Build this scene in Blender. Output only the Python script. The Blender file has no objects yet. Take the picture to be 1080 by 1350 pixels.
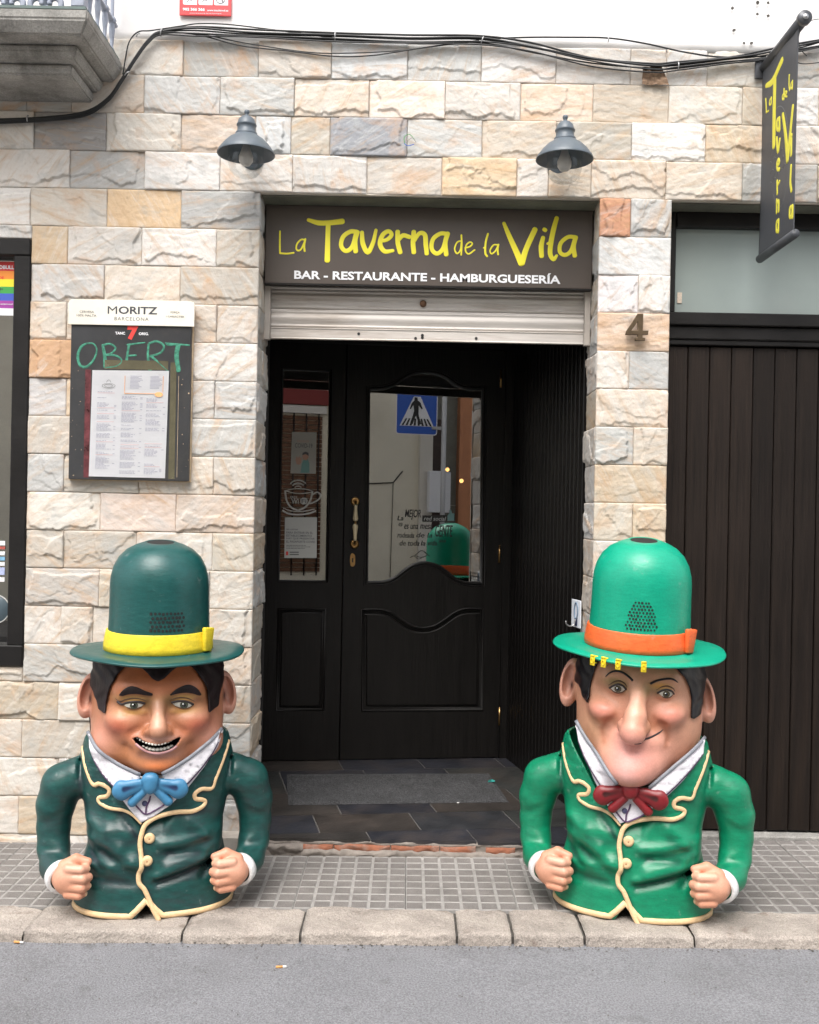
import bpy, bmesh, math, random
import numpy as np
from mathutils import Vector, Matrix
from mathutils.bvhtree import BVHTree
random.seed(7); np.random.seed(7)
SC = bpy.context.scene
COL = SC.collection
R = math.radians

# ------------------------------------------------------------------ camera
F, TH, CAMY, CAMZ = 1332.0, R(1.1), -4.0, 1.28
cam = bpy.data.cameras.new('camera'); co = bpy.data.objects.new('camera', cam); COL.objects.link(co)
cam.sensor_fit = 'HORIZONTAL'; cam.sensor_width = 36.0; cam.lens = 36.0*F/1080.0
cam.clip_start = .05; cam.clip_end = 400
ct, st = math.cos(TH), math.sin(TH)
co.matrix_world = Matrix(((ct, -st, 0, 0), (0, 0, -1, CAMY), (st, ct, 0, CAMZ), (0, 0, 0, 1)))
SC.camera = co
# ------------------------------------------------------------------ light
SUN_EL, SUN_AZ = 58.0, 196.0       # high, behind the photographer and a little to the left
wd = bpy.data.worlds.new('World'); SC.world = wd; wd.use_nodes = True
nt = wd.node_tree; nt.nodes.clear()
sky = nt.nodes.new('ShaderNodeTexSky'); sky.sky_type = 'NISHITA'; sky.sun_disc = False
sky.sun_elevation = R(SUN_EL); sky.sun_rotation = R(SUN_AZ); sky.dust_density = 4.0; sky.ozone_density = 1.0
hs = nt.nodes.new('ShaderNodeHueSaturation'); hs.inputs['Saturation'].default_value = .30
bg = nt.nodes.new('ShaderNodeBackground'); bg.inputs['Strength'].default_value = .15
wo = nt.nodes.new('ShaderNodeOutputWorld')
nt.links.new(sky.outputs[0], hs.inputs['Color']); nt.links.new(hs.outputs[0], bg.inputs[0]); nt.links.new(bg.outputs[0], wo.inputs[0])
sl = bpy.data.lights.new('sun', 'SUN'); sl.energy = 1.0; sl.angle = R(40); sl.color = (1, .96, .9)
so = bpy.data.objects.new('sun', sl); COL.objects.link(so)
sdir = Vector((math.sin(R(SUN_AZ))*math.cos(R(SUN_EL)), math.cos(R(SUN_AZ))*math.cos(R(SUN_EL)), math.sin(R(SUN_EL))))
so.rotation_euler = sdir.to_track_quat('Z', 'Y').to_euler()
so.location = sdir*20
vs = SC.view_settings; vs.view_transform = 'Standard'; vs.look = 'None'; vs.gamma = 1; vs.use_curve_mapping = False
vs.exposure = 1.22
SC.cycles.max_bounces = 8; SC.cycles.transparent_max_bounces = 12
SC.cycles.use_denoising = True

# ------------------------------------------------------------------ measuring helpers
def ray(px, py):
    dx, dy = (px-540)/F, (675-py)/F
    return Vector((dx*ct-dy*st, 1.0, dx*st+dy*ct))
def W(px, py, Y=0.0):
    r = ray(px, py); t = Y-CAMY
    return Vector((r.x*t, Y, CAMZ+r.z*t))
def WX(px, py, X):
    r = ray(px, py); t = X/r.x
    return Vector((X, CAMY+t, CAMZ+r.z*t))
def WP(px, py, P, n):
    r = ray(px, py); c = Vector((0, CAMY, CAMZ)); t = (P-c).dot(n)/r.dot(n)
    return c+r*t

# ------------------------------------------------------------------ noise
_rng = np.random.RandomState(3); _lat = _rng.rand(64, 64).astype(np.float32)*2-1
def vnoise(x, y):
    xi = np.floor(x).astype(int); yi = np.floor(y).astype(int); fx = x-xi; fy = y-yi
    fx = fx*fx*(3-2*fx); fy = fy*fy*(3-2*fy)
    a = _lat[xi % 64, yi % 64]; b = _lat[(xi+1) % 64, yi % 64]; c = _lat[xi % 64, (yi+1) % 64]; d = _lat[(xi+1) % 64, (yi+1) % 64]
    return (a*(1-fx)+b*fx)*(1-fy)+(c*(1-fx)+d*fx)*fy
def fbm(x, y, o=4):
    s = 0; a = 1.0
    for i in range(o):
        s = s+a*vnoise(x+17.3*i, y+9.1*i); x = x*2.03; y = y*2.03; a *= .5
    return s

# ------------------------------------------------------------------ objects
def props(o, label=None, cat=None, group=None, kind=None):
    if label: o['label'] = label
    if cat: o['category'] = cat
    if group: o['group'] = group
    if kind: o['kind'] = kind
    return o
def empty(name, loc=(0, 0, 0), **k):
    o = bpy.data.objects.new(name, None); COL.objects.link(o); o.location = loc; o.empty_display_size = .1
    return props(o, **k)
def mkmesh(name, v, f, smooth=False):
    v = np.asarray(v, dtype=np.float32); me = bpy.data.meshes.new(name)
    if isinstance(f, np.ndarray):
        n, k = f.shape
        me.vertices.add(len(v)); me.vertices.foreach_set('co', v.ravel())
        me.loops.add(n*k); me.loops.foreach_set('vertex_index', f.ravel().astype(np.int32))
        me.polygons.add(n); me.polygons.foreach_set('loop_start', np.arange(0, n*k, k, dtype=np.int32))
        me.update(calc_edges=True)
    else:
        me.from_pydata([tuple(map(float, q)) for q in v], [], f); me.update()
    if smooth: me.polygons.foreach_set('use_smooth', [True]*len(me.polygons))
    return me
def link(name, me, m=None, parent=None, **k):
    o = bpy.data.objects.new(name, me); COL.objects.link(o)
    if m is not None and not me.materials: me.materials.append(m)
    if parent is not None: o.parent = parent
    return props(o, **k)
def bmfin(name, bm, m, parent=None, smooth=False, **k):
    me = bpy.data.meshes.new(name); bmesh.ops.recalc_face_normals(bm, faces=bm.faces[:]); bm.to_mesh(me); bm.free()
    if smooth: me.polygons.foreach_set('use_smooth', [True]*len(me.polygons))
    return link(name, me, m, parent, **k)
def bx(bm, x0, x1, y0, y1, z0, z1, bev=0.0, seg=1, mat=None):
    r = bmesh.ops.create_cube(bm, size=1.0); vs_ = r['verts']
    for q in vs_:
        q.co = Vector((x0+(q.co.x+.5)*(x1-x0), y0+(q.co.y+.5)*(y1-y0), z0+(q.co.z+.5)*(z1-z0)))
    if bev > 0:
        es = list({e for q in vs_ for e in q.link_edges})
        rr = bmesh.ops.bevel(bm, geom=es, offset=bev, segments=seg, affect='EDGES', profile=.5)
        vs_ = list({q for f in rr['faces'] for q in f.verts} | {q for q in vs_ if q.is_valid})
    if mat is not None:
        for q in vs_: q.co = mat @ q.co
    return vs_
def box(name, x0, x1, y0, y1, z0, z1, m, parent=None, bev=0.0, mat=None, **k):
    bm = bmesh.new(); bx(bm, x0, x1, y0, y1, z0, z1, bev, mat=mat); return bmfin(name, bm, m, parent, **k)
def catmull(P, n=6, closed=False):
    P = [np.array(p, dtype=float) for p in P]; out = []
    m = len(P)
    if m < 3 and not closed:
        return [P[0]+(P[1]-P[0])*i/n for i in range(n+1)]
    rng = range(m) if closed else range(m-1)
    for i in rng:
        p1, p2 = P[i], P[(i+1) % m]
        p0 = P[(i-1) % m] if (closed or i > 0) else 2*p1-p2
        p3 = P[(i+2) % m] if (closed or i+2 < m) else 2*p2-p1
        for j in range(n):
            t = j/n
            out.append(.5*((2*p1)+(p2-p0)*t+(2*p0-5*p1+4*p2-p3)*t*t+(-p0+3*p1-3*p2+p3)*t**3))
    if not closed: out.append(P[-1])
    return out
def tube(bm, pts, r, seg=8, cap=True, closed=False, flat=None):
    """round tube; r number or list; flat=(normal, factor) squashes along a normal"""
    pts = [Vector(p) for p in pts]; n = len(pts)
    rs = [r]*n if not hasattr(r, '__len__') else list(r)
    rings = []; up = None
    for i in range(n):
        if closed: d = pts[(i+1) % n]-pts[i-1]
        else: d = pts[min(i+1, n-1)]-pts[max(i-1, 0)]
        if d.length < 1e-9: d = Vector((0, 0, 1))
        d.normalize()
        if flat is not None:
            nn = Vector(flat[0]); s = d.cross(nn)
            if s.length < 1e-6: s = d.orthogonal()
            s.normalize(); nn = s.cross(d).normalized()
            a, b, fb = s, nn, flat[1]
        else:
            if up is None: up = d.orthogonal().normalized()
            up = (up-d*up.dot(d))
            if up.length < 1e-6: up = d.orthogonal()
            up.normalize(); a, b, fb = up, d.cross(up), 1.0
        rings.append([bm.verts.new(pts[i]+a*(rs[i]*math.cos(2*math.pi*j/seg))+b*(rs[i]*fb*math.sin(2*math.pi*j/seg))) for j in range(seg)])
    for i in range(n if closed else n-1):
        A, B = rings[i], rings[(i+1) % n]
        for j in range(seg):
            bm.faces.new((A[j], A[(j+1) % seg], B[(j+1) % seg], B[j]))
    if cap and not closed:
        bm.faces.new(rings[0]); bm.faces.new(rings[-1])
def tubeobj(name, pts, r, m, parent=None, seg=8, closed=False, flat=None, **k):
    bm = bmesh.new(); tube(bm, pts, r, seg, closed=closed, flat=flat); return bmfin(name, bm, m, parent, True, **k)
def lathe(bm, prof, seg=40, mat=None, cap=False):
    rings = []
    for (r, z) in prof:
        if r < 1e-6: rings.append([bm.verts.new((0, 0, z))])
        else: rings.append([bm.verts.new((r*math.cos(2*math.pi*j/seg), r*math.sin(2*math.pi*j/seg), z)) for j in range(seg)])
    for A, B in zip(rings, rings[1:]):
        for j in range(seg):
            j2 = (j+1) % seg
            if len(A) == 1 and len(B) == 1: continue
            if len(A) == 1: bm.faces.new((A[0], B[j2], B[j]))
            elif len(B) == 1: bm.faces.new((A[j], A[j2], B[0]))
            else: bm.faces.new((A[j], A[j2], B[j2], B[j]))
    if mat is not None:
        for ring in rings:
            for q in ring: q.co = mat @ q.co
def latheobj(name, prof, m, parent=None, seg=40, mat=None, **k):
    bm = bmesh.new(); lathe(bm, prof, seg, mat); return bmfin(name, bm, m, parent, True, **k)
def polyfill(loops, depth=0.0, bevel=0.0):
    """2D loops (outer + holes) filled in XY; extruded +-depth, rounded edges"""
    cu = bpy.data.curves.new('t', 'CURVE'); cu.dimensions = '2D'; cu.fill_mode = 'BOTH'
    for L in loops:
        s = cu.splines.new('POLY'); s.points.add(len(L)-1); s.use_cyclic_u = True
        for i, p in enumerate(L): s.points[i].co = (p[0], p[1], 0, 1)
    cu.extrude = depth; cu.bevel_depth = bevel; cu.bevel_resolution = 1
    o = bpy.data.objects.new('t', cu); COL.objects.link(o)
    dg = bpy.context.evaluated_depsgraph_get(); dg.update()
    me = bpy.data.meshes.new_from_object(o.evaluated_get(dg))
    bpy.data.objects.remove(o); bpy.data.curves.remove(cu); me.materials.clear()
    return me
def textmesh(s, size=1.0, off=0.0, ext=0.0, shear=0.0, sx=1.0, space=1.0):
    cu = bpy.data.curves.new('t', 'FONT'); cu.body = s; cu.size = size; cu.align_x = 'CENTER'; cu.align_y = 'CENTER'
    cu.offset = off; cu.extrude = ext; cu.shear = shear; cu.resolution_u = 3; cu.space_character = space
    o = bpy.data.objects.new('t', cu); COL.objects.link(o); dg = bpy.context.evaluated_depsgraph_get(); dg.update()
    me = bpy.data.meshes.new_from_object(o.evaluated_get(dg)); bpy.data.objects.remove(o); bpy.data.curves.remove(cu); me.materials.clear()
    if len(me.vertices):
        a = np.empty(len(me.vertices)*3, dtype=np.float32); me.vertices.foreach_get('co', a); a = a.reshape(-1, 3)
        a[:, 0] = (a[:, 0]-(a[:, 0].min()+a[:, 0].max())/2)*sx; a[:, 1] -= (a[:, 1].min()+a[:, 1].max())/2
        me.vertices.foreach_set('co', a.ravel()); me.update()
    return me
def dims(me):
    a = np.empty(len(me.vertices)*3, dtype=np.float32); me.vertices.foreach_get('co', a); a = a.reshape(-1, 3)
    return a.max(0)-a.min(0)
def fittext(s, width, height, off=0.0, ext=.0008, shear=0.0, space=1.0):
    me = textmesh(s, 1.0, off, 0, shear, 1.0, space); d = dims(me); kx, ky = width/d[0], height/d[1]
    me2 = textmesh(s, 1.0, off, ext/ky, shear, 1.0, space)
    me2.transform(Matrix.Diagonal((kx, ky, ky, 1))); return me2
FRONT = Matrix.Rotation(math.pi/2, 4, 'X')
def joinmeshes(name, items, m, parent=None, **k):
    bm = bmesh.new()
    for me, mat in items:
        n0 = len(bm.verts); bm.from_mesh(me); bm.verts.ensure_lookup_table()
        for q in bm.verts[n0:]: q.co = mat @ q.co
        bpy.data.meshes.remove(me)
    me = bpy.data.meshes.new(name); bm.to_mesh(me); bm.free(); return link(name, me, m, parent, **k)

# ------------------------------------------------------------------ materials
def nodes(m): return m.node_tree.nodes, m.node_tree.links
def mat(name, col=(.5, .5, .5), rough=.6, metal=0.0, spec=.5, var=.0, vscale=8.0, bump=0.0, bscale=60.0, dirt=None, dscale=3.0, damt=.5, attr=None, objcol=False, coat=0.0, stretch=(1, 1, 1), coord='Object', speck=0.0, sscale=300.0, blot=None, rnd=0.0):
    m = bpy.data.materials.new(name); m.use_nodes = True; N, L = nodes(m); b = N['Principled BSDF']
    b.inputs['Roughness'].default_value = rough; b.inputs['Metallic'].default_value = metal
    b.inputs['Specular IOR Level'].default_value = spec; b.inputs['Coat Weight'].default_value = coat; b.inputs['Coat Roughness'].default_value = .15
    tc = N.new('ShaderNodeTexCoord'); mp = N.new('ShaderNodeMapping'); mp.inputs['Scale'].default_value = stretch
    L.new(tc.outputs[coord], mp.inputs[0]); vec = mp.outputs[0]
    if attr:
        a = N.new('ShaderNodeAttribute'); a.attribute_name = attr; c = a.outputs['Color']
    elif objcol:
        a = N.new('ShaderNodeObjectInfo'); c = a.outputs['Color']
    else:
        a = N.new('ShaderNodeRGB'); a.outputs[0].default_value = (*col, 1); c = a.outputs[0]
    if var > 0:
        n = N.new('ShaderNodeTexNoise'); n.inputs['Scale'].default_value = vscale; n.inputs['Detail'].default_value = 6; n.inputs['Roughness'].default_value = .65
        L.new(vec, n.inputs['Vector'])
        mr = N.new('ShaderNodeMapRange'); mr.inputs[1].default_value = .3; mr.inputs[2].default_value = .7; mr.inputs[3].default_value = 1-var; mr.inputs[4].default_value = 1+var
        L.new(n.outputs[0], mr.inputs[0])
        mx = N.new('ShaderNodeVectorMath'); mx.operation = 'SCALE'; L.new(c, mx.inputs[0]); L.new(mr.outputs[0], mx.inputs['Scale']); c = mx.outputs[0]
        rr = N.new('ShaderNodeMapRange'); rr.inputs[3].default_value = max(.02, rough-.12); rr.inputs[4].default_value = min(1, rough+.12)
        L.new(n.outputs[0], rr.inputs[0]); L.new(rr.outputs[0], b.inputs['Roughness'])
    if dirt:
        n = N.new('ShaderNodeTexNoise'); n.inputs['Scale'].default_value = dscale; n.inputs['Detail'].default_value = 8; n.inputs['Roughness'].default_value = .7
        L.new(vec, n.inputs['Vector'])
        mr = N.new('ShaderNodeMapRange'); mr.inputs[1].default_value = .48; mr.inputs[2].default_value = .72; mr.inputs[3].default_value = 0; mr.inputs[4].default_value = damt
        L.new(n.outputs[0], mr.inputs[0])
        mx = N.new('ShaderNodeMix'); mx.data_type = 'RGBA'; L.new(mr.outputs[0], mx.inputs[0]); L.new(c, mx.inputs[6]); mx.inputs[7].default_value = (*dirt, 1); c = mx.outputs[2]
    if rnd > 0:
        oi = N.new('ShaderNodeObjectInfo'); mr = N.new('ShaderNodeMapRange'); mr.inputs[3].default_value = 1-rnd; mr.inputs[4].default_value = 1+rnd; L.new(oi.outputs['Random'], mr.inputs[0])
        mx = N.new('ShaderNodeVectorMath'); mx.operation = 'SCALE'; L.new(c, mx.inputs[0]); L.new(mr.outputs[0], mx.inputs['Scale']); c = mx.outputs[0]
    if blot:
        n = N.new('ShaderNodeTexNoise'); n.inputs['Scale'].default_value = blot[1]; n.inputs['Detail'].default_value = 5; n.inputs['Roughness'].default_value = .55
        L.new(tc.outputs[coord], n.inputs['Vector'])
        mr = N.new('ShaderNodeMapRange'); mr.inputs[1].default_value = blot[3]; mr.inputs[2].default_value = blot[3]+.10; mr.inputs[3].default_value = 0; mr.inputs[4].default_value = blot[2]
        L.new(n.outputs[0], mr.inputs[0])
        mx = N.new('ShaderNodeMix'); mx.data_type = 'RGBA'; L.new(mr.outputs[0], mx.inputs[0]); L.new(c, mx.inputs[6]); mx.inputs[7].default_value = (*blot[0], 1); c = mx.outputs[2]
    if speck > 0:
        n = N.new('ShaderNodeTexNoise'); n.inputs['Scale'].default_value = sscale; n.inputs['Detail'].default_value = 3; n.inputs['Roughness'].default_value = .8
        L.new(tc.outputs[coord], n.inputs['Vector'])
        mr = N.new('ShaderNodeMapRange'); mr.inputs[1].default_value = .35; mr.inputs[2].default_value = .65; mr.inputs[3].default_value = 1-speck; mr.inputs[4].default_value = 1+speck
        L.new(n.outputs[0], mr.inputs[0])
        mx = N.new('ShaderNodeVectorMath'); mx.operation = 'SCALE'; L.new(c, mx.inputs[0]); L.new(mr.outputs[0], mx.inputs['Scale']); c = mx.outputs[0]
    L.new(c, b.inputs['Base Color'])
    if bump > 0:
        n = N.new('ShaderNodeTexNoise'); n.inputs['Scale'].default_value = bscale; n.inputs['Detail'].default_value = 8; n.inputs['Roughness'].default_value = .6
        L.new(vec, n.inputs['Vector'])
        bp = N.new('ShaderNodeBump'); bp.inputs['Strength'].default_value = bump; bp.inputs['Distance'].default_value = .01
        L.new(n.outputs[0], bp.inputs['Height']); L.new(bp.outputs[0], b.inputs['Normal'])
    return m
def emis(name, col, s):
    m = bpy.data.materials.new(name); m.use_nodes = True; b = m.node_tree.nodes['Principled BSDF']
    b.inputs['Base Color'].default_value = (*col, 1); b.inputs['Emission Color'].default_value = (*col, 1); b.inputs['Emission Strength'].default_value = s
    return m
def glass(name, refl=.12, tint=(.75, .78, .76), rough=.0):
    m = bpy.data.materials.new(name); m.use_nodes = True; N, L = nodes(m); N.clear()
    o = N.new('ShaderNodeOutputMaterial'); t = N.new('ShaderNodeBsdfTransparent'); t.inputs[0].default_value = (*tint, 1)
    g = N.new('ShaderNodeBsdfGlossy'); g.inputs['Roughness'].default_value = rough
    fr = N.new('ShaderNodeFresnel'); fr.inputs[0].default_value = 1.5
    ad = N.new('ShaderNodeMath'); ad.operation = 'MULTIPLY_ADD'; ad.inputs[1].default_value = 1.4; ad.inputs[2].default_value = refl-.05; ad.use_clamp = True
    L.new(fr.outputs[0], ad.inputs[0])
    mx = N.new('ShaderNodeMixShader'); L.new(ad.outputs[0], mx.inputs[0]); L.new(t.outputs[0], mx.inputs[1]); L.new(g.outputs[0], mx.inputs[2]); L.new(mx.outputs[0], o.inputs[0])
    return m
# ------------------------------------------------------------------ material set
def stone_mat():
    m = bpy.data.materials.new('split stone'); m.use_nodes = True; N, L = nodes(m); b = N['Principled BSDF']
    b.inputs['Roughness'].default_value = .8; b.inputs['Specular IOR Level'].default_value = .35
    oi = N.new('ShaderNodeObjectInfo'); tc = N.new('ShaderNodeTexCoord')
    off = N.new('ShaderNodeVectorMath'); off.operation = 'MULTIPLY_ADD'
    cmb = N.new('ShaderNodeCombineXYZ'); 
    for i in range(3): L.new(oi.outputs['Random'], cmb.inputs[i])
    L.new(cmb.outputs[0], off.inputs[0]); off.inputs[1].default_value = (37, 91, 53); L.new(tc.outputs['Object'], off.inputs[2])
    rot = N.new('ShaderNodeVectorRotate'); rot.rotation_type = 'Y_AXIS'; 
    ra = N.new('ShaderNodeMath'); ra.operation = 'MULTIPLY_ADD'; ra.inputs[1].default_value = 2.6; ra.inputs[2].default_value = -1.3; L.new(oi.outputs['Random'], ra.inputs[0])
    L.new(off.outputs[0], rot.inputs['Vector']); L.new(ra.outputs[0], rot.inputs['Angle'])
    mp = N.new('ShaderNodeMapping'); mp.inputs['Scale'].default_value = (4, 9, 26); L.new(rot.outputs[0], mp.inputs[0])
    def noise(vec, s, d=6, r=.6, dist=0):
        n = N.new('ShaderNodeTexNoise'); n.inputs['Scale'].default_value = s; n.inputs['Detail'].default_value = d; n.inputs['Roughness'].default_value = r; n.inputs['Distortion'].default_value = dist
        L.new(vec, n.inputs['Vector']); return n.outputs[0]
    def rng(v, a, b_, c, d):
        r = N.new('ShaderNodeMapRange'); r.inputs[1].default_value = a; r.inputs[2].default_value = b_; r.inputs[3].default_value = c; r.inputs[4].default_value = d; L.new(v, r.inputs[0]); return r.outputs[0]
    def mixc(f, a, col):
        x = N.new('ShaderNodeMix'); x.data_type = 'RGBA'; L.new(f, x.inputs[0]); L.new(a, x.inputs[6])
        x.inputs[7].default_value = (*col, 1); return x.outputs[2]
    c = oi.outputs['Color']
    streak = noise(mp.outputs[0], 1.2, 8, .68, .6)
    blot = noise(off.outputs[0], 9, 7, .62, .4)
    fine = noise(off.outputs[0], 70, 6, .7)
    c = mixc(rng(streak, .50, .72, 0, .66), c, (.49, .31, .16))      # rust and ochre seams
    c = mixc(rng(streak, .46, .28, 0, .55), c, (.70, .68, .65))      # pale quartz layers
    c = mixc(rng(blot, .54, .74, 0, .62), c, (.55, .34, .20))
    c = mixc(rng(blot, .46, .28, 0, .60), c, (.40, .41, .40))
    c = mixc(rng(fine, .58, .72, 0, .35), c, (.30, .24, .19))
    L.new(c, b.inputs['Base Color'])
    ad = N.new('ShaderNodeMath'); ad.operation = 'ADD'; L.new(streak, ad.inputs[0]); L.new(fine, ad.inputs[1])
    bp = N.new('ShaderNodeBump'); bp.inputs['Strength'].default_value = .45; bp.inputs['Distance'].default_value = .006
    L.new(ad.outputs[0], bp.inputs['Height']); L.new(bp.outputs[0], b.inputs['Normal'])
    return m
M_stone = stone_mat()
M_mortar = mat('mortar', (.56, .50, .43), .9, var=.2, bump=.4)
M_plaster = mat('white plaster', (.80, .785, .77), .85, var=.04, vscale=3, bump=.25, bscale=14, dirt=(.62, .52, .48), dscale=1.3, damt=.18)
M_concrete = mat('weathered concrete', (.30, .29, .27), .92, var=.3, vscale=6, bump=.6, bscale=50, dirt=(.075, .072, .06), dscale=4, damt=.9, stretch=(1, 1, .5), speck=.2, sscale=160, blot=((.42, .40, .37), 7, .6, .58))
M_road = mat('asphalt', (.222, .223, .236), .9, var=.10, vscale=2.2, bump=.8, bscale=190, dirt=(.115, .112, .113), dscale=1.2, damt=.6, speck=.34, sscale=170, blot=((.085, .08, .08), 5.5, .6, .64))
M_tile = mat('paving', (.172, .158, .148), .85, var=.22, vscale=9, bump=.5, bscale=80, dirt=(.14, .13, .125), dscale=2.0, damt=.65, coord='Object', speck=.24, sscale=260, rnd=.16, blot=((.085, .078, .072), 26, .7, .66))
M_grout = mat('dusty grout', (.285, .272, .258), .95, var=.2, vscale=20, dirt=(.17, .16, .15), dscale=3, damt=.75, rnd=.14)
M_kerb = mat('kerb stone', (.375, .33, .29), .88, var=.22, vscale=7, bump=1.0, bscale=70, dirt=(.19, .165, .145), dscale=5.0, damt=.6, speck=.30, sscale=240, blot=((.16, .12, .095), 13, .6, .60))
M_darkjoint = mat('dark joint', (.085, .077, .068), .95, var=.45, vscale=30, bump=.8, bscale=60)
M_soffit = mat('mossy lintel', (.13, .13, .10), .9, var=.3, vscale=10, bump=.4)
M_wood = mat('black stained wood', (.0065, .0055, .0050), .42, spec=.28, var=.3, vscale=3, stretch=(14, 14, 1.0), bump=.22, bscale=8)
M_plank = mat('dark brown planks', (.0115, .0075, .0056), .5, spec=.25, var=.55, vscale=2.4, stretch=(22, 22, .9), bump=.35, bscale=6, dirt=(.024, .015, .010), dscale=1.5, damt=.7, rnd=.30)
M_frame = mat('black painted frame', (.009, .008, .0078), .46, spec=.3, var=.25, vscale=6, bump=.15, bscale=30)
M_void = mat('dark interior', (.014, .012, .011), .8, var=.2)
M_slate = mat('slate tiles', (.045, .046, .052), .45, var=.35, vscale=7, bump=.4, bscale=30, dirt=(.085, .07, .06), dscale=3, damt=.55)
M_brick = mat('broken brick', (.27, .10, .055), .9, var=.3, vscale=12, bump=.7, bscale=40, dirt=(.27, .24, .21), dscale=9, damt=.9)
M_rubble = mat('rough mortar', (.23, .20, .175), .95, var=.35, vscale=14, bump=1.0, bscale=30)
M_alu = mat('dull aluminium', (.58, .54, .50), .48, metal=.25, var=.10, vscale=8, stretch=(1, 6, 14), dirt=(.26, .20, .15), dscale=2.2, damt=.75)
M_steel = mat('steel', (.5, .5, .5), .35, metal=1)
M_black = mat('black', (.008, .008, .008), .6)
M_glassdoor = glass('door glass', .31, (.55, .56, .54))
M_frost = mat('frosted pane', (.27, .315, .30), .42, spec=.5, var=.07, vscale=2, dirt=(.33, .35, .34), dscale=1.4, damt=.35)

# ------------------------------------------------------------------ ground
def gz(x): return -.035+.010*x
road = empty('road', kind='structure')
def sheet(name, x0, x1, y0, y1, z0, nx, ny, amp, m, parent=None, **k):
    X, Y = np.meshgrid(np.linspace(x0, x1, nx+1), np.linspace(y0, y1, ny+1), indexing='ij')
    Z = z0+.010*np.clip(X, -4, 4)+amp*fbm(X*3, Y*3, 3)
    v = np.stack([X, Y, Z], -1).reshape(-1, 3); i = np.arange((nx+1)*(ny+1)).reshape(nx+1, ny+1)
    f = np.stack([i[:-1, :-1], i[1:, :-1], i[1:, 1:], i[:-1, 1:]], -1).reshape(-1, 4)
    return link(name, mkmesh(name, v, f, True), m, parent, **k)
bpy.data.objects.remove(road)
sheet('road', -60, 60, -60, 3, -.20, 12, 12, 0, M_mortar, kind='structure').name = 'ground'
sheet('road', -30, 30, -6.0, -.80, -.072, 300, 60, .003, M_road, kind='structure')
# kerb: worn stones with a rounded nose
KY0, KY1 = -.848, -.655
kerb = empty('kerb', (0, 0, 0), kind='structure')
kx = [-2.75, -2.05] + [W(p, 1215, -.75).x for p in (45, 248, 400, 601, 672, 765, 905)] + [1.72, 2.4, 3.1]
for a, b in zip(kx, kx[1:]):
    n = max(6, int((b-a)/.02)); g = .002+.0055*random.random()
    prof = []
    hh = gz((a+b)/2)+random.uniform(-.002, .003); bot = -.085+.01*(a+b)/2
    for j in range(9): # top back to front, then nose
        t = j/8; prof.append((KY1-.004-(KY1-KY0-.022)*t, hh+.001*math.sin(3*t)))
    for j in range(1, 6):
        q = j/5*math.pi/2; prof.append((KY0+.018-.018*math.sin(q)-.0, hh-.014+.014*math.cos(q)))
    prof.append((KY0-.006, bot))
    seed = random.random()*40; V = []; 
    for i in range(n+1):
        u = i/n; x = a+g+(b-a-2*g)*u; e = min(u, 1-u)*n*.02
        rd = .008*math.exp(-e/.012)
        for (y, z) in prof:
            nz = float(vnoise(np.array(x*22+seed), np.array((y-z)*30)))*.0045+float(vnoise(np.array(x*75+seed), np.array((y-z)*80)))*.0016
            V.append((x, y+nz*.8+(rd*.5 if y < KY0+.03 else 0), z-rd+nz*(1 if z > bot+.01 else 0)))
    m_ = len(prof); Fs = [(i*m_+j, i*m_+j+1, (i+1)*m_+j+1, (i+1)*m_+j) for i in range(n) for j in range(m_-1)]
    Fs += [tuple(range(m_)), tuple(n*m_+j for j in range(m_))[::-1]]
    o = link('kerb_stone', mkmesh('kerb_stone', V, Fs, True), M_kerb, kerb)
box('kerb_bed', -2.75, 3.1, KY0+.016, KY1+.01, -.13, -.049, M_darkjoint, kerb, mat=Matrix.Rotation(-math.atan(.010), 4, 'Y'))
# grit and flecks washed into the gutter
bm = bmesh.new(); gr = random.Random(9)
for q in range(520):
    x = gr.uniform(-1.7, 1.7); d = abs(gr.gauss(0, .020)) if q < 380 else gr.uniform(0, .45); y = KY0-.004-d; r = gr.uniform(.0010, .0030)*(1 if q < 380 else .8)
    bmesh.ops.create_icosphere(bm, subdivisions=1, radius=r, matrix=Matrix.Translation((x, y, -.071+.01*x+.0035)) @ Matrix.Rotation(gr.uniform(0, 3), 4, 'Z') @ Matrix.Diagonal((gr.uniform(.8, 2.2), 1, .55, 1)))
bmfin('grit', bm, mat('grit', (.11, .10, .088), .9, var=.6, vscale=3), None, False, kind='stuff', label='dark grit and flecks washed along the foot of the kerb', cat='grit')
# pavement: concrete tiles of six by six raised cells
pav = empty('pavement', (0, 0, 0), kind='structure')
TS, NC = .3735, 6
def tile_mesh():
    bm = bmesh.new(); c = TS/NC
    bx(bm, .001, TS-.001, .001, TS-.001, -.03, -.0030)
    for i in range(NC):
        for j in range(NC):
            gx0 = .0042 if i else .0025; gx1 = .0042 if i < NC-1 else .0025; gy = .0036
            x0, x1, y0, y1 = i*c+gx0, (i+1)*c-gx1, j*c+gy, (j+1)*c-gy; e = .002
            lo = [bm.verts.new(p) for p in ((x0, y0, -.0030), (x1, y0, -.0030), (x1, y1, -.0030), (x0, y1, -.0030))]
            hi = [bm.verts.new(p) for p in ((x0+e, y0+e, 0), (x1-e, y0+e, 0), (x1-e, y1-e, 0), (x0+e, y1-e, 0))]
            f = bm.faces.new(hi); f.material_index = 1
            for k in range(4):
                f = bm.faces.new((lo[k], lo[(k+1) % 4], hi[(k+1) % 4], hi[k])); f.material_index = 0
    me = bpy.data.meshes.new('paving_tile'); bm.to_mesh(me); bm.free(); me.materials.append(M_grout); me.materials.append(M_tile); return me
tm = tile_mesh(); slope = Matrix.Rotation(-math.atan(.010), 4, 'Y')
xj = W(535, 1165, -.45).x
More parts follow.
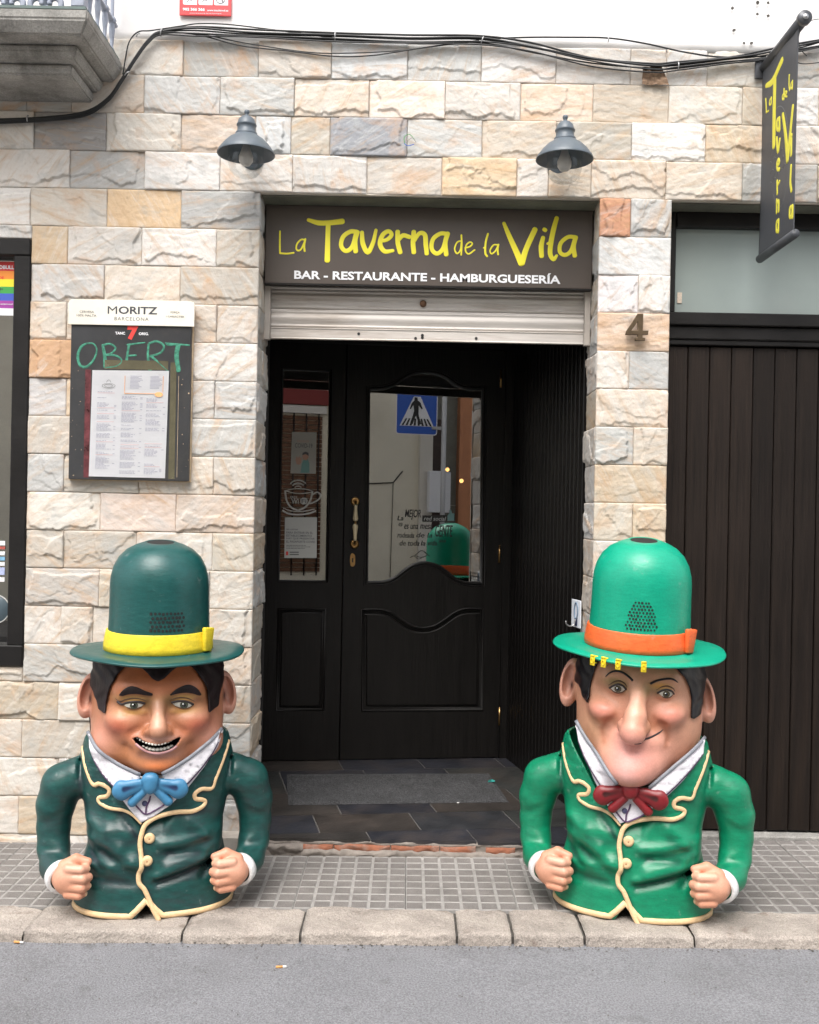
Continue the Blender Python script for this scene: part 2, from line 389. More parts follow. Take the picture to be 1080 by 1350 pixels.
for i in range(-8, 8):
    for j in range(2):
        x = xj+i*TS; y = KY1+j*TS
        o = link('paving_tile', tm, None, pav)
        o.matrix_world = Matrix.Translation((x, y, gz(x)+random.uniform(-.0012, .0012))) @ slope
box('pavement_bed', -3.2, 3.2, KY1, .12, -.16, -.075, M_darkjoint, pav)
box('concrete_strip', .985, 3.2, KY1+2*TS+.003, .30, -.10, -.006, M_concrete, pav, bev=.006)

# ------------------------------------------------------------------ the tavern front
bld = empty('tavern_building', (0, 0, 0), label='stone clad tavern front with white plaster above and a dark recessed doorway', cat='building')
OPW = (-3.0, -1.512, .640, 2.330)      # window opening
OPD = (-.612, .728, -1, 2.530)         # doorway
OPG = (1.013, 2.60, -1, 2.530)         # garage
ZT = 3.125
bm = bmesh.new()
MY = -.0055
bx(bm, OPW[1], OPD[0]-.016, MY, .30, -.12, ZT); bx(bm, -3.0, OPW[1]-.001, MY, .30, -.12, OPW[2]); bx(bm, -3.0, OPW[1]-.001, MY, .30, OPW[3], ZT)
bx(bm, OPD[0]-.0155, 2.60, MY, .30, OPD[3], ZT); bx(bm, OPD[1]+.016, OPG[0], MY, .26, -.12, OPD[3]-.0005); bx(bm, 2.6005, 3.6, MY, .30, -.12, ZT); bx(bm, -3.6, -3.0, 0, .3, -.12, ZT)
swall = bmfin('stone_wall', bm, M_mortar, bld)
PAL = [(0.593, 0.527, 0.451), (0.562, 0.496, 0.413), (0.51, 0.506, 0.484), (0.624, 0.58, 0.528), (0.666, 0.644, 0.616), (0.499, 0.454, 0.385), (0.582, 0.512, 0.44), (0.53, 0.538, 0.533), (0.603, 0.538, 0.462), (0.458, 0.454, 0.44), (0.634, 0.601, 0.561), (0.426, 0.417, 0.391), (0.551, 0.459, 0.352), (0.603, 0.564, 0.506)]
def stone(U0, w, h, T, colr, dep=.0, plain=False):
    """one split-faced slab, w x h, laid in the local XZ plane with its face towards -Y; T places it"""
    nx, nz = max(8, int(w/.0040)), max(8, int(h/.0040))
    u, v = np.meshgrid(np.linspace(0, w, nx+1), np.linspace(0, h, nz+1), indexing='ij')
    s1, s2 = random.random()*50, random.random()*50
    H = np.full_like(u, .0085+random.uniform(-.002, .002)+dep)
    l = .008+.030*random.random()**2+.018*fbm(v*13+s1, v*0+s2, 5)
    r_ = w-.008-.030*random.random()**2+.018*fbm(v*13+s2, v*0+s1, 5)
    bb = .008+.036*random.random()**2+.024*fbm(u*10+s1, u*0+s2+5, 5)+.004*fbm(u*60+s1, v*60+s2, 2)
    tt = h-.004-.020*random.random()**2+.016*fbm(u*8+s2, u*0+s1+5, 4)
    if random.random() < .55: l = l*0-.02
    if random.random() < .55: r_ = r_*0+w+.02
    if random.random() < .75: tt = tt*0+h+.02
    if random.random() < .18: bb = bb*0-.02
    d = np.minimum(np.minimum(u-l, r_-u), np.minimum(v-bb, tt-v))
    hh = random.uniform(.002, .0065)*(.25 if random.random() < .22 else 1)
    H += hh*np.clip(d/.0026+.5, 0, 1)
    a = random.random()*6.28; q = (u-w/2)*math.cos(a)+(v-h/2)*math.sin(a)+.035*fbm(u*12+s1, v*12+s2, 5)
    if random.random() < .75: H += random.uniform(.0015, .0045)*np.clip(q/.002, 0, 1)*(d > 0)
    q2 = (u-w*random.random())*math.sin(a)-(v-h*random.random())*math.cos(a)+.03*fbm(u*14+s2, v*14+s1, 5)
    if random.random() < .45: H += random.uniform(.001, .003)*np.clip(q2/.002, 0, 1)*(d > 0)
    H += (u-w/2)*random.uniform(-.012, .012)+(v-h/2)*random.uniform(-.025, .025)
    H += .0011*fbm(u*14+s1, v*34+s2, 4)+.0007*fbm(u*60+s2, v*90+s1, 2)
    e = np.minimum(np.minimum(u, w-u), np.minimum(v, h-v)); H -= .0018*np.exp(-e/.0025)
    H = np.clip(H, .003, None)
    V = np.stack([u, -H, v], -1).reshape(-1, 3); n = (nx+1)*(nz+1)
    i = np.arange(n).reshape(nx+1, nz+1)
    f = np.stack([i[:-1, :-1], i[1:, :-1], i[1:, 1:], i[:-1, 1:]], -1).reshape(-1, 4)
    ring = np.concatenate([i[:, 0], i[-1, 1:], i[-2::-1, -1], i[0, -2:0:-1]])
    back = V[ring].copy(); back[:, 1] = .001; V = np.concatenate([V, back]); k = len(ring); bi = np.arange(n, n+k)
    sd = np.stack([ring, bi, np.roll(bi, -1), np.roll(ring, -1)], -1)
    f = np.concatenate([f, sd])
    me = mkmesh('stone', V, f, False)
    o = link('stone', me, M_stone, swall); o.matrix_world = T
    j = random.uniform(.90, 1.08); o.color = (min(1, colr[0]*j), min(1, colr[1]*j), min(1, colr[2]*j), 1)
    return o
def special(row, xm):
    z = 2.382-.15*row+.075
    for (px, py, c) in ((86, 178, (.20, .19, .19)), (487, 180, (.30, .31, .33)), (68, 473, (.58, .37, .23)), (815, 285, (.52, .27, .17)), (270, 178, (.56, .43, .33)),
                        (165, 275, (.68, .50, .32)), (840, 430, (.66, .50, .38)), (250, 800, (.46, .47, .47)), (170, 780, (.50, .43, .33)), (60, 345, (.60, .47, .33)), (820, 385, (.70, .66, .66)),
                        (70, 530, (.62, .60, .60)), (865, 190, (.72, .70, .67)), (330, 430, (.62, .55, .48)), (640, 240, (.66, .52, .36)), (190, 215, (.58, .52, .46)), (45, 780, (.46, .42, .38)),
                        (180, 735, (.70, .64, .58)), (160, 678, (.66, .52, .44)), (300, 675, (.66, .52, .42)), (50, 925, (.46, .40, .32)), (840, 330, (.66, .66, .65)), (700, 140, (.66, .54, .44)), (560, 130, (.68, .60, .53))):
        p = W(px, py)
        if abs(p.z-z) < .075 and abs(p.x-xm) < .12: return c
    return None
def clip1(a, b, ops):
    segs = [(a, b)]
    for (o0, o1) in ops:
        ns = []
        for (s, e) in segs:
            if o1 <= s or o0 >= e: ns.append((s, e)); continue
            if s < o0: ns.append((s, o0))
            if e > o1: ns.append((o1, e))
        segs = ns
    return segs
G = .0010
XL, XR = -2.62, 2.40
for row in range(-4, 18):
    if row < -4: continue
    z0, z1 = 2.382-.15*row-.0, 2.532-.15*row
    if row == -4: z0, z1 = 2.982, ZT
    if row == 17: z0 = -.10
    full = [(o[0], o[1]) for o in (OPW, OPD, OPG) if o[2] <= z0+.02 and o[3] >= z1-.02]
    part = [o for o in (OPW,) if not (o[2] <= z0+.02 and o[3] >= z1-.02) and o[2] < z1-.001 and o[3] > z0+.001]
    ph = -1.516 if row % 2 == 0 else -1.3685
    js = [XL]+[ph+.295*n+random.uniform(-.006, .006) for n in range(-9, 20)]+[XR]
    js = sorted(x for x in js if XL <= x <= XR)
    js = [x for i, x in enumerate(js) if i == 0 or x-js[i-1] > .05]
    cells = []
    for (s, e) in clip1(XL, XR, full):
        pts = [s]+[x for x in js if s+.055 < x < e-.055]+[e]
        if abs(e-s-(OPG[0]-OPD[1])) < .01: # the pillar: one or two stones a course
            pts = [s, e] if row % 2 else [s, s+(e-s)*random.uniform(.42, .58), e]
        for a, b in zip(pts, pts[1:]):
            if b-a > .2 and random.random() < .14 and abs(e-s-(OPG[0]-OPD[1])) > .01:
                mm = a+(b-a)*random.uniform(.35, .65); cells += [(a, mm), (mm, b)]
            else: cells.append((a, b))
    for (a, b) in cells:
        rects = [(a, b, z0, z1)]
        for o in part:
            nr = []
            for (p, q, c, d) in rects:
                if q <= o[0] or p >= o[1]: nr.append((p, q, c, d)); continue
                if p < o[1] < q: nr.append((o[1], q, c, d)); q = o[1]
                if c < o[2] < d and o[2]-c > .03: nr.append((p, q, c, o[2]))
                if c < o[3] < d and d-o[3] > .03: nr.append((p, q, o[3], d))
            rects = nr
        for (p, q, c, d) in rects:
            if q-p < .03: continue
            cc = special(row, (p+q)/2) or random.choice(PAL)
            warm = .5+.5*((p+q)/2+1.6)/3.2
            if random.random() > warm: cc = tuple(.6*x+.4*y for x, y in zip(cc, (.50, .475, .44)))
            dep = random.uniform(0, .004)+(.003 if row > 14 else 0)
            stone(None, q-p-2*G, d-c-2*G, Matrix.Translation((p+G, -.002, c+G)) @ Matrix.Identity(4), cc, dep)
# returns of the doorway and the garage side
for row in range(0, 18):
    z0, z1 = 2.382-.15*row, 2.532-.15*row
    if row == 17: z0 = -.06
    for (X, sgn, dpt) in ((OPD[0], 1, .30), (OPD[1], -1, .26)):
        c = random.choice(PAL[2:]); w = dpt-.012+random.uniform(-.004, .002)
        if sgn > 0: T = Matrix.Translation((X-.0155, .004, z0+G)) @ Matrix.Rotation(math.pi/2, 4, 'Z')
        else: T = Matrix.Translation((X+.0155, .004+w, z0+G)) @ Matrix.Rotation(-math.pi/2, 4, 'Z')
        stone(None, w, z1-z0-2*G, T, tuple(x*.95 for x in c), 0)
# soffits
box('lintel', OPD[0]+.001, OPD[1]-.001, .012, .295, OPD[3]-.006, OPD[3]-.001, M_soffit, bld)
box('lintel', OPG[0]+.001, OPG[1], .012, .295, OPG[3]-.006, OPG[3]-.001, M_soffit, bld)
# plaster storey with drilled holes
nx, nz = 240, 160
X, Z = np.meshgrid(np.linspace(-5, 5, nx+1), np.linspace(ZT, 8.0, nz+1), indexing='ij')
Y = -.012-.004*fbm(X*2.2, Z*2.2, 3)-.0012*fbm(X*18, Z*18, 2)
edge = .006*fbm(X[:, 0]*14, X[:, 0]*0, 3); Z[:, 0] += edge-.006
V = np.stack([X, Y, Z], -1).reshape(-1, 3); i = np.arange((nx+1)*(nz+1)).reshape(nx+1, nz+1)
f = np.stack([i[:-1, :-1], i[1:, :-1], i[1:, 1:], i[:-1, 1:]], -1).reshape(-1, 4)
bk = V[i[:, 0]].copy(); bk[:, 1] = .05; nb = len(V); V = np.concatenate([V, bk]); bi = np.arange(nb, nb+nx+1)
f = np.concatenate([f, np.stack([i[:-1, 0], bi[:-1], bi[1:], i[1:, 0]], -1)])
link('plaster_wall', mkmesh('plaster_wall', V, f, True), M_plaster, bld)
box('upper_wall', -5, 5, .02, .30, ZT+.001, 8.0, M_mortar, bld)
for (px, py) in ((965, 12), (998, 5), (1012, 5), (998, 20), (1012, 22), (967, 41), (980, 58), (990, 58)):
    p = W(px, py, -.012); bm = bmesh.new()
    r = bmesh.ops.create_circle(bm, segments=9, radius=.006*random.uniform(.8, 1.3), cap_ends=True)
    for q in r['verts']: q.co = FRONT @ (q.co*random.uniform(.75, 1.2)); q.co += Vector((p.x, -.0205, p.z))
    bmfin('drill_hole', bm, M_darkjoint, bld)
# a missing stone chip showing the rough bed behind
p0, p1 = W(845, 92), W(880, 116)
rub = sheet('rough_patch', 0, 1, 0, 1, 0, 20, 12, 0, M_brick, bld)
vv = []
for q in rub.data.vertices:
    x, z = q.co.x, q.co.y
    vv.append((p0.x+x*(p1.x-p0.x)*(1-.3*z), -.030-.006*float(fbm(np.array(x*6), np.array(z*6), 3)), p1.z+z*(p0.z-p1.z)))
rub.data.vertices.foreach_set('co', np.array(vv, dtype=np.float32).ravel()); rub.data.materials.clear(); rub.data.materials.append(mat('rubble bed', (.26, .17, .11), .95, var=.4, vscale=25, bump=1, bscale=40))

# ------------------------------------------------------------------ left window
wf = empty('shop_window', (0, 0, 0)); wf.parent = bld
bm = bmesh.new()
bx(bm, -3.0, -1.514, -.022, .08, 2.263, 2.328, .004); bx(bm, -3.0, -1.514, -.022, .08, .642, .724, .004)
bx(bm, -1.578, -1.514, -.018, .08, .7245, 2.2625, .003)
bmfin('window_frame', bm, M_frame, wf)
box('window_pane', -3.0, -1.578, .030, .036, .724, 2.263, glass('window glass', .42, (.45, .46, .43)), wf)
bm = bmesh.new(); bx(bm, -3.4, -1.3, 1.4, 1.5, 0, 3); bx(bm, -1.36, -1.30, .3, 1.5, 0, 3); bx(bm, -3.4, -1.3, .3, 1.5, -.05, 0); bx(bm, -3.4, -1.3, .3, 1.5, 3, 3.05); bx(bm, -3.4, -3.35, .3, 1.5, 0, 3)
bmfin('window_room', bm, mat('room wall', (.16, .14, .10), .8, var=.3, vscale=3), wf)

# ------------------------------------------------------------------ garage side: transom and boarded gate
gg = empty('garage_gate', (0, 0, 0)); gg.parent = bld
GY = .12
bm = bmesh.new()
bx(bm, OPG[0]+.003, 1.064, GY-.01, .30, 2.114, 2.523, .004); bx(bm, 1.0645, OPG[1], GY-.012, .30, 2.462, 2.523, .004)
bx(bm, OPG[0]+.003, OPG[1], GY-.022, .30, 2.062, 2.1135, .004); bx(bm, OPG[0]+.003, OPG[1], GY-.004, .30, 2.006, 2.0615, .005)
bx(bm, OPG[0]+.003, OPG[1], GY+.004, .30, 1.985, 2.0055, .003)
bx(bm, OPG[0]+.003, 1.040, GY+.004, .30, -.004, 1.9845, .003)
bmfin('gate_frame', bm, M_frame, gg)
box('transom_pane', 1.064, OPG[1], GY+.025, GY+.033, 2.113, 2.463, M_frost, gg)
a = W(892, 372, GY+.02); b = W(899, 398, GY+.02)
x = 1.0405; k = 0
pm = None
while x < OPG[1]:
    w = .0895
    if pm is None:
        bm = bmesh.new(); bx(bm, .0015, w-.0015, 0, .03, 0, 1.978, .003); pm = bpy.data.meshes.new('plank'); bmesh.ops.recalc_face_normals(bm, faces=bm.faces[:]); bm.to_mesh(pm); bm.free(); pm.materials.append(M_plank)
    o = link('plank', pm, None, gg); o.location = (x, GY+.022+random.uniform(-.001, .001), 0.003); x += w
box('gate_back', OPG[0], OPG[1], GY+.06, GY+.08, 0, 2.5, M_void, gg)

# ------------------------------------------------------------------ sign recess and roller shutter
SY = .12
sh = empty('roller_shutter', (0, 0, 0)); sh.parent = bld
M_shbox = mat('shutter case', (.40, .36, .32), .6, var=.15)
def slat(name, z0, z1, m, y, ridges):
    n = 40; prof = []
    for i in range(n+1):
        t = i/n; d = 0
        for (c, w, a) in ridges: d += a*math.exp(-((t-c)/w)**2)
        prof.append((y-d, z0+(z1-z0)*t))
    prof = [(y+.012, z0)]+prof+[(y+.012, z1)]
    V = []; X0, X1 = OPD[0]-.03, OPD[1]+.03
    for (yy, z) in prof: V += [(X0, yy, z), (X1, yy, z)]
    Fs = [(2*i, 2*i+1, 2*i+3, 2*i+2) for i in range(len(prof)-1)]
    return link(name, mkmesh(name, V, Fs, True), m, sh)
z0 = 1.988
slat('slat', z0+.050, z0+.126, M_alu, .20, ((.08, .05, .006), (.5, .25, .007), (.86, .07, .004)))
slat('slat', z0+.128, z0+.206, M_alu, .20, ((.08, .05, .006), (.36, .10, .004), (.66, .14, .007), (.93, .05, .004)))
slat('slat', z0+.208, z0+.27, M_alu, .197, ((.10, .06, .006), (.5, .25, .007)))
slat('bottom_bar', z0, z0+.048, M_alu, .190, ((.05, .05, .004), (.95, .05, .004)))
for px, py in ((473, 440), (548, 446), (557, 445), (557, 442), (628, 446)):
    p = W(px, py, .187); bm = bmesh.new(); r = bmesh.ops.create_circle(bm, segments=12, radius=.0062, cap_ends=True)
    for q in r['verts']: q.co = FRONT @ q.co; q.co += Vector((p.x, .1875, p.z))
    bmfin('bolt_hole', bm, M_black, sh)
p = W(558, 400, .19); bm = bmesh.new(); lathe(bm, [(0, .012), (.009, .012), (.0135, .009), (.0145, 0)], 20, Matrix.Translation((p.x, .197, p.z)) @ Matrix.Rotation(math.pi/2, 4, 'X'))
bmfin('lock', bm, mat('rusty lock', (.22, .12, .07), .5, metal=.6, var=.3), sh, True)
for X in (OPD[0], OPD[1]):
    box('guide_rail', X-.0 if X < 0 else X-.022, X+.022 if X < 0 else X, .155, .185, OPD[3]-.55, OPD[3]-.01, M_shbox, sh)
box('shutter_case', OPD[0]-.03, OPD[1]+.03, .26, .285, z0+.24, OPD[3]-.01, M_void, sh)

# ------------------------------------------------------------------ doorway recess
DA = R(8.0)
DP = W(665, 998, 1.20); DN = Vector((math.sin(DA), -math.cos(DA), 0)); DD = Vector((math.cos(DA), math.sin(DA), 0))
FZ0 = DP.z                                   # floor level at the door
DO = DP+DD*0.0
DT = Matrix((( DD.x, 0, DN.x*-1, DP.x), (DD.y, 0, DN.y*-1, DP.y), (0, 1, 0, DP.z), (0, 0, 0, 1)))   # local: x along the door, y up, z into the house
def D(px, py, off=0.0):
    p = WP(px, py, DP+DN*off, DN)-DP
    return (p.dot(DD), p.z)
rec = empty('doorway_recess', (0, 0, 0)); rec.parent = bld
PW0 = Vector((OPD[1]-.002, .265, 0)); PW1 = Vector((DP.x, DP.y, 0))
dv = (PW1-PW0); ln = dv.length; ang = math.atan2(dv.y, dv.x)
npl = 21; wpl = ln/npl; pm = None
for k in range(npl):
    if pm is None:
        bm = bmesh.new(); bx(bm, .001, wpl-.001, -.02, 0, -.03, 2.4, .0035); pm = bpy.data.meshes.new('plank'); bmesh.ops.recalc_face_normals(bm, faces=bm.faces[:]); bm.to_mesh(pm); bm.free(); pm.materials.append(M_wood)
    o = link('plank', pm, None, rec); o.matrix_world = Matrix.Translation(PW0+dv.normalized()*(wpl*k)) @ Matrix.Rotation(ang, 4, 'Z') @ Matrix.Translation((0, .0, 0))
bm = bmesh.new()
bx(bm, -1.0, -.95, .30, 1.5, -.1, 2.6); bx(bm, -1.0, 1.0, .30, 1.3, 2.19, 2.24)
bx(bm, -.95, OPD[0]-.001, .301, .34, -.1, 2.4)
bmfin('recess_wall', bm, M_void, rec)
# ------------------------------------------------------------------ the entrance door (set askew in the recess)
ed = empty('entrance_door', (0, 0, 0)); ed.parent = bld
def place(me, T): me.transform(T); me.update(); return me
def leaf(name, loops, m, parent, thick=.020, z=0.0, bev=.004, **k):
    me = polyfill(loops, thick-bev, bev); return link(name, place(me, DT @ Matrix.Translation((0, 0, z))), m, parent, **k)
def rect(a, b, c, d): return [(a, c), (b, c), (b, d), (a, d)]
def curve_loop(L, n=7):
    """list of point runs; each run is smoothed on its own"""
    out = []
    for run in L:
        q = catmull(run, n) if len(run) > 2 else [np.array(p) for p in run]
        out += [tuple(p) for p in q]
    res = []
    for p in out:
        if not res or (abs(p[0]-res[-1][0])+abs(p[1]-res[-1][1])) > 1e-5: res.append(p)
    return res
def grow(L, d):
    n = len(L); out = []
    A = sum(L[i][0]*L[(i+1) % n][1]-L[(i+1) % n][0]*L[i][1] for i in range(n)); s = 1 if A > 0 else -1
    for i in range(n):
        p0, p1, p2 = np.array(L[i-1]), np.array(L[i]), np.array(L[(i+1) % n])
        a = p1-p0; b = p2-p1; a /= np.linalg.norm(a)+1e-12; b /= np.linalg.norm(b)+1e-12
        na = np.array((a[1], -a[0])); nb = np.array((b[1], -b[0])); m_ = na+nb; q = m_.dot(m_)
        m_ = m_*(2/q) if q > .3 else na
        out.append(tuple(p1+m_*d*s))
    return out
zb, zt = .006, D(560, 459)[1]
uL = D(338, 800)[0]; uM0, uM1 = D(449.5, 800)[0], D(452, 800)[0]; uR = D(660, 800)[0]
DoorP = lambda pts: [D(*p) for p in pts]
gl_top = DoorP([(487, 514), (505, 513), (520, 508), (533, 499), (545, 493.5), (560, 491.5), (575, 493.5), (588, 499), (601, 508), (615, 513), (636, 514)])
gl_bot = DoorP([(634, 768), (613, 767), (600, 762), (588, 752), (575, 744), (560, 741), (545, 744), (532, 752), (520, 761), (507, 766), (484, 767)])
gloop = curve_loop([gl_top, gl_bot])
pn_top = DoorP([(478, 804), (500, 804), (515, 808), (528, 817), (541, 825), (557, 828), (573, 825), (586, 817), (599, 808), (613, 803), (634, 803)])
ploop = curve_loop([pn_top, DoorP([(634, 934), (478, 935)])])
a, b = D(373, 487), D(430, 766); sg = rect(a[0], b[0], b[1], a[1])
a, b = D(368, 803), D(425, 934); sp = rect(a[0], b[0], b[1], a[1])
M_mould = M_wood
def moulding(loop, parent, grw=.004, r=.006, z=-.02):
    L = grow(loop, grw); P = [DT @ Vector((p[0], p[1], z)) for p in L]
    tubeobj('moulding', P, r, M_mould, parent, 8, closed=True)
dl = leaf('door_leaf', [rect(uM1, uR, zb, zt), gloop, ploop], M_wood, ed)
moulding(gloop, dl); moulding(ploop, dl); moulding(gloop, dl, .016, .0035); moulding(ploop, dl, -.006, .004, -.012)
leaf('door_panel', [grow(ploop, -.004)], M_wood, dl, .006, .006, .002); leaf('door_panel', [grow(ploop, -.024)], M_wood, dl, .008, -.002, .005)
leaf('door_pane', [grow(gloop, .006)], M_glassdoor, dl, .003, .002, .0005)
s_l = leaf('side_leaf', [rect(uL, uM0, zb, zt), sg, sp], M_wood, ed)
moulding(sg, s_l); moulding(sp, s_l); moulding(sp, s_l, -.006, .004, -.012)
leaf('door_panel', [grow(sp, -.004)], M_wood, s_l, .006, .006, .002); leaf('door_panel', [grow(sp, -.018)], M_wood, s_l, .008, -.002, .005)
leaf('door_pane', [grow(sg, .006)], M_glassdoor, s_l, .003, .002, .0005)
# frame round both leaves, threshold
leaf('door_frame', [rect(uR+.003, 0.045, 0, zt+.06)], M_wood, ed, .030, 0, .004)
leaf('door_frame', [rect(uL-.12, uL-.004, 0, zt+.06)], M_wood, ed, .030, 0, .004)
leaf('door_frame', [rect(uL-.003, uR+.002, zt+.004, zt+.14)], M_wood, ed, .030, 0, .004)
M_brass = mat('brass', (.45, .27, .11), .3, metal=1, var=.25, vscale=20)
M_ceram = mat('cream ceramic', (.60, .50, .32), .25, spec=.6, var=.1)
def dmat(px, py, z): u, v = D(px, py); return DT @ Matrix.Translation((u, v, z))
# pull handle: two rosettes with brass feet and a two piece ceramic grip
hd = None
top, bot = D(468, 661), D(467, 717)
hd = tubeobj('door_handle', [DT @ Vector((top[0], top[1], -.02)), DT @ Vector((top[0], top[1], -.055)), DT @ Vector((bot[0], bot[1], -.055)), DT @ Vector((bot[0], bot[1], -.02))], .0055, M_brass, ed, 10)
for (px, py) in ((468, 661), (467, 717)):
    latheobj('rosette', [(0, .006), (.010, .008), (.016, .009), (.021, .006), (.0235, 0)], M_brass, hd, 28, dmat(px, py, -.0205) @ Matrix.Rotation(math.pi, 4, 'X'))
h_ = (top[1]-bot[1])
for s in (0, 1):
    prof = [(.0, 0), (.0085, .001), (.009, .010), (.0085, .02), (.0115, .042), (.0140, .054), (.0125, .062), (.006, .066), (0, .066)]
    k = (h_*.5-.022)/.066; prof = [(r_, z*k) for r_, z in prof]
    u, v0 = top[0], top[1]-.016
    T = DT @ Matrix.Translation((u, (v0 if s == 0 else bot[1]+.016), -.055)) @ Matrix.Rotation(math.pi/2 if s == 0 else -math.pi/2, 4, 'X')
    latheobj('grip', prof, M_ceram, hd, 20, T)
u, v = D(464.5, 738)
kp = leaf('lock_plate', [catmull([(u-.011, v-.022), (u, v-.032), (u+.011, v-.022), (u+.011, v+.022), (u, v+.032), (u-.011, v+.022)], 5, True)], M_brass, ed, .003, -.022, .001)
box('keyhole', u-.0035, u+.0035, v-.012, v+.010, -.0275, -.0255, M_black, ed, mat=DT)
for (px, py) in ((338, 935), (657, 943), (657, 730), (338, 728), (337.5, 500), (659, 500)):
    uu, vv_ = D(px, py); tubeobj('hinge', [DT @ Vector((uu, vv_-.045, -.026)), DT @ Vector((uu, vv_+.045, -.026))], .006, M_brass, ed, 8)
# the room behind the panes
bm = bmesh.new()
bx(bm, -2.0, 2.2, 5.0, 5.1, -.1, 3); bx(bm, -2.1, -2.0, 1.1, 5, -.1, 3); bx(bm, 2.2, 2.3, 1.4, 5, -.1, 3); bx(bm, -2, 2.2, 1.0, 5, 2.7, 2.8); bx(bm, -2, 2.2, 1.25, 5, -.1, -.02)
bmfin('bar_room', bm, mat('bar room', (.03, .022, .017), .7, var=.3), rec)

# ------------------------------------------------------------------ entrance floor: slate tiles, broken riser
ent = empty('entrance_floor', (0, 0, 0), kind='structure')
EY = -.125; EZ = .020
def fz(x, y): return EZ+(FZ0-EZ)*max(0, (y-EY))/(DP.y-EY)
def Fp(px, py):
    r = ray(px, py); c = Vector((0, CAMY, CAMZ)); s = (FZ0-EZ)/(DP.y-EY)
    # plane z = EZ + s (y-EY)
    t = (EZ+s*(c.y-EY)-c.z)/(r.z-s*r.y); return c+r*t
skew = (PW0-PW1).normalized()              # towards the street along the planked wall
perp = DD
def floorp(u, w):                          # u along the door from DP to the left, w out from it
    p = DP+perp*(-u)+skew*w; return p
rows_ = [0.0, .20, .58, .90, 1.13, 1.55]
rng_ = random.Random(5)
mt = []
for k, (w0, w1) in enumerate(zip(rows_, rows_[1:])):
    offs = [0.06, .37, .18, .30, .12][k]; us = [-.02]+[offs+.40*i for i in range(0, 5)]
    us = [u for u in us if u < 1.6]
    if k == 4: pass
    for u0, u1 in zip(us, us[1:]):
        c4 = [floorp(u0+.0025, w0+.0025), floorp(u1-.0025, w0+.0025), floorp(u1-.0025, w1-.0025), floorp(u0+.0025, w1-.0025)]
        # clip at the step edge
        pts = []
        for i in range(4):
            p, q = c4[i], c4[(i+1) % 4]
            if p.y > EY: pts.append(p.copy())
            if (p.y > EY) != (q.y > EY): t = (EY-p.y)/(q.y-p.y); pts.append(p+(q-p)*t)
        if len(pts) < 3: continue
        def clipx(P, X, keepless):
            o_ = []
            for i in range(len(P)):
                p, q = P[i], P[(i+1) % len(P)]; ip = (p.x < X) == keepless; iq = (q.x < X) == keepless
                if ip: o_.append(p)
                if ip != iq: t = (X-p.x)/(q.x-p.x); o_.append(p+(q-p)*t)
            return o_
        pts = clipx(pts, OPD[1]-.005, True)
        if len(pts) < 3: continue
        if min(p.y for p in pts) < 0: pts = clipx(pts, OPD[0]+.01, False)
        if len(pts) < 3: continue
        bm = bmesh.new(); dz = rng_.uniform(-.0008, .0008)
        tp = [bm.verts.new((p.x, p.y, fz(p.x, p.y)+dz)) for p in pts]; bt = [bm.verts.new((p.x, p.y, fz(p.x, p.y)-.012)) for p in pts]
        bm.faces.new(tp); bm.faces.new(bt[::-1])
        for i in range(len(pts)): bm.faces.new((tp[i], bt[i], bt[(i+1) % len(pts)], tp[(i+1) % len(pts)]))
        o = bmfin('floor_tile', bm, None, ent); cc = rng_.choice([(.024, .025, .028), (.021, .022, .028), (.030, .027, .025), (.027, .028, .027), (.033, .028, .025), (.019, .020, .026)])
        key = 'slate %.3f %.3f' % cc[:2]
        mm = bpy.data.materials.get(key) or mat(key, cc, .46, var=.35, vscale=7, bump=.4, bscale=25, dirt=(.060, .046, .038), dscale=3.8, damt=.7)
        o.data.materials.append(mm)
V = [(-.93, 1.3), (-.93, .31), (OPD[0]+.005, .30), (OPD[0]+.005, EY+.004), (OPD[1]-.006, EY+.004), (OPD[1]-.006, .27), (DP.x+.05, 1.3)]
link('tile_grout', mkmesh('tile_grout', [(x, y, fz(x, y)-.0022) for x, y in V], [tuple(range(len(V)))]), mat('pale tile grout', (.10, .094, .088), .9, var=.4, vscale=14), ent)
box('floor_bed', -.94, OPD[1]+.02, EY+.016, 1.4, -.10, EZ-.010, M_mortar, ent)
box('floor_bed', OPD[0]-.02, OPD[1]-.004, EY+.004, .2, -.10, EZ-.0125, M_rubble, ent)
# riser: crumbling mortar above and below a strip of broken bricks
def rough(name, x0, x1, z0, z1, y, amp, m, parent, seed, nzs=6):
    n = int((x1-x0)/.008)+2; V = []; ph = seed*13.1
    for i in range(n+1):
        x = x0+(x1-x0)*i/n; e = min(1, min(i, n-i)/3)
        for j in range(nzs+1):
            t = j/nzs; z = z0+(z1-z0)*t
            d = amp*(float(fbm(np.array(x*25+ph), np.array(z*60+ph), 4)))
            z += (.25*(z1-z0))*float(fbm(np.array(x*18+ph), np.array(t*.5), 3))*(1 if 0 < j < nzs else .6)
            V.append((x, y-amp*math.sin(math.pi*t)**.5*e-d*.6, z))
        V.append((x, y+.03, z1)); V.append((x, y+.03, z0))
    m_ = nzs+3; Fs = [(i*m_+j, (i+1)*m_+j, (i+1)*m_+(j+1) % m_, i*m_+(j+1) % m_) for i in range(n) for j in range(m_)]
    Fs += [tuple(range(m_)), tuple(n*m_+j for j in range(m_))]
    return link(name, mkmesh(name, V, Fs, True), m, parent)
rough('rough_mortar', OPD[0]-.02, OPD[1]-.01, -.058, -.018, EY-.012, .010, M_rubble, ent, 1)
rough('rough_mortar', OPD[0]-.02, OPD[1]-.01, -.004, .014, EY+.004, .005, M_rubble, ent, 2, 4)
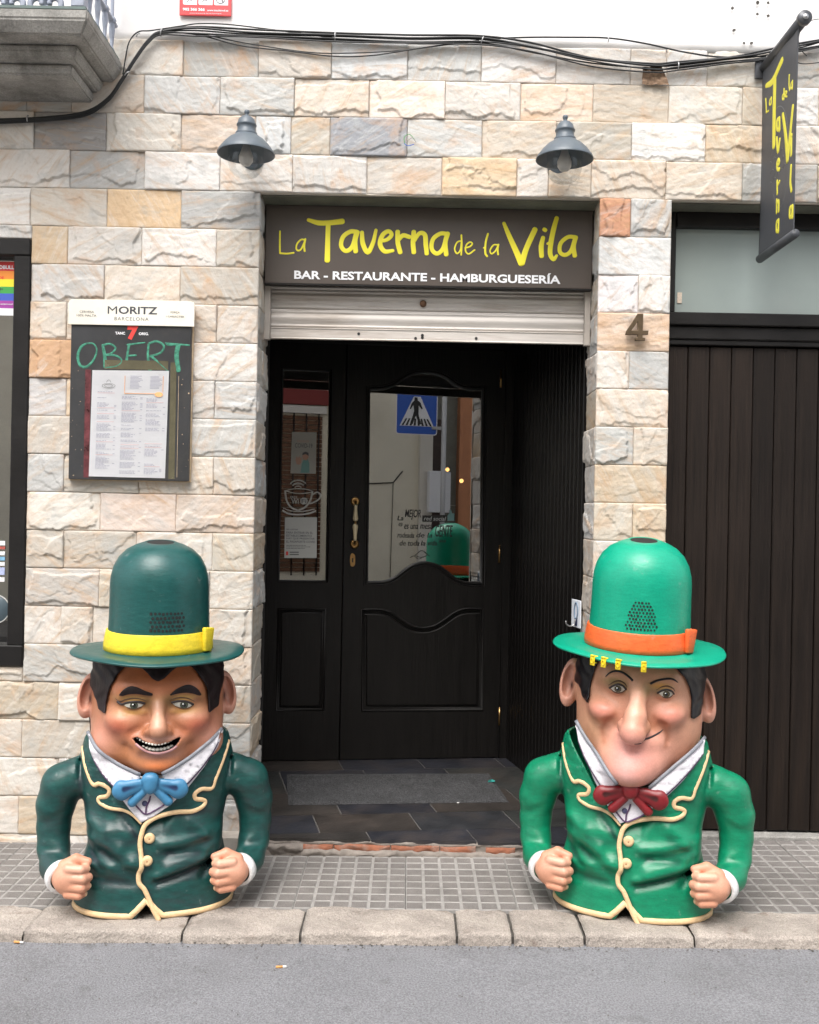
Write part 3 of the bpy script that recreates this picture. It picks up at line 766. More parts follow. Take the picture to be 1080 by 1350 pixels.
xs_ = [W(385, 1115, EY).x, W(440, 1115, EY).x, W(515, 1115, EY).x, W(580, 1115, EY).x, W(628, 1115, EY).x, W(640, 1115, EY).x, W(680, 1115, EY).x]
for i, (a, b) in enumerate(zip(xs_, xs_[1:])):
    if i == 4: continue
    rough('brick', a+.002, b-.002, -.028, .001, EY-.004, .006, M_brick, ent, 3+i, 5)
rough('rough_mortar', W(352, 1115, EY).x, W(400, 1115, EY).x, -.045, .0, EY-.014, .014, M_rubble, ent, 21)
# door mat
mtp = [Fp(378, 1021), Fp(644, 1020), Fp(671, 1058), Fp(380, 1062)]
M_mat = mat('speckled mat', (.058, .058, .061), .95, var=.3, vscale=12, bump=1.0, bscale=300, speck=.95, sscale=170)
bm = bmesh.new(); nx_, ny_ = 60, 16; grid = []
for i in range(nx_+1):
    rr = []
    for j in range(ny_+1):
        u, v = i/nx_, j/ny_
        p = (mtp[0]*(1-u)+mtp[1]*u)*(1-v)+(mtp[3]*(1-u)+mtp[2]*u)*v
        e = min(min(u, 1-u)*nx_, min(v, 1-v)*ny_)
        rr.append(bm.verts.new((p.x, p.y, p.z+(.001 if e < .5 else .006+random.uniform(0, .002)))))
    grid.append(rr)
for i in range(nx_):
    for j in range(ny_): bm.faces.new((grid[i][j], grid[i+1][j], grid[i+1][j+1], grid[i][j+1]))
bmfin('doormat', bm, M_mat, None, False, label='flat grey speckled doormat on the slate floor before the door', cat='doormat')
# ------------------------------------------------------------------ lettering by brush
def brush(bm, P, w, T, depth=.0015, n=6, smooth=True, z=0.0, seg=8):
    """P in 2D; w half-width (number or list at the control points); half-relief stroke lying in the XY plane, mapped by T"""
    pts = catmull(P, n) if (smooth and len(P) > 2) else [np.array(p, float) for p in P]
    m_ = len(pts)
    if hasattr(w, '__len__'): ws = np.interp(np.linspace(0, 1, m_), np.linspace(0, 1, len(w)), w)
    else: ws = np.full(m_, w)
    # round ends
    d0 = (pts[0]-pts[1]); d0 = d0/np.linalg.norm(d0); d1 = pts[-1]-pts[-2]; d1 = d1/np.linalg.norm(d1)
    full = [(pts[0]+d0*ws[0]*.75, ws[0]*.45), (pts[0]+d0*ws[0]*.4, ws[0]*.85)]+list(zip(pts, ws))+[(pts[-1]+d1*ws[-1]*.4, ws[-1]*.85), (pts[-1]+d1*ws[-1]*.75, ws[-1]*.45)]
    rings = []
    for i, (p, r) in enumerate(full):
        a = full[max(0, i-1)][0]; b = full[min(len(full)-1, i+1)][0]; d = b-a; d = d/(np.linalg.norm(d)+1e-9); nn = np.array((-d[1], d[0]))
        ring = []
        for j in range(seg+1):
            q = math.pi*j/seg; k = p+nn*r*math.cos(q); ring.append(bm.verts.new(T @ Vector((k[0], k[1], z+depth*math.sin(q)))))
        rings.append(ring)
    for A, B in zip(rings, rings[1:]):
        for j in range(seg): bm.faces.new((A[j], A[j+1], B[j+1], B[j]))
    for Rg in (rings[0], rings[-1]): bm.faces.new(Rg)
I4 = Matrix.Identity(4)
# ------------------------------------------------------------------ the name board
M_board = mat('brown board', (.078, .062, .052), .36, spec=.5, var=.05, vscale=2, dirt=(.052, .040, .034), dscale=1.6, damt=.5)
M_yel = mat('yellow vinyl', (.87, .78, .035), .45)
M_white = mat('white vinyl', (.80, .80, .82), .45)
sb = empty('name_board', (0, SY, 2.20), label='wide dark brown name board with yellow and white lettering above the door', cat='sign')
box('panel', OPD[0]+.003, OPD[1]-.003, SY, SY+.03, 2.203, 2.5225, M_board, sb, .002).matrix_parent_inverse = sb.matrix_basis.inverted()
def setp(o, p): o.parent = p; o.matrix_parent_inverse = Matrix.Translation(-p.location) if p.rotation_euler[:] == (0, 0, 0) else p.matrix_basis.inverted(); return o
box('edge_strip', OPD[0]+.003, OPD[1]-.003, SY-.004, SY+.03, 2.1975, 2.2025, M_frame, None); setp(bpy.data.objects['edge_strip'], sb)
def cropA(u, v): p = W(340+u/4.696, 260+v/4.696, SY-.001); return (p.x, p.z)
def cropB(u, v): p = W(560+u/4.5, 260+v/4.5, SY-.001); return (p.x, p.z)
kx_ = (SY+4)/F
TXZ = lambda y: Matrix(((1, 0, 0, 0), (0, 0, -1, y), (0, 1, 0, 0), (0, 0, 0, 1)))
def letter(name, strokes, fn, sc, parent, m, y, depth=.0009):
    bm = bmesh.new()
    for i, s in enumerate(strokes):
        P, w = s[0], s[1]; sm = s[2] if len(s) > 2 else True
        ww = [a*sc/2 for a in w] if hasattr(w, '__len__') else w*sc/2
        brush(bm, [fn(*p) for p in P], ww, TXZ(y), depth*(1+.12*i), smooth=sm)
    return setp(bmfin(name, bm, m, None, True), parent)
sA, sB = kx_/4.696, kx_/4.5
LS = [
 (cropA, sA, [([(137, 210), (136, 270), (137, 346)], 11), ([(137, 346), (180, 349), (222, 344)], 11)]),
 (cropA, sA, [([(292, 264), (268, 262), (243, 288), (238, 318), (250, 330), (270, 318), (292, 268)], 10), ([(294, 258), (287, 300), (290, 334)], 12)]),
 (cropA, sA, [([(312, 140), (375, 158), (440, 158), (525, 149)], (22, 32, 32, 34)), ([(436, 160), (433, 250), (430, 392)], (30, 30, 34))]),
 (cropA, sA, [([(612, 213), (572, 213), (528, 245), (516, 300), (545, 332), (585, 305), (610, 218)], 27), ([(616, 214), (602, 270), (606, 336)], 30)]),
 (cropA, sA, [([(645, 216), (650, 285), (680, 340), (712, 285), (732, 202)], (24, 30, 30, 26, 20))]),
 (cropA, sA, [([(752, 272), (800, 262), (828, 232), (808, 210), (772, 235), (757, 290), (785, 334), (838, 330)], (20, 24, 26, 26, 28, 30, 28, 20))]),
 (cropA, sA, [([(866, 212), (867, 280), (882, 342)], 29), ([(872, 262), (900, 236), (940, 246)], (24, 28, 26))]),
 (cropA, sA, [([(966, 213), (961, 280), (966, 342)], 29), ([(966, 275), (1000, 224), (1034, 232), (1040, 290), (1046, 350)], (20, 26, 29, 29, 27))]),
 (cropB, sB, [([(130, 216), (92, 216), (50, 248), (42, 305), (72, 334), (108, 305), (132, 222)], 25), ([(137, 214), (122, 270), (128, 340)], 28)]),
 (cropB, sB, [([(216, 258), (192, 268), (178, 306), (192, 334), (212, 312), (219, 262)], 9), ([(218, 224), (220, 280), (217, 342)], 10)]),
 (cropB, sB, [([(240, 300), (268, 293), (283, 275), (268, 266), (247, 284), (243, 318), (262, 336), (297, 312)], 9)]),
 (cropB, sB, [([(376, 216), (362, 270), (360, 330), (371, 350)], 12), ([(348, 301), (361, 293)], 7)]),
 (cropB, sB, [([(434, 282), (408, 284), (388, 316), (398, 335), (420, 318), (436, 286)], 9), ([(438, 280), (433, 310), (436, 340)], 11)]),
 (cropB, sB, [([(470, 153), (500, 225), (545, 325), (575, 392)], (20, 28, 34, 40)), ([(576, 392), (605, 300), (655, 190)], (36, 32, 32))]),
 (cropB, sB, [([(703, 238), (692, 290), (694, 350)], (24, 30, 28)), ([(708, 190), (718, 196)], 24)]),
 (cropB, sB, [([(784, 122), (765, 190), (750, 265), (745, 335), (765, 368), (784, 345)], (26, 30, 30, 28, 24, 16)), ([(728, 276), (745, 264)], 14)]),
 (cropB, sB, [([(893, 236), (850, 236), (808, 272), (802, 322), (832, 342), (868, 318), (892, 246)], 24), ([(897, 236), (884, 290), (891, 348)], 27)])]
for fn, sc, st_ in LS: letter('letter', st_, fn, sc, sb, M_yel, SY-.0006)
a, b = W(388, 363, SY), W(739, 368, SY)
me = fittext('BAR - RESTAURANTE - HAMBURGUESERÍA', b.x-a.x, .0425, .028, .0008)
T = Matrix.Translation(((a.x+b.x)/2, SY-.0012, (a.z+b.z)/2+.004)) @ FRONT
setp(link('lettering', place(me, T), M_white), sb)

# ------------------------------------------------------------------ house number
M_bronze = mat('bronze number', (.12, .085, .052), .45, metal=.7, var=.2, vscale=30)
def n4(u, v): p = W(660+u/2.571, 240+v/2.571, -.03); return (p.x, p.z)
o4 = [n4(*p) for p in ((462, 450), (480, 450), (478, 507), (497, 507), (496, 518), (478, 518), (477, 530), (486, 532), (486, 538), (455, 538), (455, 532), (463, 530), (463, 518), (423, 518), (425, 508))]
i4 = [n4(*p) for p in ((464, 472), (464, 507), (438, 507))]
me = polyfill([o4, i4], .006, .0015)
num = link('house_number', place(me, TXZ(-.040)), M_bronze, None, label='bronze house number 4 fixed to the stone pillar', cat='house number')

# ------------------------------------------------------------------ barn lamps
M_lamp = mat('grey blue lamp enamel', (.088, .110, .132), .42, spec=.5, var=.12, vscale=14, dirt=(.07, .09, .085), dscale=9, damt=.4)
M_lampin = mat('lamp inside', (.05, .055, .06), .6)
M_bulb = mat('frosted bulb', (.50, .48, .46), .3, spec=.4)
M_globe = glass('lamp globe', .02, (.97, .975, .97))
for nd in M_globe.node_tree.nodes:
    if nd.type == 'MATH': nd.inputs[1].default_value = .18; nd.inputs[2].default_value = .03
def wall_lamp(px, py, label, src=None):
    c = W(px, py, -.185)
    root = empty('wall_lamp', c, label=label, cat='wall lamp', group='barn lamps over the tavern door')
    if src is None:
        latheobj('lamp_shade', [(.020, .062), (.046, .060), (.049, .056), (.066, .046), (.086, .026), (.104, .002), (.1085, -.008), (.1085, -.011), (.106, -.0105), (.102, -.002), (.084, .021), (.064, .040), (.044, .052), (.02, .053)], M_lamp, root, 56)
        latheobj('lamp_neck', [(.0, .056), (.0415, .056), (.041, .070), (.038, .072), (.035, .074), (.034, .092), (.0355, .095), (.0375, .098), (.0375, .102), (.034, .108), (.030, .121), (.020, .131), (.0085, .135), (.007, .138), (.007, .142), (.0095, .146), (.0102, .151), (.008, .157), (.0, .160)], M_lamp, root, 40)
        latheobj('glass_globe', [(.066, .030), (.067, .0), (.0665, -.045), (.060, -.070), (.045, -.088), (.025, -.097), (.0, -.099)], M_globe, root, 40)
        latheobj('bulb', [(.012, .04), (.013, .02), (.020, .0), (.027, -.018), (.026, -.036), (.017, -.050), (.0, -.055)], M_bulb, root, 24)
        bm = bmesh.new()
        tube(bm, [Vector(p) for p in catmull([(0, .0, .085), (0, .05, .088), (0, .10, .072), (0, .125, .045), (0, .14, .035), (0, .165, .035)], 5)], .0135, 14)
        lathe(bm, [(0, .014), (.035, .013), (.046, .008), (.048, 0)], 30, Matrix.Translation((0, .17, .035)) @ Matrix.Rotation(math.pi/2, 4, 'X'))
        bmfin('wall_bracket', bm, M_lamp, root, True)
    else:
        for ch in src.children:
            d = ch.copy(); COL.objects.link(d); d.parent = root; d.matrix_parent_inverse = ch.matrix_parent_inverse
    return root
l1 = wall_lamp(324.5, 200, 'grey blue barn lamp with clear globe above the left end of the name board')
l2 = wall_lamp(744.5, 207, 'grey blue barn lamp with clear globe above the right end of the name board', l1)

# ------------------------------------------------------------------ blackboard and menu
MB = W(172, 632, -.035)
mbd = empty('menu_board', MB, label='chalkboard with cream header and green chalk writing hung on the stone wall', cat='menu board')
M_header = mat('cream header', (.78, .75, .66), .45, var=.04, dirt=(.62, .48, .34), dscale=5, damt=.25)
M_chb = mat('blackboard', (.030, .031, .034), .35, spec=.5, var=.2, vscale=5, dirt=(.06, .055, .05), dscale=7, damt=.6)
M_ply = mat('plywood edge', (.50, .38, .25), .8, var=.3, vscale=30)
M_chalk = mat('green chalk', (.055, .235, .155), .95, var=.5, vscale=70, dirt=(.03, .07, .055), dscale=40, damt=.7)
M_red = mat('red print', (.72, .045, .035), .5)
M_ink = mat('dark print', (.05, .05, .06), .6)
M_greyink = mat('grey print', (.13, .125, .12), .7)
BY = -.052
def wb(px, py, y=BY): p = W(px, py, y); return (p.x, p.z)
p00, p11 = wb(90, 631.5), wb(253, 400)
setp(box('board', p00[0], p11[0], BY, -.020, p00[1], p11[1], M_chb, None, .002), mbd)
setp(box('board_back', p00[0]-.005, p11[0]+.004, -.034, -.018, p00[1]-.004, p11[1], M_ply, None, .002), mbd)
h0, h1 = wb(91, 427.5), wb(257, 398)
hd_ = polyfill([[(h0[0], h0[1]), (h1[0], h0[1]), (h1[0], h1[1]-.014), (h1[0]-.004, h1[1]-.004), (h1[0]-.014, h1[1]), (h0[0]+.014, h1[1]), (h0[0]+.004, h1[1]-.004), (h0[0], h1[1]-.014)]], .0035, .0008)
setp(link('header', place(hd_, TXZ(BY-.0045)), M_header), mbd)
def mtext(s, px0, px1, py, hpx, m, y, off=0.0, parent=None, name='lettering', shear=0.0, space=1.0):
    a, b = W(px0, py, y), W(px1, py, y); k = (y+4)/F
    me = fittext(s, b.x-a.x, hpx*k, off, .0003, shear, space); o = link(name, place(me, Matrix.Translation(((a.x+b.x)/2, y, (a.z+b.z)/2)) @ FRONT), m)
    return setp(o, parent) if parent else o
hy = BY-.0092
mtext('M', 142, 154.5, 408.7, 10, M_ink, hy, 0, mbd); mtext('ORITZ', 156.5, 207.5, 409.2, 10, M_ink, hy, .022, mbd); mtext('BARCELONA', 151, 196, 420.3, 4.6, M_greyink, hy, .0, mbd, space=1.2)
for s, x0, x1, y in (('CERVESA', 105, 124, 411), ('100% MALTA', 101, 127, 415.8), ('FORÇA', 225, 237, 412), ('I CARÀCTER', 219, 243, 417)): mtext(s, x0, x1, y, 3.0, M_greyink, hy, 0, mbd)
by = BY-.0006
mtext('7', 168, 182.5, 439, 18, M_red, by, .06, mbd); mtext('TANC', 152, 165, 439.2, 3.6, M_white, by, .03, mbd); mtext('ORIG.', 183, 196, 440, 3.6, M_white, by, .03, mbd)
def cropC(u, v): p = W(80+u/5.838, 390+v/5.838, BY); return (p.x, p.z)
sC = (BY+4)/F/5.838
for st_ in ([([(205, 365), (160, 390), (132, 460), (150, 535), (200, 545), (255, 490), (278, 415), (250, 368), (198, 367)], (14, 20, 22, 20, 20, 16, 12, 12, 14))],
            [([(325, 385), (340, 470), (342, 545)], (22, 26, 28)), ([(322, 380), (380, 370), (422, 402), (390, 442), (342, 455)], 15), ([(345, 455), (430, 462), (470, 502), (430, 540), (350, 552)], 16)],
            [([(526, 385), (512, 465), (505, 548)], (18, 18, 28)), ([(515, 377), (580, 368), (648, 360)], (14, 14, 10)), ([(512, 462), (582, 458)], 14)],
            [([(676, 375), (672, 470), (688, 572)], (16, 18, 26)), ([(682, 366), (740, 350), (795, 385), (770, 438), (690, 466)], 17), ([(695, 462), (760, 520), (825, 578)], (20, 16, 10))],
            [([(808, 362), (830, 372), (910, 374), (992, 381)], (10, 26, 14, 12)), ([(905, 380), (892, 460), (906, 575)], (36, 34, 36))]):
    letter('chalk_letter', st_, cropC, sC, mbd, M_chalk, BY-.0004, .0008)
# tape strips, plastic pocket
M_tape = mat('old tape', (.10, .09, .055), .25, spec=.6, var=.3, vscale=8)
for (x0, x1, y0, y1) in ((222, 233, 478, 632), (138, 222, 476, 487), (233, 236, 496, 630)):
    a, b = wb(x0, y1), wb(x1, y0); setp(box('tape_strip', a[0], b[0], BY-.0008-(.0004 if y1 < 600 else 0), BY+.001, a[1]+.002, b[1], M_tape if x1 < 235 else M_ply, None), mbd)
M_scuff = mat('scuffed corner', (.10, .025, .03), .3, var=.8, vscale=30)
a, b = wb(110, 630), wb(120, 487); setp(box('tape_strip', a[0], b[0], BY-.0007, BY+.001, a[1]+.002, b[1], M_scuff, None), mbd)
for q in range(26): # chips in the board coating
    px, py = random.choice(((92, 118), (236, 252))), random.uniform(480, 628)
    a = wb(random.uniform(*px), py); s = random.uniform(.0006, .0022); bm = bmesh.new(); bx(bm, a[0], a[0]+s*random.uniform(.6, 3), BY-.0006, BY+.001, a[1], a[1]+s*random.uniform(.5, 3)); 
    if q == 0: chips = bm
    else:
        me_ = bpy.data.meshes.new('t'); bm.to_mesh(me_); bm.free(); chips.from_mesh(me_); bpy.data.meshes.remove(me_)
o = setp(bmfin('scratches', chips, M_ply), mbd); o['kind'] = 'stuff'
M_paper = mat('laminated paper', (.94, .94, .96), .35, spec=.5)
PY = BY-.0032
menu = empty('menu_sheet', W(168, 628, PY), label='white laminated three column menu sheet taped on the chalkboard', cat='menu')
c4 = [W(122, 488, PY), W(223, 489, PY), W(217.5, 630.5, PY), W(117, 628, PY)]
bm = bmesh.new(); vs4 = [bm.verts.new((p.x, PY-(.0015 if i < 2 else .0), p.z)) for i, p in enumerate(c4)]; f = bm.faces.new(vs4); bmesh.ops.solidify(bm, geom=[f], thickness=.0015)
setp(bmfin('sheet', bm, M_paper), menu)
def sheetp(u, v): # u,v in 0..1 from the upper left
    p = (c4[0]*(1-u)+c4[1]*u)*(1-v)+(c4[3]*(1-u)+c4[2]*u)*v; return Vector((p.x, PY-.0031+.0012*v, p.z))
def qd(bm, u0, v0, u1, v1):
    bm.faces.new([bm.verts.new(sheetp(*q)) for q in ((u0, v0), (u1, v0), (u1, v1), (u0, v1))])
bm = bmesh.new(); bm2 = bmesh.new(); bm3 = bmesh.new(); rg = random.Random(11)
for (u0, u1, v0, v1) in ((.08, .33, .20, .92), (.40, .67, .24, .97), (.72, .97, .26, .56), (.72, .97, .66, .80), (.72, .95, .87, .97)):
    v = v0
    while v < v1:
        if rg.random() < .13: qd(bm2, u0, v, u0+(u1-u0)*.9, v+.003); v += .022; continue
        if rg.random() < .12: v += .02; continue
        u = u0; e = u0+(u1-u0)*rg.uniform(.45, .80)
        while u < e: w = rg.uniform(.012, .045); qd(bm, u, v, min(e, u+w), v+.0042); u += w+.007
        if rg.random() < .4: qd(bm, u1-.03, v, u1, v+.004)
        v += .0115
for u0 in (.50, .76):
    v = .05
    while v < .17: qd(bm, u0, v, u0+rg.uniform(.10, .17), v+.004); v += .0125
setp(bmfin('menu_text', bm, mat('pale print', (.42, .42, .50), .7)), menu)['kind'] = 'stuff'; setp(bmfin('menu_rule', bm2, mat('pink rule', (.75, .48, .48), .7)), menu)['kind'] = 'stuff'
M_orange = mat('orange print', (.85, .42, .18), .6)
for A, B in (((.43, .05), (.43, .215)), ((.93, .05), (.93, .2)), ((.43, .215), (.93, .215))):
    brush(bm3, [(0, 0), (1, 0)], .0016, Matrix.Identity(4), .0003, smooth=False) if False else None
    a_, b_ = sheetp(*A), sheetp(*B); tube(bm3, [a_, b_], .0011, 6)
r_ = bmesh.ops.create_circle(bm3, segments=18, radius=1, cap_ends=True)
cc_ = sheetp(.88, .222)
for q in r_['verts']: q.co = Vector((cc_.x+q.co.x*.0165, cc_.y-.001, cc_.z+q.co.y*.0095))
setp(bmfin('spoon_drawing', bm3, M_orange), menu)
bm = bmesh.new()
for r0 in (.010, .016):
    P = [sheetp(.22, .145)+Vector((r0*math.cos(t)*1.6, 0, r0*math.sin(t)*.55)) for t in np.linspace(0, 2*math.pi, 20, endpoint=False)]; tube(bm, P, .0005, 5, closed=True)
P = [sheetp(.22, .115)+Vector((.008*math.cos(t), 0, .010*math.sin(t))) for t in np.linspace(0, math.pi, 12)]; tube(bm, P, .0005, 5)
setp(bmfin('logo_drawing', bm, M_greyink), menu)

# ------------------------------------------------------------------ hanging banner
bn = empty('hanging_banner', W(1003, 98, 0), label='narrow grey vertical banner with yellow lettering on a pole out from the wall', cat='banner')
M_pole = mat('grey tube', (.075, .078, .085), .35, metal=.4, var=.1)
M_cloth = mat('banner cloth', (.062, .066, .074), .5, spec=.45, var=.12, vscale=3)
XB = W(1003, 98, 0).x+.004
b0 = WX(1006, 96, XB); tip = WX(1061, 19, XB); ZP = (b0.z+tip.z)/2
YT = tip.y
setp(tubeobj('pole', [(XB, -.01, ZP), (XB, YT, ZP)], .0205, M_pole, None, 20), bn)
bm = bmesh.new(); lathe(bm, [(0, .012), (.010, .012), (.012, .009), (.024, .009), (.0255, .006), (.0255, -.012), (.021, -.012)], 28, Matrix.Translation((XB, YT, ZP)) @ Matrix.Rotation(math.pi/2, 4, 'X'))
setp(bmfin('end_cap', bm, M_pole, None, True), bn)
bm = bmesh.new(); lathe(bm, [(0, .004), (.009, .003), (.010, 0)], 18, Matrix.Translation((XB, YT-.012, ZP)) @ Matrix.Rotation(math.pi/2, 4, 'X')); setp(bmfin('screw', bm, M_steel, None, True), bn)
setp(box('wall_plate', XB-.036, XB+.036, -.034, -.022, ZP-.042, ZP+.036, M_pole, None, .002), bn)
yi, yo = -.030, YT+.035
zb_i = WX(1003, 345, XB).z
nyc, nzc = 24, 60; V = []
for i in range(nyc+1):
    for j in range(nzc+1):
        y = yi+(yo-yi)*i/nyc; t = j/nzc; z = ZP-.010+(zb_i+.018-ZP+.010)*t
        V.append((XB-.006+.004*math.sin(3.1*t+2*i/nyc)*t+.0015*math.sin(9*i/nyc+5*t), y, z))
ii = np.arange((nyc+1)*(nzc+1)).reshape(nyc+1, nzc+1); f = np.stack([ii[:-1, :-1], ii[1:, :-1], ii[1:, 1:], ii[:-1, 1:]], -1).reshape(-1, 4)
bm = bmesh.new(); bm.from_mesh(mkmesh('t', V, f, True)); bmesh.ops.solidify(bm, geom=bm.faces[:], thickness=.0016); setp(bmfin('cloth', bm, M_cloth, None, True), bn)
setp(tubeobj('bottom_bar', [(XB-.004, yi-.002, zb_i+.010), (XB-.004, yo+.002, zb_i+.010)], .0165, M_cloth, None, 16), bn)
ban_tree = BVHTree.FromPolygons([tuple(v) for v in V], [tuple(int(k) for k in q) for q in f])
def onban(u, v):
    p = WX(990+u/3.755, v/3.755, XB-.006); return (p.y, p.z)
TB = lambda x: Matrix(((0, 0, -1, x), (1, 0, 0, 0), (0, 1, 0, 0), (0, 0, 0, 1)))
def bletter(name, strokes, m, dep=.0016):
    bm = bmesh.new()
    for i, (P, w) in enumerate(strokes): brush(bm, [onban(*p) for p in P], w, TB(0), dep*(1+.1*i))
    for q in bm.verts:
        h = ban_tree.ray_cast(Vector((XB-.1, q.co.y, q.co.z)), Vector((1, 0, 0)))
        q.co.x += (h[0].x if h[0] else XB-.006)-.0014
    return setp(bmfin(name, bm, m, None, True), bn)
M_byel = mat('yellow print', (.74, .68, .06), .55)
BL = [[([(76, 424), (112, 398), (158, 298)], (.012, .020, .018)), ([(122, 392), (118, 560), (115, 722)], (.022, .022, .020))],
      [([(74, 490), (76, 525), (77, 556)], .007), ([(77, 556), (90, 548)], .005)],
      [([(104, 486), (96, 495), (94, 515), (100, 518), (104, 500)], .006), ([(104, 484), (103, 516)], .007)],
      [([(141, 586), (131, 598), (131, 636), (138, 640), (142, 610)], .010), ([(142, 585), (142, 645)], .011)],
      [([(129, 684), (134, 752), (143, 690)], .011)],
      [([(129, 822), (141, 806), (137, 790), (130, 806), (131, 836), (142, 838)], .010)],
      [([(131, 898), (132, 958)], .011), ([(132, 918), (144, 898)], .009)],
      [([(130, 992), (131, 1052)], .011), ([(131, 1010), (141, 996), (143, 1046)], .010)],
      [([(142, 1092), (132, 1102), (132, 1142), (140, 1140), (144, 1112)], .010), ([(144, 1090), (144, 1148)], .011)],
      [([(163, 462), (157, 475), (158, 492), (164, 484)], .005), ([(165, 440), (164, 492)], .006)],
      [([(170, 472), (178, 458), (172, 452), (169, 474), (179, 478)], .005)],
      [([(190, 372), (189, 420), (192, 446)], .006)],
      [([(207, 404), (200, 412), (199, 436), (206, 432)], .006), ([(208, 400), (207, 440)], .006)],
      [([(158, 568), (174, 680), (187, 790)], (.014, .019, .022)), ([(187, 790), (199, 660), (211, 528)], (.020, .017, .015))],
      [([(206, 688), (206, 766)], .012), ([(207, 668), (208, 672)], .010)],
      [([(206, 822), (203, 900), (208, 945)], .011)],
      [([(211, 1022), (201, 1032), (200, 1072), (207, 1070), (212, 1044)], .010), ([(213, 1020), (212, 1076)], .011)]]
for s in BL: bletter('letter', [(P, [a/1.3 for a in w] if hasattr(w, '__len__') else w/1.3) for P, w in s], M_byel)
M_gline = mat('faint grey print', (.16, .165, .17), .6)
ring = [(145+math.cos(t)*50, 775+math.sin(t)*250) for t in np.linspace(-2.6, 2.3, 22)]
bletter('emblem', [(ring, .0012)]+[([(95+8*k, 720+60*j-14*k) for k in range(12)], .0008) for j in range(4)]+[([(98+9*k, 700+50*j+12*((k+j) % 2)-11*k) for k in range(10)], .0008) for j in range(5)], M_gline, .0006)

# ------------------------------------------------------------------ cables on the wall
M_cable = mat('black cable', (.012, .013, .014), .45, var=.2)
M_clip = mat('galvanised clip', (.42, .42, .42), .4, metal=.7)
cb = empty('cable_run', W(640, 52, -.03), label='sagging bundle of black cables clipped along the top of the stone wall', cat='cables')
main = [(-40, 161), (0, 160), (60, 157), (112, 150), (142, 132), (160, 107), (178, 78), (196, 54), (213, 43), (260, 42), (330, 44), (440, 49), (540, 53), (632, 53), (700, 63), (780, 80), (860, 88), (892, 87), (960, 80), (1000, 75), (1040, 66), (1090, 56)]
rg = random.Random(4)
strands = []
for k in range(6):
    P = []
    for i, (x, y) in enumerate(main):
        nodec = x in (0, 112, 167, 213, 440, 632, 892)
        sp = 1.3 if x < 215 else 3.0
        dy = (k-2.5)*sp*.75+(rg.uniform(-2.2, 2.2) if x > 215 and not nodec else rg.uniform(-.4, .4))
        p = W(x, y+dy, -.036-.006*(k % 2)); P.append(p)
    strands.append((P, .0042 if k < 2 else .0030))
strands.append(([W(x, y, -.033) for x, y in ((162, 98), (165, 80), (170, 56), (182, 42), (200, 40), (240, 34), (262, 31), (300, 32), (360, 39), (440, 50), (480, 56))], .0028))
strands.append(([W(x, y, -.035) for x, y in ((213, 41), (262, 46), (318, 60), (380, 67), (440, 74), (490, 73), (550, 64), (600, 57), (632, 53))], .0028))
strands.append(([W(x, y, -.033) for x, y in ((213, 41), (270, 46), (320, 56), (400, 68), (450, 70), (520, 67), (580, 60), (632, 54))], .0024))
strands.append(([W(x, y, -.033) for x, y in ((632, 51), (700, 49), (750, 49), (802, 50), (850, 57), (900, 68), (950, 75), (1010, 74))], .0034))
strands.append(([W(x, y, -.033) for x, y in [(1080+27*math.cos(t), 52+27*math.sin(t)) for t in np.linspace(2.2, 6.2, 14)]], .0016))
strands.append(([W(x, y, -.033) for x, y in ((1050, 82), (1062, 84), (1090, 81))], .0020))
for P, r in strands: setp(tubeobj('cable', [Vector(p) for p in catmull([tuple(p) for p in P], 6)], r, M_cable, None, 8), cb)
for (px, py, a) in ((37, 157, 90), (168, 98, 40), (213, 43, 80), (182, 46, 50), (442, 48, 90), (636, 53, 70), (894, 87, 90), (802, 52, 90)):
    c = W(px, py, -.036); d = Vector((math.cos(R(a)), 0, math.sin(R(a)))); n = 14; rr = .014 if px not in (182, 802) else .008
    P = [c+d*(rr*math.cos(t))+Vector((0, -rr*.9*math.sin(t), 0)) for t in np.linspace(-.3, math.pi+.3, n)]
    setp(tubeobj('clip', P, .0024, M_clip, None, 6), cb)
# loose wire ends with connectors where a lamp once hung
tw = empty('loose_wire', W(537, 187, -.03), label='small loose blue and green wire ends poking out between the stones', cat='wire')
for pts, c in (([(534, 190), (533, 181), (540, 177), (547, 184)], (.08, .30, .10)), ([(533, 189), (538, 192), (546, 190)], (.05, .12, .45)), ([(536, 187), (544, 181), (549, 188)], (.35, .33, .3))):
    setp(tubeobj('wire', catmull([tuple(W(x, y, -.034)) for x, y in pts], 5), .0016, mat('wire', c, .5), None, 6), tw)

# ------------------------------------------------------------------ alarm plaque
pq = empty('alarm_plaque', W(270, 20, -.02), label='red alarm company plaque with white pictograms on the white plaster', cat='plaque')
QY = -.022; a = W(236.5, 21, QY); b = W(305, 21, QY); qz = (a.z+b.z)/2; qx0, qx1 = a.x, b.x
M_plq = mat('red plaque', (.68, .055, .06), .4, var=.05)
bm = bmesh.new(); bx(bm, qx0, qx1, QY-.003, QY+.004, qz, qz+.20, .0022, 2); setp(bmfin('plate', bm, M_plq), pq)
kk = (QY+4)/F
for i, x in enumerate((241.5, 262, 282.5)):
    x0 = W(x, 5, QY).x; w = 18.5*kk
    P = [(x0, qz+.047), (x0+.002, qz+.043), (x0+.006, qz+.0415), (x0+w, qz+.0415), (x0+w, qz+.098), (x0, qz+.098)]
    setp(link('pictogram', place(polyfill([P], .0004), TXZ(QY-.0036)), M_white), pq)
bm = bmesh.new(); cx_ = W(291, 3, QY).x
tube(bm, [(cx_+.017*math.cos(t), QY-.0045, qz+.066+.017*math.sin(t)) for t in np.linspace(0, 6.28, 24, endpoint=False)], .0012, 6, closed=True); tube(bm, [(cx_-.004, QY-.0045, qz+.080), (cx_+.011, QY-.0045, qz+.052)], .0018, 6)
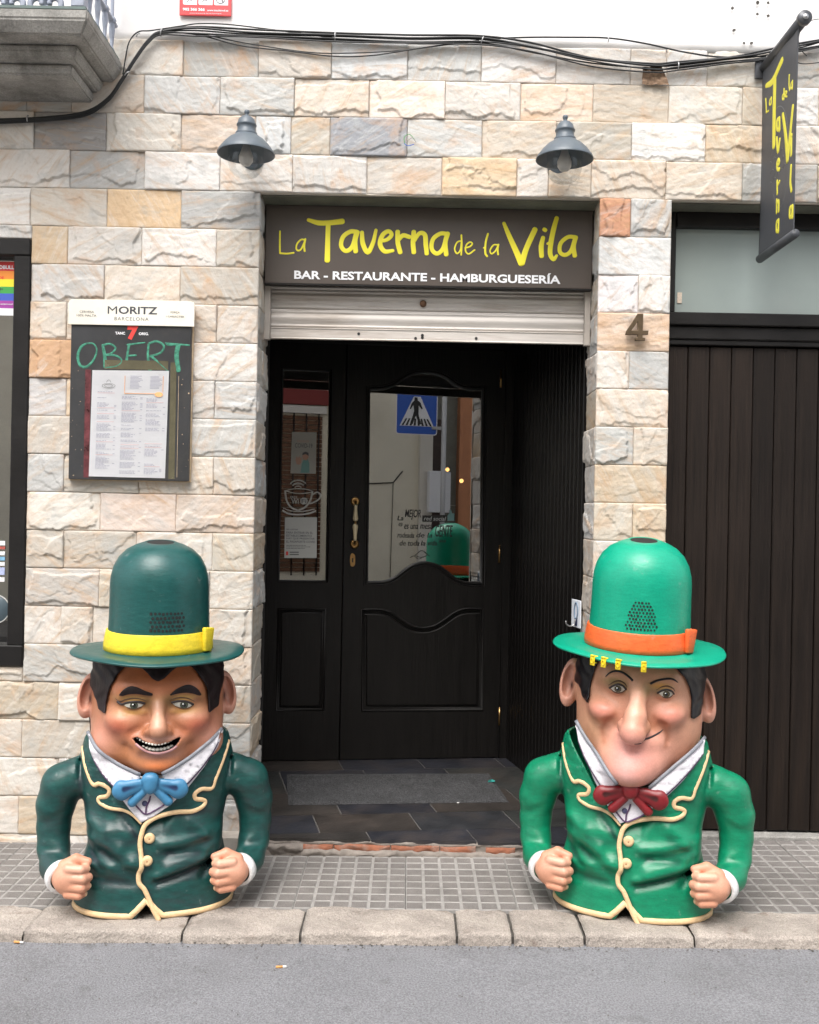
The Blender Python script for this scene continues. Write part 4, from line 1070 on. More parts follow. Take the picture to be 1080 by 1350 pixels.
for sx in (251, 271):
    c = W(sx, 3, QY).x; tube(bm, [(c-.012, QY-.0045, qz+.052), (c-.004, QY-.0045, qz+.062), (c+.004, QY-.0045, qz+.058), (c+.013, QY-.0045, qz+.066)], .0010, 6)
setp(bmfin('drawing', bm, M_greyink, None, True), pq)
mtext('902 366 366', 241, 270, 12.2, 4.0, M_white, QY-.0040, .04, pq); mtext('www.tracktred.es', 273, 301, 13.6, 2.6, M_white, QY-.0040, .02, pq)
mtext('central receptora de alarmas homologada', 250, 292, 17.6, 1.5, M_white, QY-.0040, 0, pq)

# ------------------------------------------------------------------ balcony
bc = empty('balcony', (0, 0, 0)); bc.parent = bld
def tier(x1, y0, z0, z1, slope_, name):
    bm = bmesh.new(); V = [(-4, -.015, z0+.0), (x1-slope_, -.015, z0), (x1-slope_, y0+slope_, z0), (-4, y0+slope_, z0)]
    U = [(-4, -.015, z0+(z1-z0)*.55), (x1, -.015, z0+(z1-z0)*.55), (x1, y0, z0+(z1-z0)*.55), (-4, y0, z0+(z1-z0)*.55)]
    Tt = [(-4, -.015, z1), (x1, -.015, z1), (x1, y0, z1), (-4, y0, z1)]
    L = [[bm.verts.new(p) for p in r] for r in (V, U, Tt)]
    bm.faces.new(L[0]); bm.faces.new(L[2][::-1])
    for A, B in zip(L, L[1:]):
        for i in range(4): bm.faces.new((A[i], A[(i+1) % 4], B[(i+1) % 4], B[i]))
    bmesh.ops.bevel(bm, geom=bm.edges[:], offset=.006, segments=2, affect='EDGES')
    return bmfin(name, bm, M_concrete, bc)
tier(-1.168, -.440, 2.952, 3.03, .030, 'slab'); tier(-1.240, -.335, 2.908, 2.9505, .018, 'slab'); tier(-1.276, -.275, 2.868, 2.9065, .006, 'slab')
M_iron = mat('pale blue iron paint', (.30, .33, .40), .5, var=.12, vscale=25, dirt=(.16, .17, .19), dscale=14, damt=.6)
bm = bmesh.new(); bx(bm, -4, -1.178, -.432, -.405, 3.034, 3.044); bx(bm, -1.206, -1.178, -.404, -.02, 3.034, 3.044); bmfin('base_rail', bm, mat('green grey iron', (.10, .14, .13), .6, var=.2), bc)
pc = W(109.5, 18, -.41); box('corner_post', -1.232, -1.184, -.432, -.390, 3.0445, 3.95, M_iron, bc, .003)
for px, py in ((10, 6), (60, 6)):
    for s in (-1, 1):
        c = W(px+s*11, py, -.42); P = []
        for t in np.linspace(0, 1, 20): a_ = 4.5*t-1.2; r_ = .027-.012*t; P.append(Vector((c.x+s*-1*r_*math.cos(a_)*-1, -.418, c.z+.003+r_*math.sin(a_))))
        bm = bmesh.new(); tube(bm, P, .0095, 8); tube(bm, [c+Vector((s*.028*math.cos(t), .002, .003+.028*math.sin(t))) for t in np.linspace(-2.8, 1.9, 22)], .0085, 8); bmfin('scroll', bm, M_iron, bc, True)
    c = W(px, py, -.42); tubeobj('baluster', [(c.x, -.418, 3.044), (c.x, -.418, 3.95)], .008, M_iron, bc, 8)
for k, y in enumerate((-.335, -.245, -.155, -.065)):
    prof = [(.007, 0), (.012, .010), (.006, .024), (.009, .06), (.0125, .09), (.0075, .14), (.0075, .9)]
    latheobj('baluster', prof, M_iron, bc, 12, Matrix.Translation((-1.195, y, 3.0445)))
    latheobj('rail_ball', [(0, -.017), (.012, -.012), (.017, 0), (.012, .012), (0, .017)], M_iron, bc, 14, Matrix.Translation((-1.195, y, 3.172)))
tubeobj('side_rail', [(-1.195, -.40, 3.172), (-1.195, -.02, 3.172)], .0095, M_iron, bc, 10)

# ------------------------------------------------------------------ bits on the windows
def onpane(px, py, off=.0012): u, v = D(px, py); return u, v
def dtext(s, px0, px1, py, hpx, m, parent=None, z=-.003, off=0.0, shear=0.0, name='lettering', yaw=None):
    a, b = D(px0, py), D(px1, py); k = .00378
    me = fittext(s, b[0]-a[0], hpx*k, off, .0003, shear); o = link(name, place(me, DT @ Matrix.Translation(((a[0]+b[0])/2, (a[1]+b[1])/2, z)) @ Matrix.Diagonal((1, 1, -1, 1))), m)
    if parent: o.parent = parent
    return o
def dquad(name, pts, m, parent=None, z=-.0025, th=.0003):
    L = [D(*p) for p in pts]; o = link(name, place(polyfill([L], th), DT @ Matrix.Translation((0, 0, z))), m)
    if parent: o.parent = parent
    return o
def dstroke(bm, pts, w, z=-.003, smooth=True): brush(bm, [D(*p) for p in pts], w, DT @ Matrix.Translation((0, 0, z)) @ Matrix.Diagonal((1, 1, -1, 1)), .0004, smooth=smooth)
M_paper2 = mat('notice paper', (.50, .49, .45), .7, var=.04)
M_ink2 = mat('notice ink', (.12, .12, .13), .7)
M_teal = mat('teal print', (.22, .42, .40), .7); M_skinp = mat('pink print', (.60, .36, .27), .7)
nt1 = empty('notice', (0, 0, 0), label='cream health notice with a drawn figure in the narrow door pane', cat='notice')
dquad('sheet', [(385, 569.5), (417.5, 570), (416.5, 624.5), (383, 624)], M_paper2, nt1)
dtext('PREVENIM', 392, 407, 582, 3.0, M_skinp, nt1, -.0033); dtext('COVID-19', 389, 412, 587.5, 6, M_ink2, nt1, -.0033, .01)
dquad('drawing', [(396, 623.5), (398, 611), (402, 603), (405, 603), (408, 611), (408, 623.5)], M_teal, nt1, -.0031)
dquad('drawing', [(398.5, 602), (400, 598), (403, 596.5), (406.5, 598), (407, 603), (404, 607), (400, 606)], M_skinp, nt1, -.0033); dquad('drawing', [(398.5, 600), (399, 597), (403, 595.3), (406.8, 597), (407, 601), (403, 598.6)], M_ink2, nt1, -.0036)
dquad('drawing', [(391, 612), (389.5, 606), (391, 601), (393, 604), (394.5, 600.5), (396, 604), (398, 603), (397, 610), (395, 613)], M_skinp, nt1, -.0036)
wf_ = empty('wifi_sticker', (0, 0, 0), label='white coffee cup sticker with wifi waves and lettering on the narrow pane', cat='sticker')
M_stk = mat('pale sticker', (.50, .50, .47), .5)
bm = bmesh.new()
for r_ in (5.5, 9.5, 13.5): dstroke(bm, [(397-4+r_*math.cos(t), 646+r_*.95*math.sin(t)) for t in np.linspace(-2.4, -.75, 9)], .0032 if r_ > 6 else .0026)
dstroke(bm, [(376, 647), (378, 660), (384, 669), (392, 672.5)], .0045); dstroke(bm, [(412, 648), (409, 660), (402, 669), (394, 672.5)], .0045)
dstroke(bm, [(376, 647), (388, 644.5), (400, 644.5), (412, 648), (400, 650.5), (388, 650), (376, 647)], .0022)
dstroke(bm, [(412, 652), (418, 649), (422.5, 652), (421, 657.5), (414, 662), (408, 664)], .0036); dstroke(bm, [(373, 673), (380, 677), (393, 678.5), (407, 677), (416, 673.5)], .0042)
dstroke(bm, [(374, 670), (384, 673.5), (400, 674), (415, 671)], .0022)
bmfin('cup', bm, M_stk, wf_, True); dtext('FREE', 383, 392, 655.5, 3, M_stk, wf_, -.0034); dtext('Wi', 384, 394, 660.8, 7, M_stk, wf_, -.0034, .02)
dquad('badge', [(396, 658), (399, 656), (404, 656.5), (406, 660), (404, 664.5), (399, 665), (396, 663)], M_stk, wf_, -.0034); dtext('Fi', 397.5, 404, 660.7, 5.5, M_ink2, wf_, -.0040, .02)
nt2 = empty('notice', (0, 0, 0), label='white entry rule notice with black print below the cup sticker', cat='notice')
dquad('sheet', [(375.7, 682), (418, 682), (417.5, 735.5), (375, 735.5)], mat('white notice', (.55, .55, .52), .6, var=.04), nt2)
for s, x1, y in (('PER A ENTRAR', 393, 698), ('PARA ENTRAR EN EL', 412.5, 702.3), ('ESTABLECIMIENTO', 411, 706.3), ('HAY QUE PRESENTAR', 415, 710.2), ('EL PASAPORTE COVID', 415.5, 714.2)): dtext(s, 377.5, x1, y, 2.9 if y > 700 else 1.8, M_ink2, nt2, -.0033, .012)
bm = bmesh.new()
for y, x1 in ((719, 403), (721, 407), (723, 402)):
    x = 377.5
    while x < x1: w = random.uniform(1.5, 4); L = [D(*p) for p in ((x, y-.35), (x+w, y-.35), (x+w, y+.35), (x, y+.35))]; bm.faces.new([bm.verts.new(DT @ Vector((p[0], p[1], -.0033))) for p in L]); x += w+.7
for y in (728, 731): L = [D(*p) for p in ((382, y-.7), (394, y-.7), (394, y+.7), (382, y+.7))]; bm.faces.new([bm.verts.new(DT @ Vector((p[0], p[1], -.0033))) for p in L])
bmfin('small_print', bm, M_greyink, nt2)['kind'] = 'stuff'
dquad('crest', [(377, 727), (380, 727), (380, 732), (377, 732)], M_red, nt2, -.0033)
wl = empty('window_lettering', (0, 0, 0), label='black handwritten slogan stuck low on the large curved door pane', cat='lettering')
M_blk = mat('black vinyl', (.008, .008, .008), .5)
for s, x0, x1, y, h, sh_ in (('La', 524, 532, 683, 6.5, .2), ('MEJOR', 534, 555, 678.5, 14, .2), ('@', 525.5, 531, 691.5, 5, 0), ('es una', 533, 551, 694.5, 6, .2), ('mesa', 554, 570, 694.5, 6, .2), ('rodeada', 524, 546, 705.5, 7, .2), ('de la', 549, 570, 705.5, 6.5, .2), ('GENTE', 574, 597, 700, 16, .2),
                         ('de toda', 527, 553, 716, 7, .2), ('la', 555, 561, 716, 7, .2), ('vida', 564, 576, 716, 6.5, .2), ('***', 579, 588, 713.5, 4, 0)): dtext(s, x0, x1, y, h, M_blk, wl, -.003, .008, sh_)
dquad('label_strip', [(557, 679.5), (589, 679), (589, 687.5), (557, 688)], M_blk, wl, -.0028); dtext('red social', 559, 588, 683.7, 5.5, mat('grey vinyl', (.45, .46, .46), .5), wl, -.0036, .006, .2)
dquad('thumb_sign', [(590, 680), (593, 676), (592.5, 672.5), (594.5, 672), (596, 677), (599, 677), (598.5, 686.5), (590, 686.5)], mat('blue green vinyl', (.16, .30, .30), .5), wl, -.0031)
bm = bmesh.new()
dstroke(bm, [(547, 732), (556, 726), (563, 731), (556, 735), (547, 732)], .0016); dstroke(bm, [(541, 735), (546, 733), (552, 737), (558, 734)], .0014); dstroke(bm, [(560, 728), (566, 733)], .0022)
bmfin('drawing', bm, M_blk, wl, True)
# left window: rainbow poster and small stickers
LY = .027
rp = empty('rainbow_poster', W(8, 380, LY), label='rainbow striped poster inside the shop window at the left edge', cat='poster')
cols = [((.62, .03, .03), 345, 357.3), ((.80, .26, .03), 357.3, 368), ((.85, .72, .03), 368, 378), ((.05, .35, .07), 378, 387), ((.05, .10, .50), 387, 396.5), ((.35, .05, .33), 396.5, 406.5), ((.80, .80, .82), 406.5, 416)]
for c, y0, y1 in cols:
    a, b = W(-30, y1, LY), W(22, y0, LY); a.x = -1.72; zc = W(15, y1, LY).z; zd = W(15, y0, LY).z
    setp(box('stripe', -1.75, W(22.3, 380, LY).x, LY, LY+.0015, zc, zd, mat('poster stripe', c, .5), None), rp)
mtext('REDBULL', -8, 18.5, 352.2, 5.0, M_white, LY-.0008, .03, rp); mtext('SALA DE', -14, 5, 366, 3.6, M_red, LY-.0008, .02, rp); mtext('LGTBI+', -12, 4, 381, 3.6, M_ink, LY-.0008, .02, rp); mtext('respetamos!', -8, 17, 401, 2.5, M_white, LY-.0008, .02, rp)
ws = empty('payment_stickers', W(3, 740, LY), label='column of small square card payment stickers low in the shop window', cat='stickers')
for y0, y1, c in ((713, 719, (.75, .75, .77)), (720.5, 724, (.45, .10, .08)), (727, 732, (.70, .72, .72)), (734, 739, (.20, .42, .60)), (741, 746, (.62, .62, .62)), (748, 758, (.40, .45, .65)), (761, 767, (.78, .76, .75))):
    zc, zd = W(3, y1, LY).z, W(3, y0, LY).z; setp(box('sticker', -1.665, W(6.3, 740, LY).x, LY, LY+.001, zc, zd, mat('card sticker', c, .45, var=.25, vscale=90), None), ws)
rs = empty('round_sticker', W(0, 790, LY), label='large round grey rimmed sticker at the bottom of the shop window', cat='sticker')
c = W(-6, 803, LY); bm = bmesh.new(); lathe(bm, [(0, .0005), (.055, .0006), (.0555, 0)], 40, Matrix.Translation((c.x, LY, c.z)) @ Matrix.Rotation(math.pi/2, 4, 'X')); setp(bmfin('disc', bm, mat('blue grey disc', (.07, .10, .12), .3, var=.2), None, True), rs)
setp(tubeobj('rim', [(c.x+.056*math.cos(t), LY-.0005, c.z+.056*math.sin(t)) for t in np.linspace(0, 6.283, 40, endpoint=False)], .0022, mat('pale rim', (.5, .5, .48), .5), None, 6, closed=True), rs)
# notice in the transom pane
a, b = W(893, 398, GY+.022), W(899.5, 372, GY+.022)
ts = empty('price_tag', ((a.x+b.x)/2, GY+.022, a.z), label='tiny beige tag stuck in the lower left corner of the frosted pane', cat='tag')
setp(box('card', a.x, b.x, GY+.021, GY+.0245, W(896, 398, GY).z, W(896, 384, GY).z, mat('beige tag', (.62, .52, .42), .7, var=.2, vscale=120), None), ts)
# hook plate on the planked wall
hk = empty('hook_plate', (0, 0, 0), label='small white adhesive hook plate with metal hook on the dark planked side wall', cat='hook')
pw = Vector((math.cos(ang), math.sin(ang), 0)); pn = Vector((pw.y, -pw.x, 0)); 
if pn.x > 0: pn = -pn
def PWp(px, py, off=0): return WP(px, py, PW0+pn*(.0+off), pn)
c = PWp(761, 809, .022); HT = Matrix((( -pw.x, 0, pn.x, c.x), (-pw.y, 0, pn.y, c.y), (0, 1, 0, c.z), (0, 0, 0, 1)))
M_wp = mat('white plastic', (.72, .75, .80), .35)
box('plate', -.048, .048, -.058, .058, 0, .006, M_wp, hk, .002, HT)
tubeobj('inset', [HT @ Vector((.018*math.cos(t)+.006, .012+.034*math.sin(t), .0065)) for t in np.linspace(0, 6.283, 26, endpoint=False)], .004, mat('blue grey plastic', (.16, .22, .30), .4), hk, 8, closed=True)
box('hook_back', -.006, .020, -.050, -.018, .0062, .010, mat('navy plastic', (.02, .025, .06), .4), hk, .001, HT)
tubeobj('hook', [HT @ Vector(p) for p in catmull([(.006, -.024, .010), (.006, -.046, .016), (.006, -.052, .034), (.006, -.042, .050), (.006, -.030, .052)], 5)], .0032, M_steel, hk, 8)
# litter
def butt(px, py, yaw, label, Y):
    z = -.070+.01*W(px, py, Y).x; r_ = ray(px, py); t = (z-CAMZ)/r_.z; p = Vector((r_.x*t, CAMY+t, z+.003))
    e = empty('cigarette_butt', p, label=label, cat='cigarette butt', group='cigarette butts in the road'); d = Vector((math.cos(yaw), math.sin(yaw), 0))
    setp(tubeobj('filter', [p-d*.016, p+d*.004], .0037, mat('cork paper', (.60, .30, .10), .8), None, 10), e); setp(tubeobj('paper', [p+d*.0042, p+d*.015], .0035, mat('cigarette paper', (.72, .70, .66), .8), None, 10), e)
butt(25, 1243.5, -.15, 'cigarette butt in the gutter against the leftmost kerb stones', -.86); butt(371, 1276, .12, 'cigarette butt lying out on the bare asphalt', -1.0)
p = Fp(648, 1033); bm = bmesh.new(); 
vs_ = [bm.verts.new((p.x+x, p.y+y, p.z+.008+z)) for x, y, z in ((-.018, -.012, 0), (-.004, -.014, .003), (.016, -.004, .001), (.018, .012, .004), (.002, .010, .009), (-.014, .014, .003))]; f = bm.faces.new(vs_); bmesh.ops.solidify(bm, geom=[f], thickness=.001)
bmfin('paper_scrap', bm, mat('teal paper', (.03, .26, .23), .7), None, False, label='torn teal paper scrap on the right end of the doormat', cat='litter')
p = Fp(604, 1059.5); bm = bmesh.new(); bmesh.ops.create_icosphere(bm, subdivisions=1, radius=.005, matrix=Matrix.Translation((p.x, p.y, p.z+.004)) @ Matrix.Diagonal((1.3, .9, .6, 1)))
bmfin('pebble', bm, mat('white crumb', (.7, .68, .65), .8), None, False, label='tiny white crumb at the front edge of the doormat', cat='litter')

# ------------------------------------------------------------------ across the street (seen in the panes)
M_cream = mat('cream render', (.80, .74, .60), .9, var=.06, vscale=1.5, dirt=(.45, .40, .33), dscale=1.1, damt=.4)
YO = -7.4
nh = empty('neighbour_house', (2.0, YO, 0), label='plain cream rendered house mirrored in the large door pane', cat='building')
def pp(o, p): return setp(o, p)
pp(box('wall', 1.30, 2.62, YO-3, YO, -.1, 6.2, M_cream, None), nh)
pp(box('wall', 2.625, 9.0, YO-3, YO-.25, -.1, 6.0, mat('grey green render', (.20, .20, .17), .9, var=.15), None), nh)
pp(box('pilaster', 2.56, 2.74, YO+.001, YO+.09, -.1, 6.2, mat('pale render', (.70, .66, .58), .9, var=.06), None), nh)
pp(box('doorway', 2.76, 2.98, YO-.249, YO-.20, -.1, 2.6, mat('dark brown door', (.045, .022, .016), .5, var=.3), None), nh)
pp(box('pilaster', 3.20, 3.38, YO-.249, YO-.12, 1.0, 6.0, mat('orange render', (.55, .24, .12), .9, var=.1), None), nh)
wn = pp(box('window', 3.42, 3.72, YO-.249, YO-.22, 1.5, 3.4, mat('dark brick window', (.06, .03, .022), .5, var=.4), None), nh)
M_pale = mat('pale stone joint', (.45, .45, .40), .9)
for k in range(6): pp(box('ledge', 2.99, 5.5, YO-.2495, YO-.235, .28+.22*k, .292+.22*k, M_pale, None), nh)
pp(tubeobj('cable', [(1.30, YO+.012, 1.62), (2.2, YO+.012, 1.68), (2.33, YO+.012, 1.84)], .009, M_cable, None, 6), nh)
pp(tubeobj('cable', [(2.2, YO+.011, 1.68), (2.18, YO+.011, .2)], .005, M_cable, None, 6), nh)
bh = empty('brick_house', (.5, YO, 0), label='red brick house with wooden blinds mirrored in the narrow door pane', cat='building')
pp(box('wall', -8.0, 1.295, YO-3, YO-.05, -.1, 5.6, M_cream, None), bh)
M_blind = mat('wooden blind', (.15, .065, .030), .7, var=.2, vscale=4, stretch=(1, 1, 20))
for k in range(34): pp(box('blind_slat', .25, 1.20, YO-.045, YO-.02, .45+.062*k, .50+.062*k, M_blind, None), bh) if k % 1 == 0 else None
for k in range(6): pp(tubeobj('window_bar', [(.30+.17*k, YO+.0, .4), (.30+.17*k, YO+.0, 2.6)], .011, M_frame, None, 6), bh)
pp(box('lintel', .20, 1.25, YO-.049, YO+.03, 2.58, 2.68, mat('pale lintel', (.66, .62, .56), .8), None), bh)
pp(box('awning', .1, 1.28, YO-.049, YO+.02, 2.70, 3.3, mat('dark red awning', (.22, .035, .03), .8), None), bh)
# crossing sign on its post, white meter boxes
cs = empty('crossing_sign', (2.32, -6.3, 0), label='blue pedestrian crossing sign on a grey post mirrored in the door pane', cat='traffic sign')
SX, SYY, SZ, S = 2.20, -6.30, 2.54, .275
pp(tubeobj('post', [(SX+.36, SYY+.03, -.07), (SX+.36, SYY+.03, 2.9)], .032, mat('galvanised post', (.5, .5, .5), .5, metal=.3), None, 14), cs)
pp(box('bracket', SX+.2, SX+.39, SYY+.0, SYY+.03, SZ-.2, SZ-.16, M_clip, None), cs)
TS_ = Matrix.Translation((SX, SYY, SZ)) @ Matrix.Rotation(math.pi, 4, 'Z') @ FRONT   # faces the tavern (+Y)
def sg_(name, loops, m, z): return pp(link(name, place(polyfill(loops, .0008), TS_ @ Matrix.Translation((0, 0, z))), m), cs)
def rrect(s, r): return [(sx*(s-r)+r*math.cos(t), sy*(s-r)+r*math.sin(t)) for sx, sy, t0 in ((1, 1, 0), (-1, 1, 1.571), (-1, -1, 3.142), (1, -1, 4.712)) for t in np.linspace(t0, t0+1.571, 6)]
sg_('plate', [rrect(S, .035)], M_white, 0.006); sg_('field', [rrect(S-.012, .028)], mat('sign blue', (.02, .10, .48), .4), .009)
sg_('triangle', [[(-.225, -.165), (.225, -.165), (.045, .21), (-.045, .21)]], M_white, .012)
for k in range(8): x = -.19+.054*k; sg_('stripe', [[(x-.012, -.160), (x+.016, -.160), (x*.72+.012, -.07), (x*.72-.010, -.07)]], M_blk, .0145)
sg_('walker', [[(.0, .20), (.035, .20), (.04, .16), (.075, .12), (.10, .05), (.085, .045), (.05, .10), (.04, .03), (.06, -.05), (.08, -.14), (.055, -.14), (.015, -.03), (-.03, -.14), (-.06, -.14), (-.02, -.02), (-.02, .10), (-.06, .05), (-.075, .06), (-.04, .14), (-.005, .165)]], M_blk, .017)
mb2 = empty('meter_box', (2.9, -6.35, 0), label='two white meter boxes on the house across the street seen in the glass', cat='meter box')
pp(box('cabinet', 2.66, 2.86, YO+.1, YO+.22, 1.28, 1.85, M_white, None, .008), mb2); pp(box('cabinet', 2.92, 3.06, YO-.2, YO-.06, 1.28, 1.85, M_white, None, .008), mb2)
box('far_pavement', -12, 12, -9.9, -6.05, -.2, -.045, M_tile, None, kind='structure')
# two warm bulbs inside the bar
M_warm = emis('warm bulb', (1.0, .50, .17), 5.0)
for i, (px, py, lb) in enumerate(((590, 619, 'small warm bulb glowing behind the door pane, the upper of two'), (608.5, 634, 'small warm bulb glowing behind the door pane, the lower of two'))):
    r_ = ray(px, py); t = 6.9-i*.3; p = Vector((r_.x*t, CAMY+t, CAMZ+r_.z*t)); e = empty('pendant_bulb', p, label=lb, cat='bulb', group='warm bulbs inside the bar')
    bm = bmesh.new(); bmesh.ops.create_uvsphere(bm, u_segments=14, v_segments=10, radius=.014, matrix=Matrix.Translation(p)); setp(bmfin('bulb', bm, M_warm, None, True), e)
    setp(tubeobj('flex', [p+Vector((0, 0, .02)), Vector((p.x, p.y, 2.7))], .003, M_black, None, 6), e)
# ------------------------------------------------------------------ carved papier mache figures: distance fields turned into meshes
def f32(*a): return np.array(a, dtype=np.float32)
def smin(a, b, k): h = np.clip(.5+.5*(b-a)/k, 0, 1); return b*(1-h)+a*h-k*h*(1-h)
def smax(a, b, k): return -smin(-a, -b, k)
def ell(P, c, r, rot=0.0, rotx=0.0):
    x, y, z = P[0]-c[0], P[1]-c[1], P[2]-c[2]
    if rot: ca, sa = math.cos(rot), math.sin(rot); x, z = x*ca+z*sa, -x*sa+z*ca       # about the front axis
    if rotx: ca, sa = math.cos(rotx), math.sin(rotx); y, z = y*ca+z*sa, -y*sa+z*ca
    k0 = np.sqrt((x/r[0])**2+(y/r[1])**2+(z/r[2])**2); k1 = np.sqrt((x/r[0]**2)**2+(y/r[1]**2)**2+(z/r[2]**2)**2)+1e-6
    return k0*(k0-1)/k1
def cap(P, a, b, ra, rb=None):
    rb = ra if rb is None else rb; a = np.array(a, float); b = np.array(b, float); d = b-a; L = d.dot(d)
    x, y, z = P[0]-a[0], P[1]-a[1], P[2]-a[2]; t = np.clip((x*d[0]+y*d[1]+z*d[2])/L, 0, 1)
    return np.sqrt((x-t*d[0])**2+(y-t*d[1])**2+(z-t*d[2])**2)-(ra+(rb-ra)*t)
def chain(P, pts, rs, k=0.0):
    d = None
    for i in range(len(pts)-1):
        q = cap(P, pts[i], pts[i+1], rs[i], rs[i+1]); d = q if d is None else (smin(d, q, k) if k else np.minimum(d, q))
    return d
def poly2(x, z, L):
    """signed distance to a 2D polygon (negative inside)"""
    L = [np.array(p, float) for p in L]; d = np.full(x.shape, 1e9, np.float32); s = np.ones(x.shape, np.float32); n = len(L)
    for i in range(n):
        a, b = L[i], L[i-1]; e = b-a; wx, wz = x-a[0], z-a[1]; t = np.clip((wx*e[0]+wz*e[1])/(e.dot(e)+1e-12), 0, 1)
        d = np.minimum(d, (wx-e[0]*t)**2+(wz-e[1]*t)**2)
        c1, c2, c3 = z >= a[1], z < b[1], e[0]*wz > e[1]*wx
        s = np.where((c1 & c2 & c3) | (~c1 & ~c2 & ~c3), -s, s)
    return s*np.sqrt(d)
def grid(lo, hi, h):
    ax = [np.arange(lo[i], hi[i]+h, h, dtype=np.float32) for i in range(3)]
    return ax, (ax[0][:, None, None], ax[1][None, :, None], ax[2][None, None, :])
def snet(fn, lo, hi, h):
    ax, P = grid(lo, hi, h); Fv = fn(P); Fv = np.broadcast_to(Fv, (len(ax[0]), len(ax[1]), len(ax[2]))).astype(np.float32); S = Fv < 0
    c = np.zeros(tuple(s-1 for s in S.shape), np.int8)
    for a in (0, 1):
        for b in (0, 1):
            for d in (0, 1): c += S[a:S.shape[0]-1+a, b:S.shape[1]-1+b, d:S.shape[2]-1+d]
    act = (c > 0) & (c < 8); I, J, K = np.nonzero(act); n = len(I); ids = np.full(c.shape, -1, np.int32); ids[I, J, K] = np.arange(n)
    acc = np.zeros((n, 3), np.float32); cnt = np.zeros(n, np.float32); cor = [(a, b, d) for a in (0, 1) for b in (0, 1) for d in (0, 1)]
    for p in cor:
        for axn in range(3):
            if p[axn]: continue
            q = list(p); q[axn] = 1
            fa = Fv[I+p[0], J+p[1], K+p[2]]; fb = Fv[I+q[0], J+q[1], K+q[2]]; m_ = (fa < 0) != (fb < 0)
            t = np.where(m_, fa/np.where(m_, fa-fb, 1), 0); v = np.tile(np.array(p, np.float32), (n, 1)); v[:, axn] += t
            acc += v*m_[:, None]; cnt += m_
    V = acc/cnt[:, None]+np.stack([I, J, K], -1); V = V*h+np.array(lo, np.float32)
    Q = []
    for axn in range(3):
        o1, o2 = [(1, 2), (2, 0), (0, 1)][axn]
        sl0 = [slice(None)]*3; sl1 = [slice(None)]*3; sl0[axn] = slice(0, -1); sl1[axn] = slice(1, None)
        for o in (o1, o2): sl0[o] = slice(1, -1); sl1[o] = slice(1, -1)
        A, B = S[tuple(sl0)], S[tuple(sl1)]; ch = np.nonzero(A != B); pos = [ch[0].copy(), ch[1].copy(), ch[2].copy()]
        pos[o1] += 1; pos[o2] += 1
        def cid(d1, d2): q = [pos[0].copy(), pos[1].copy(), pos[2].copy()]; q[o1] -= d1; q[o2] -= d2; return ids[q[0], q[1], q[2]]
        quad = np.stack([cid(1, 1), cid(0, 1), cid(0, 0), cid(1, 0)], -1); fl = ~A[ch]
        quad[fl] = quad[fl][:, ::-1]; Q.append(quad)
    return V, np.concatenate(Q)
def setcol(me, col):
    a = me.color_attributes.new('paint', 'FLOAT_COLOR', 'POINT'); c = np.ones((len(me.vertices), 4), np.float32); c[:, :3] = np.clip(col, 0, 1); a.data.foreach_set('color', c.ravel())
def gauss(x, z, cx, cz, rx, rz=None): rz = rz or rx; return np.exp(-((x-cx)/rx)**2-((z-cz)/rz)**2)
def mixv(c, col, w): return c*(1-w[:, None])+np.array(col, np.float32)*w[:, None]
class Surf:
    def __init__(s, parts):
        V = []; Fq = []; n = 0
        for v, f in parts: V += [tuple(map(float, p)) for p in v]; Fq += [tuple(int(k)+n for k in q) for q in f]; n = len(V)
        s.t = BVHTree.FromPolygons(V, Fq)
    def y(s, x, z, default=-.10):
        h = s.t.ray_cast(Vector((x, -2, z)), Vector((0, 1, 0))); return h[0].y if h[0] else default
    def hit(s, x, z):
        h = s.t.ray_cast(Vector((x, -2, z)), Vector((0, 1, 0))); return (h[0].y, h[1]) if h[0] else (None, None)
def cut_grid(me_bm, step):
    xs = [q.co.x for q in me_bm.verts]; ys = [q.co.y for q in me_bm.verts]
    for ax_, lo, hi in ((0, min(xs), max(xs)), (1, min(ys), max(ys))):
        t = lo+step
        while t < hi:
            n = Vector((1, 0, 0)) if ax_ == 0 else Vector((0, 1, 0)); bmesh.ops.bisect_plane(me_bm, geom=me_bm.verts[:]+me_bm.edges[:]+me_bm.faces[:], plane_co=n*t, plane_no=n); t += step
def patch(surf, L, off, thick, step=.010, name='patch', fb=None, smooth=0):
    """a thin skin laid on the surface inside outline L (x, z)"""
    me = polyfill([L]); bm = bmesh.new(); bm.from_mesh(me); bpy.data.meshes.remove(me); bmesh.ops.remove_doubles(bm, verts=bm.verts[:], dist=1e-6); cut_grid(bm, step)
    bmesh.ops.triangulate(bm, faces=bm.faces[:]); bmesh.ops.recalc_face_normals(bm, faces=bm.faces[:])
    ys = {}
    for q in bm.verts:
        x, z = q.co.x, q.co.y; y, n = surf.hit(x, z); f = fb(x, z) if fb else None
        if y is None: y = f if f is not None else -.12
        elif f is not None: y = min(y, f) if abs(n.y) > .35 else f
        ys[q] = y
    for it in range(smooth):
        ys = {q: .5*ys[q]+.5*sum(ys[e.other_vert(q)] for e in q.link_edges)/max(1, len(q.link_edges)) for q in bm.verts}
    for q in bm.verts: q.co = Vector((q.co.x, ys[q]-off, q.co.y))
    ex = bmesh.ops.extrude_face_region(bm, geom=bm.faces[:]); vs_ = [g for g in ex['geom'] if isinstance(g, bmesh.types.BMVert)]
    for q in vs_: q.co.y += thick
    bmesh.ops.recalc_face_normals(bm, faces=bm.faces[:]); return bm
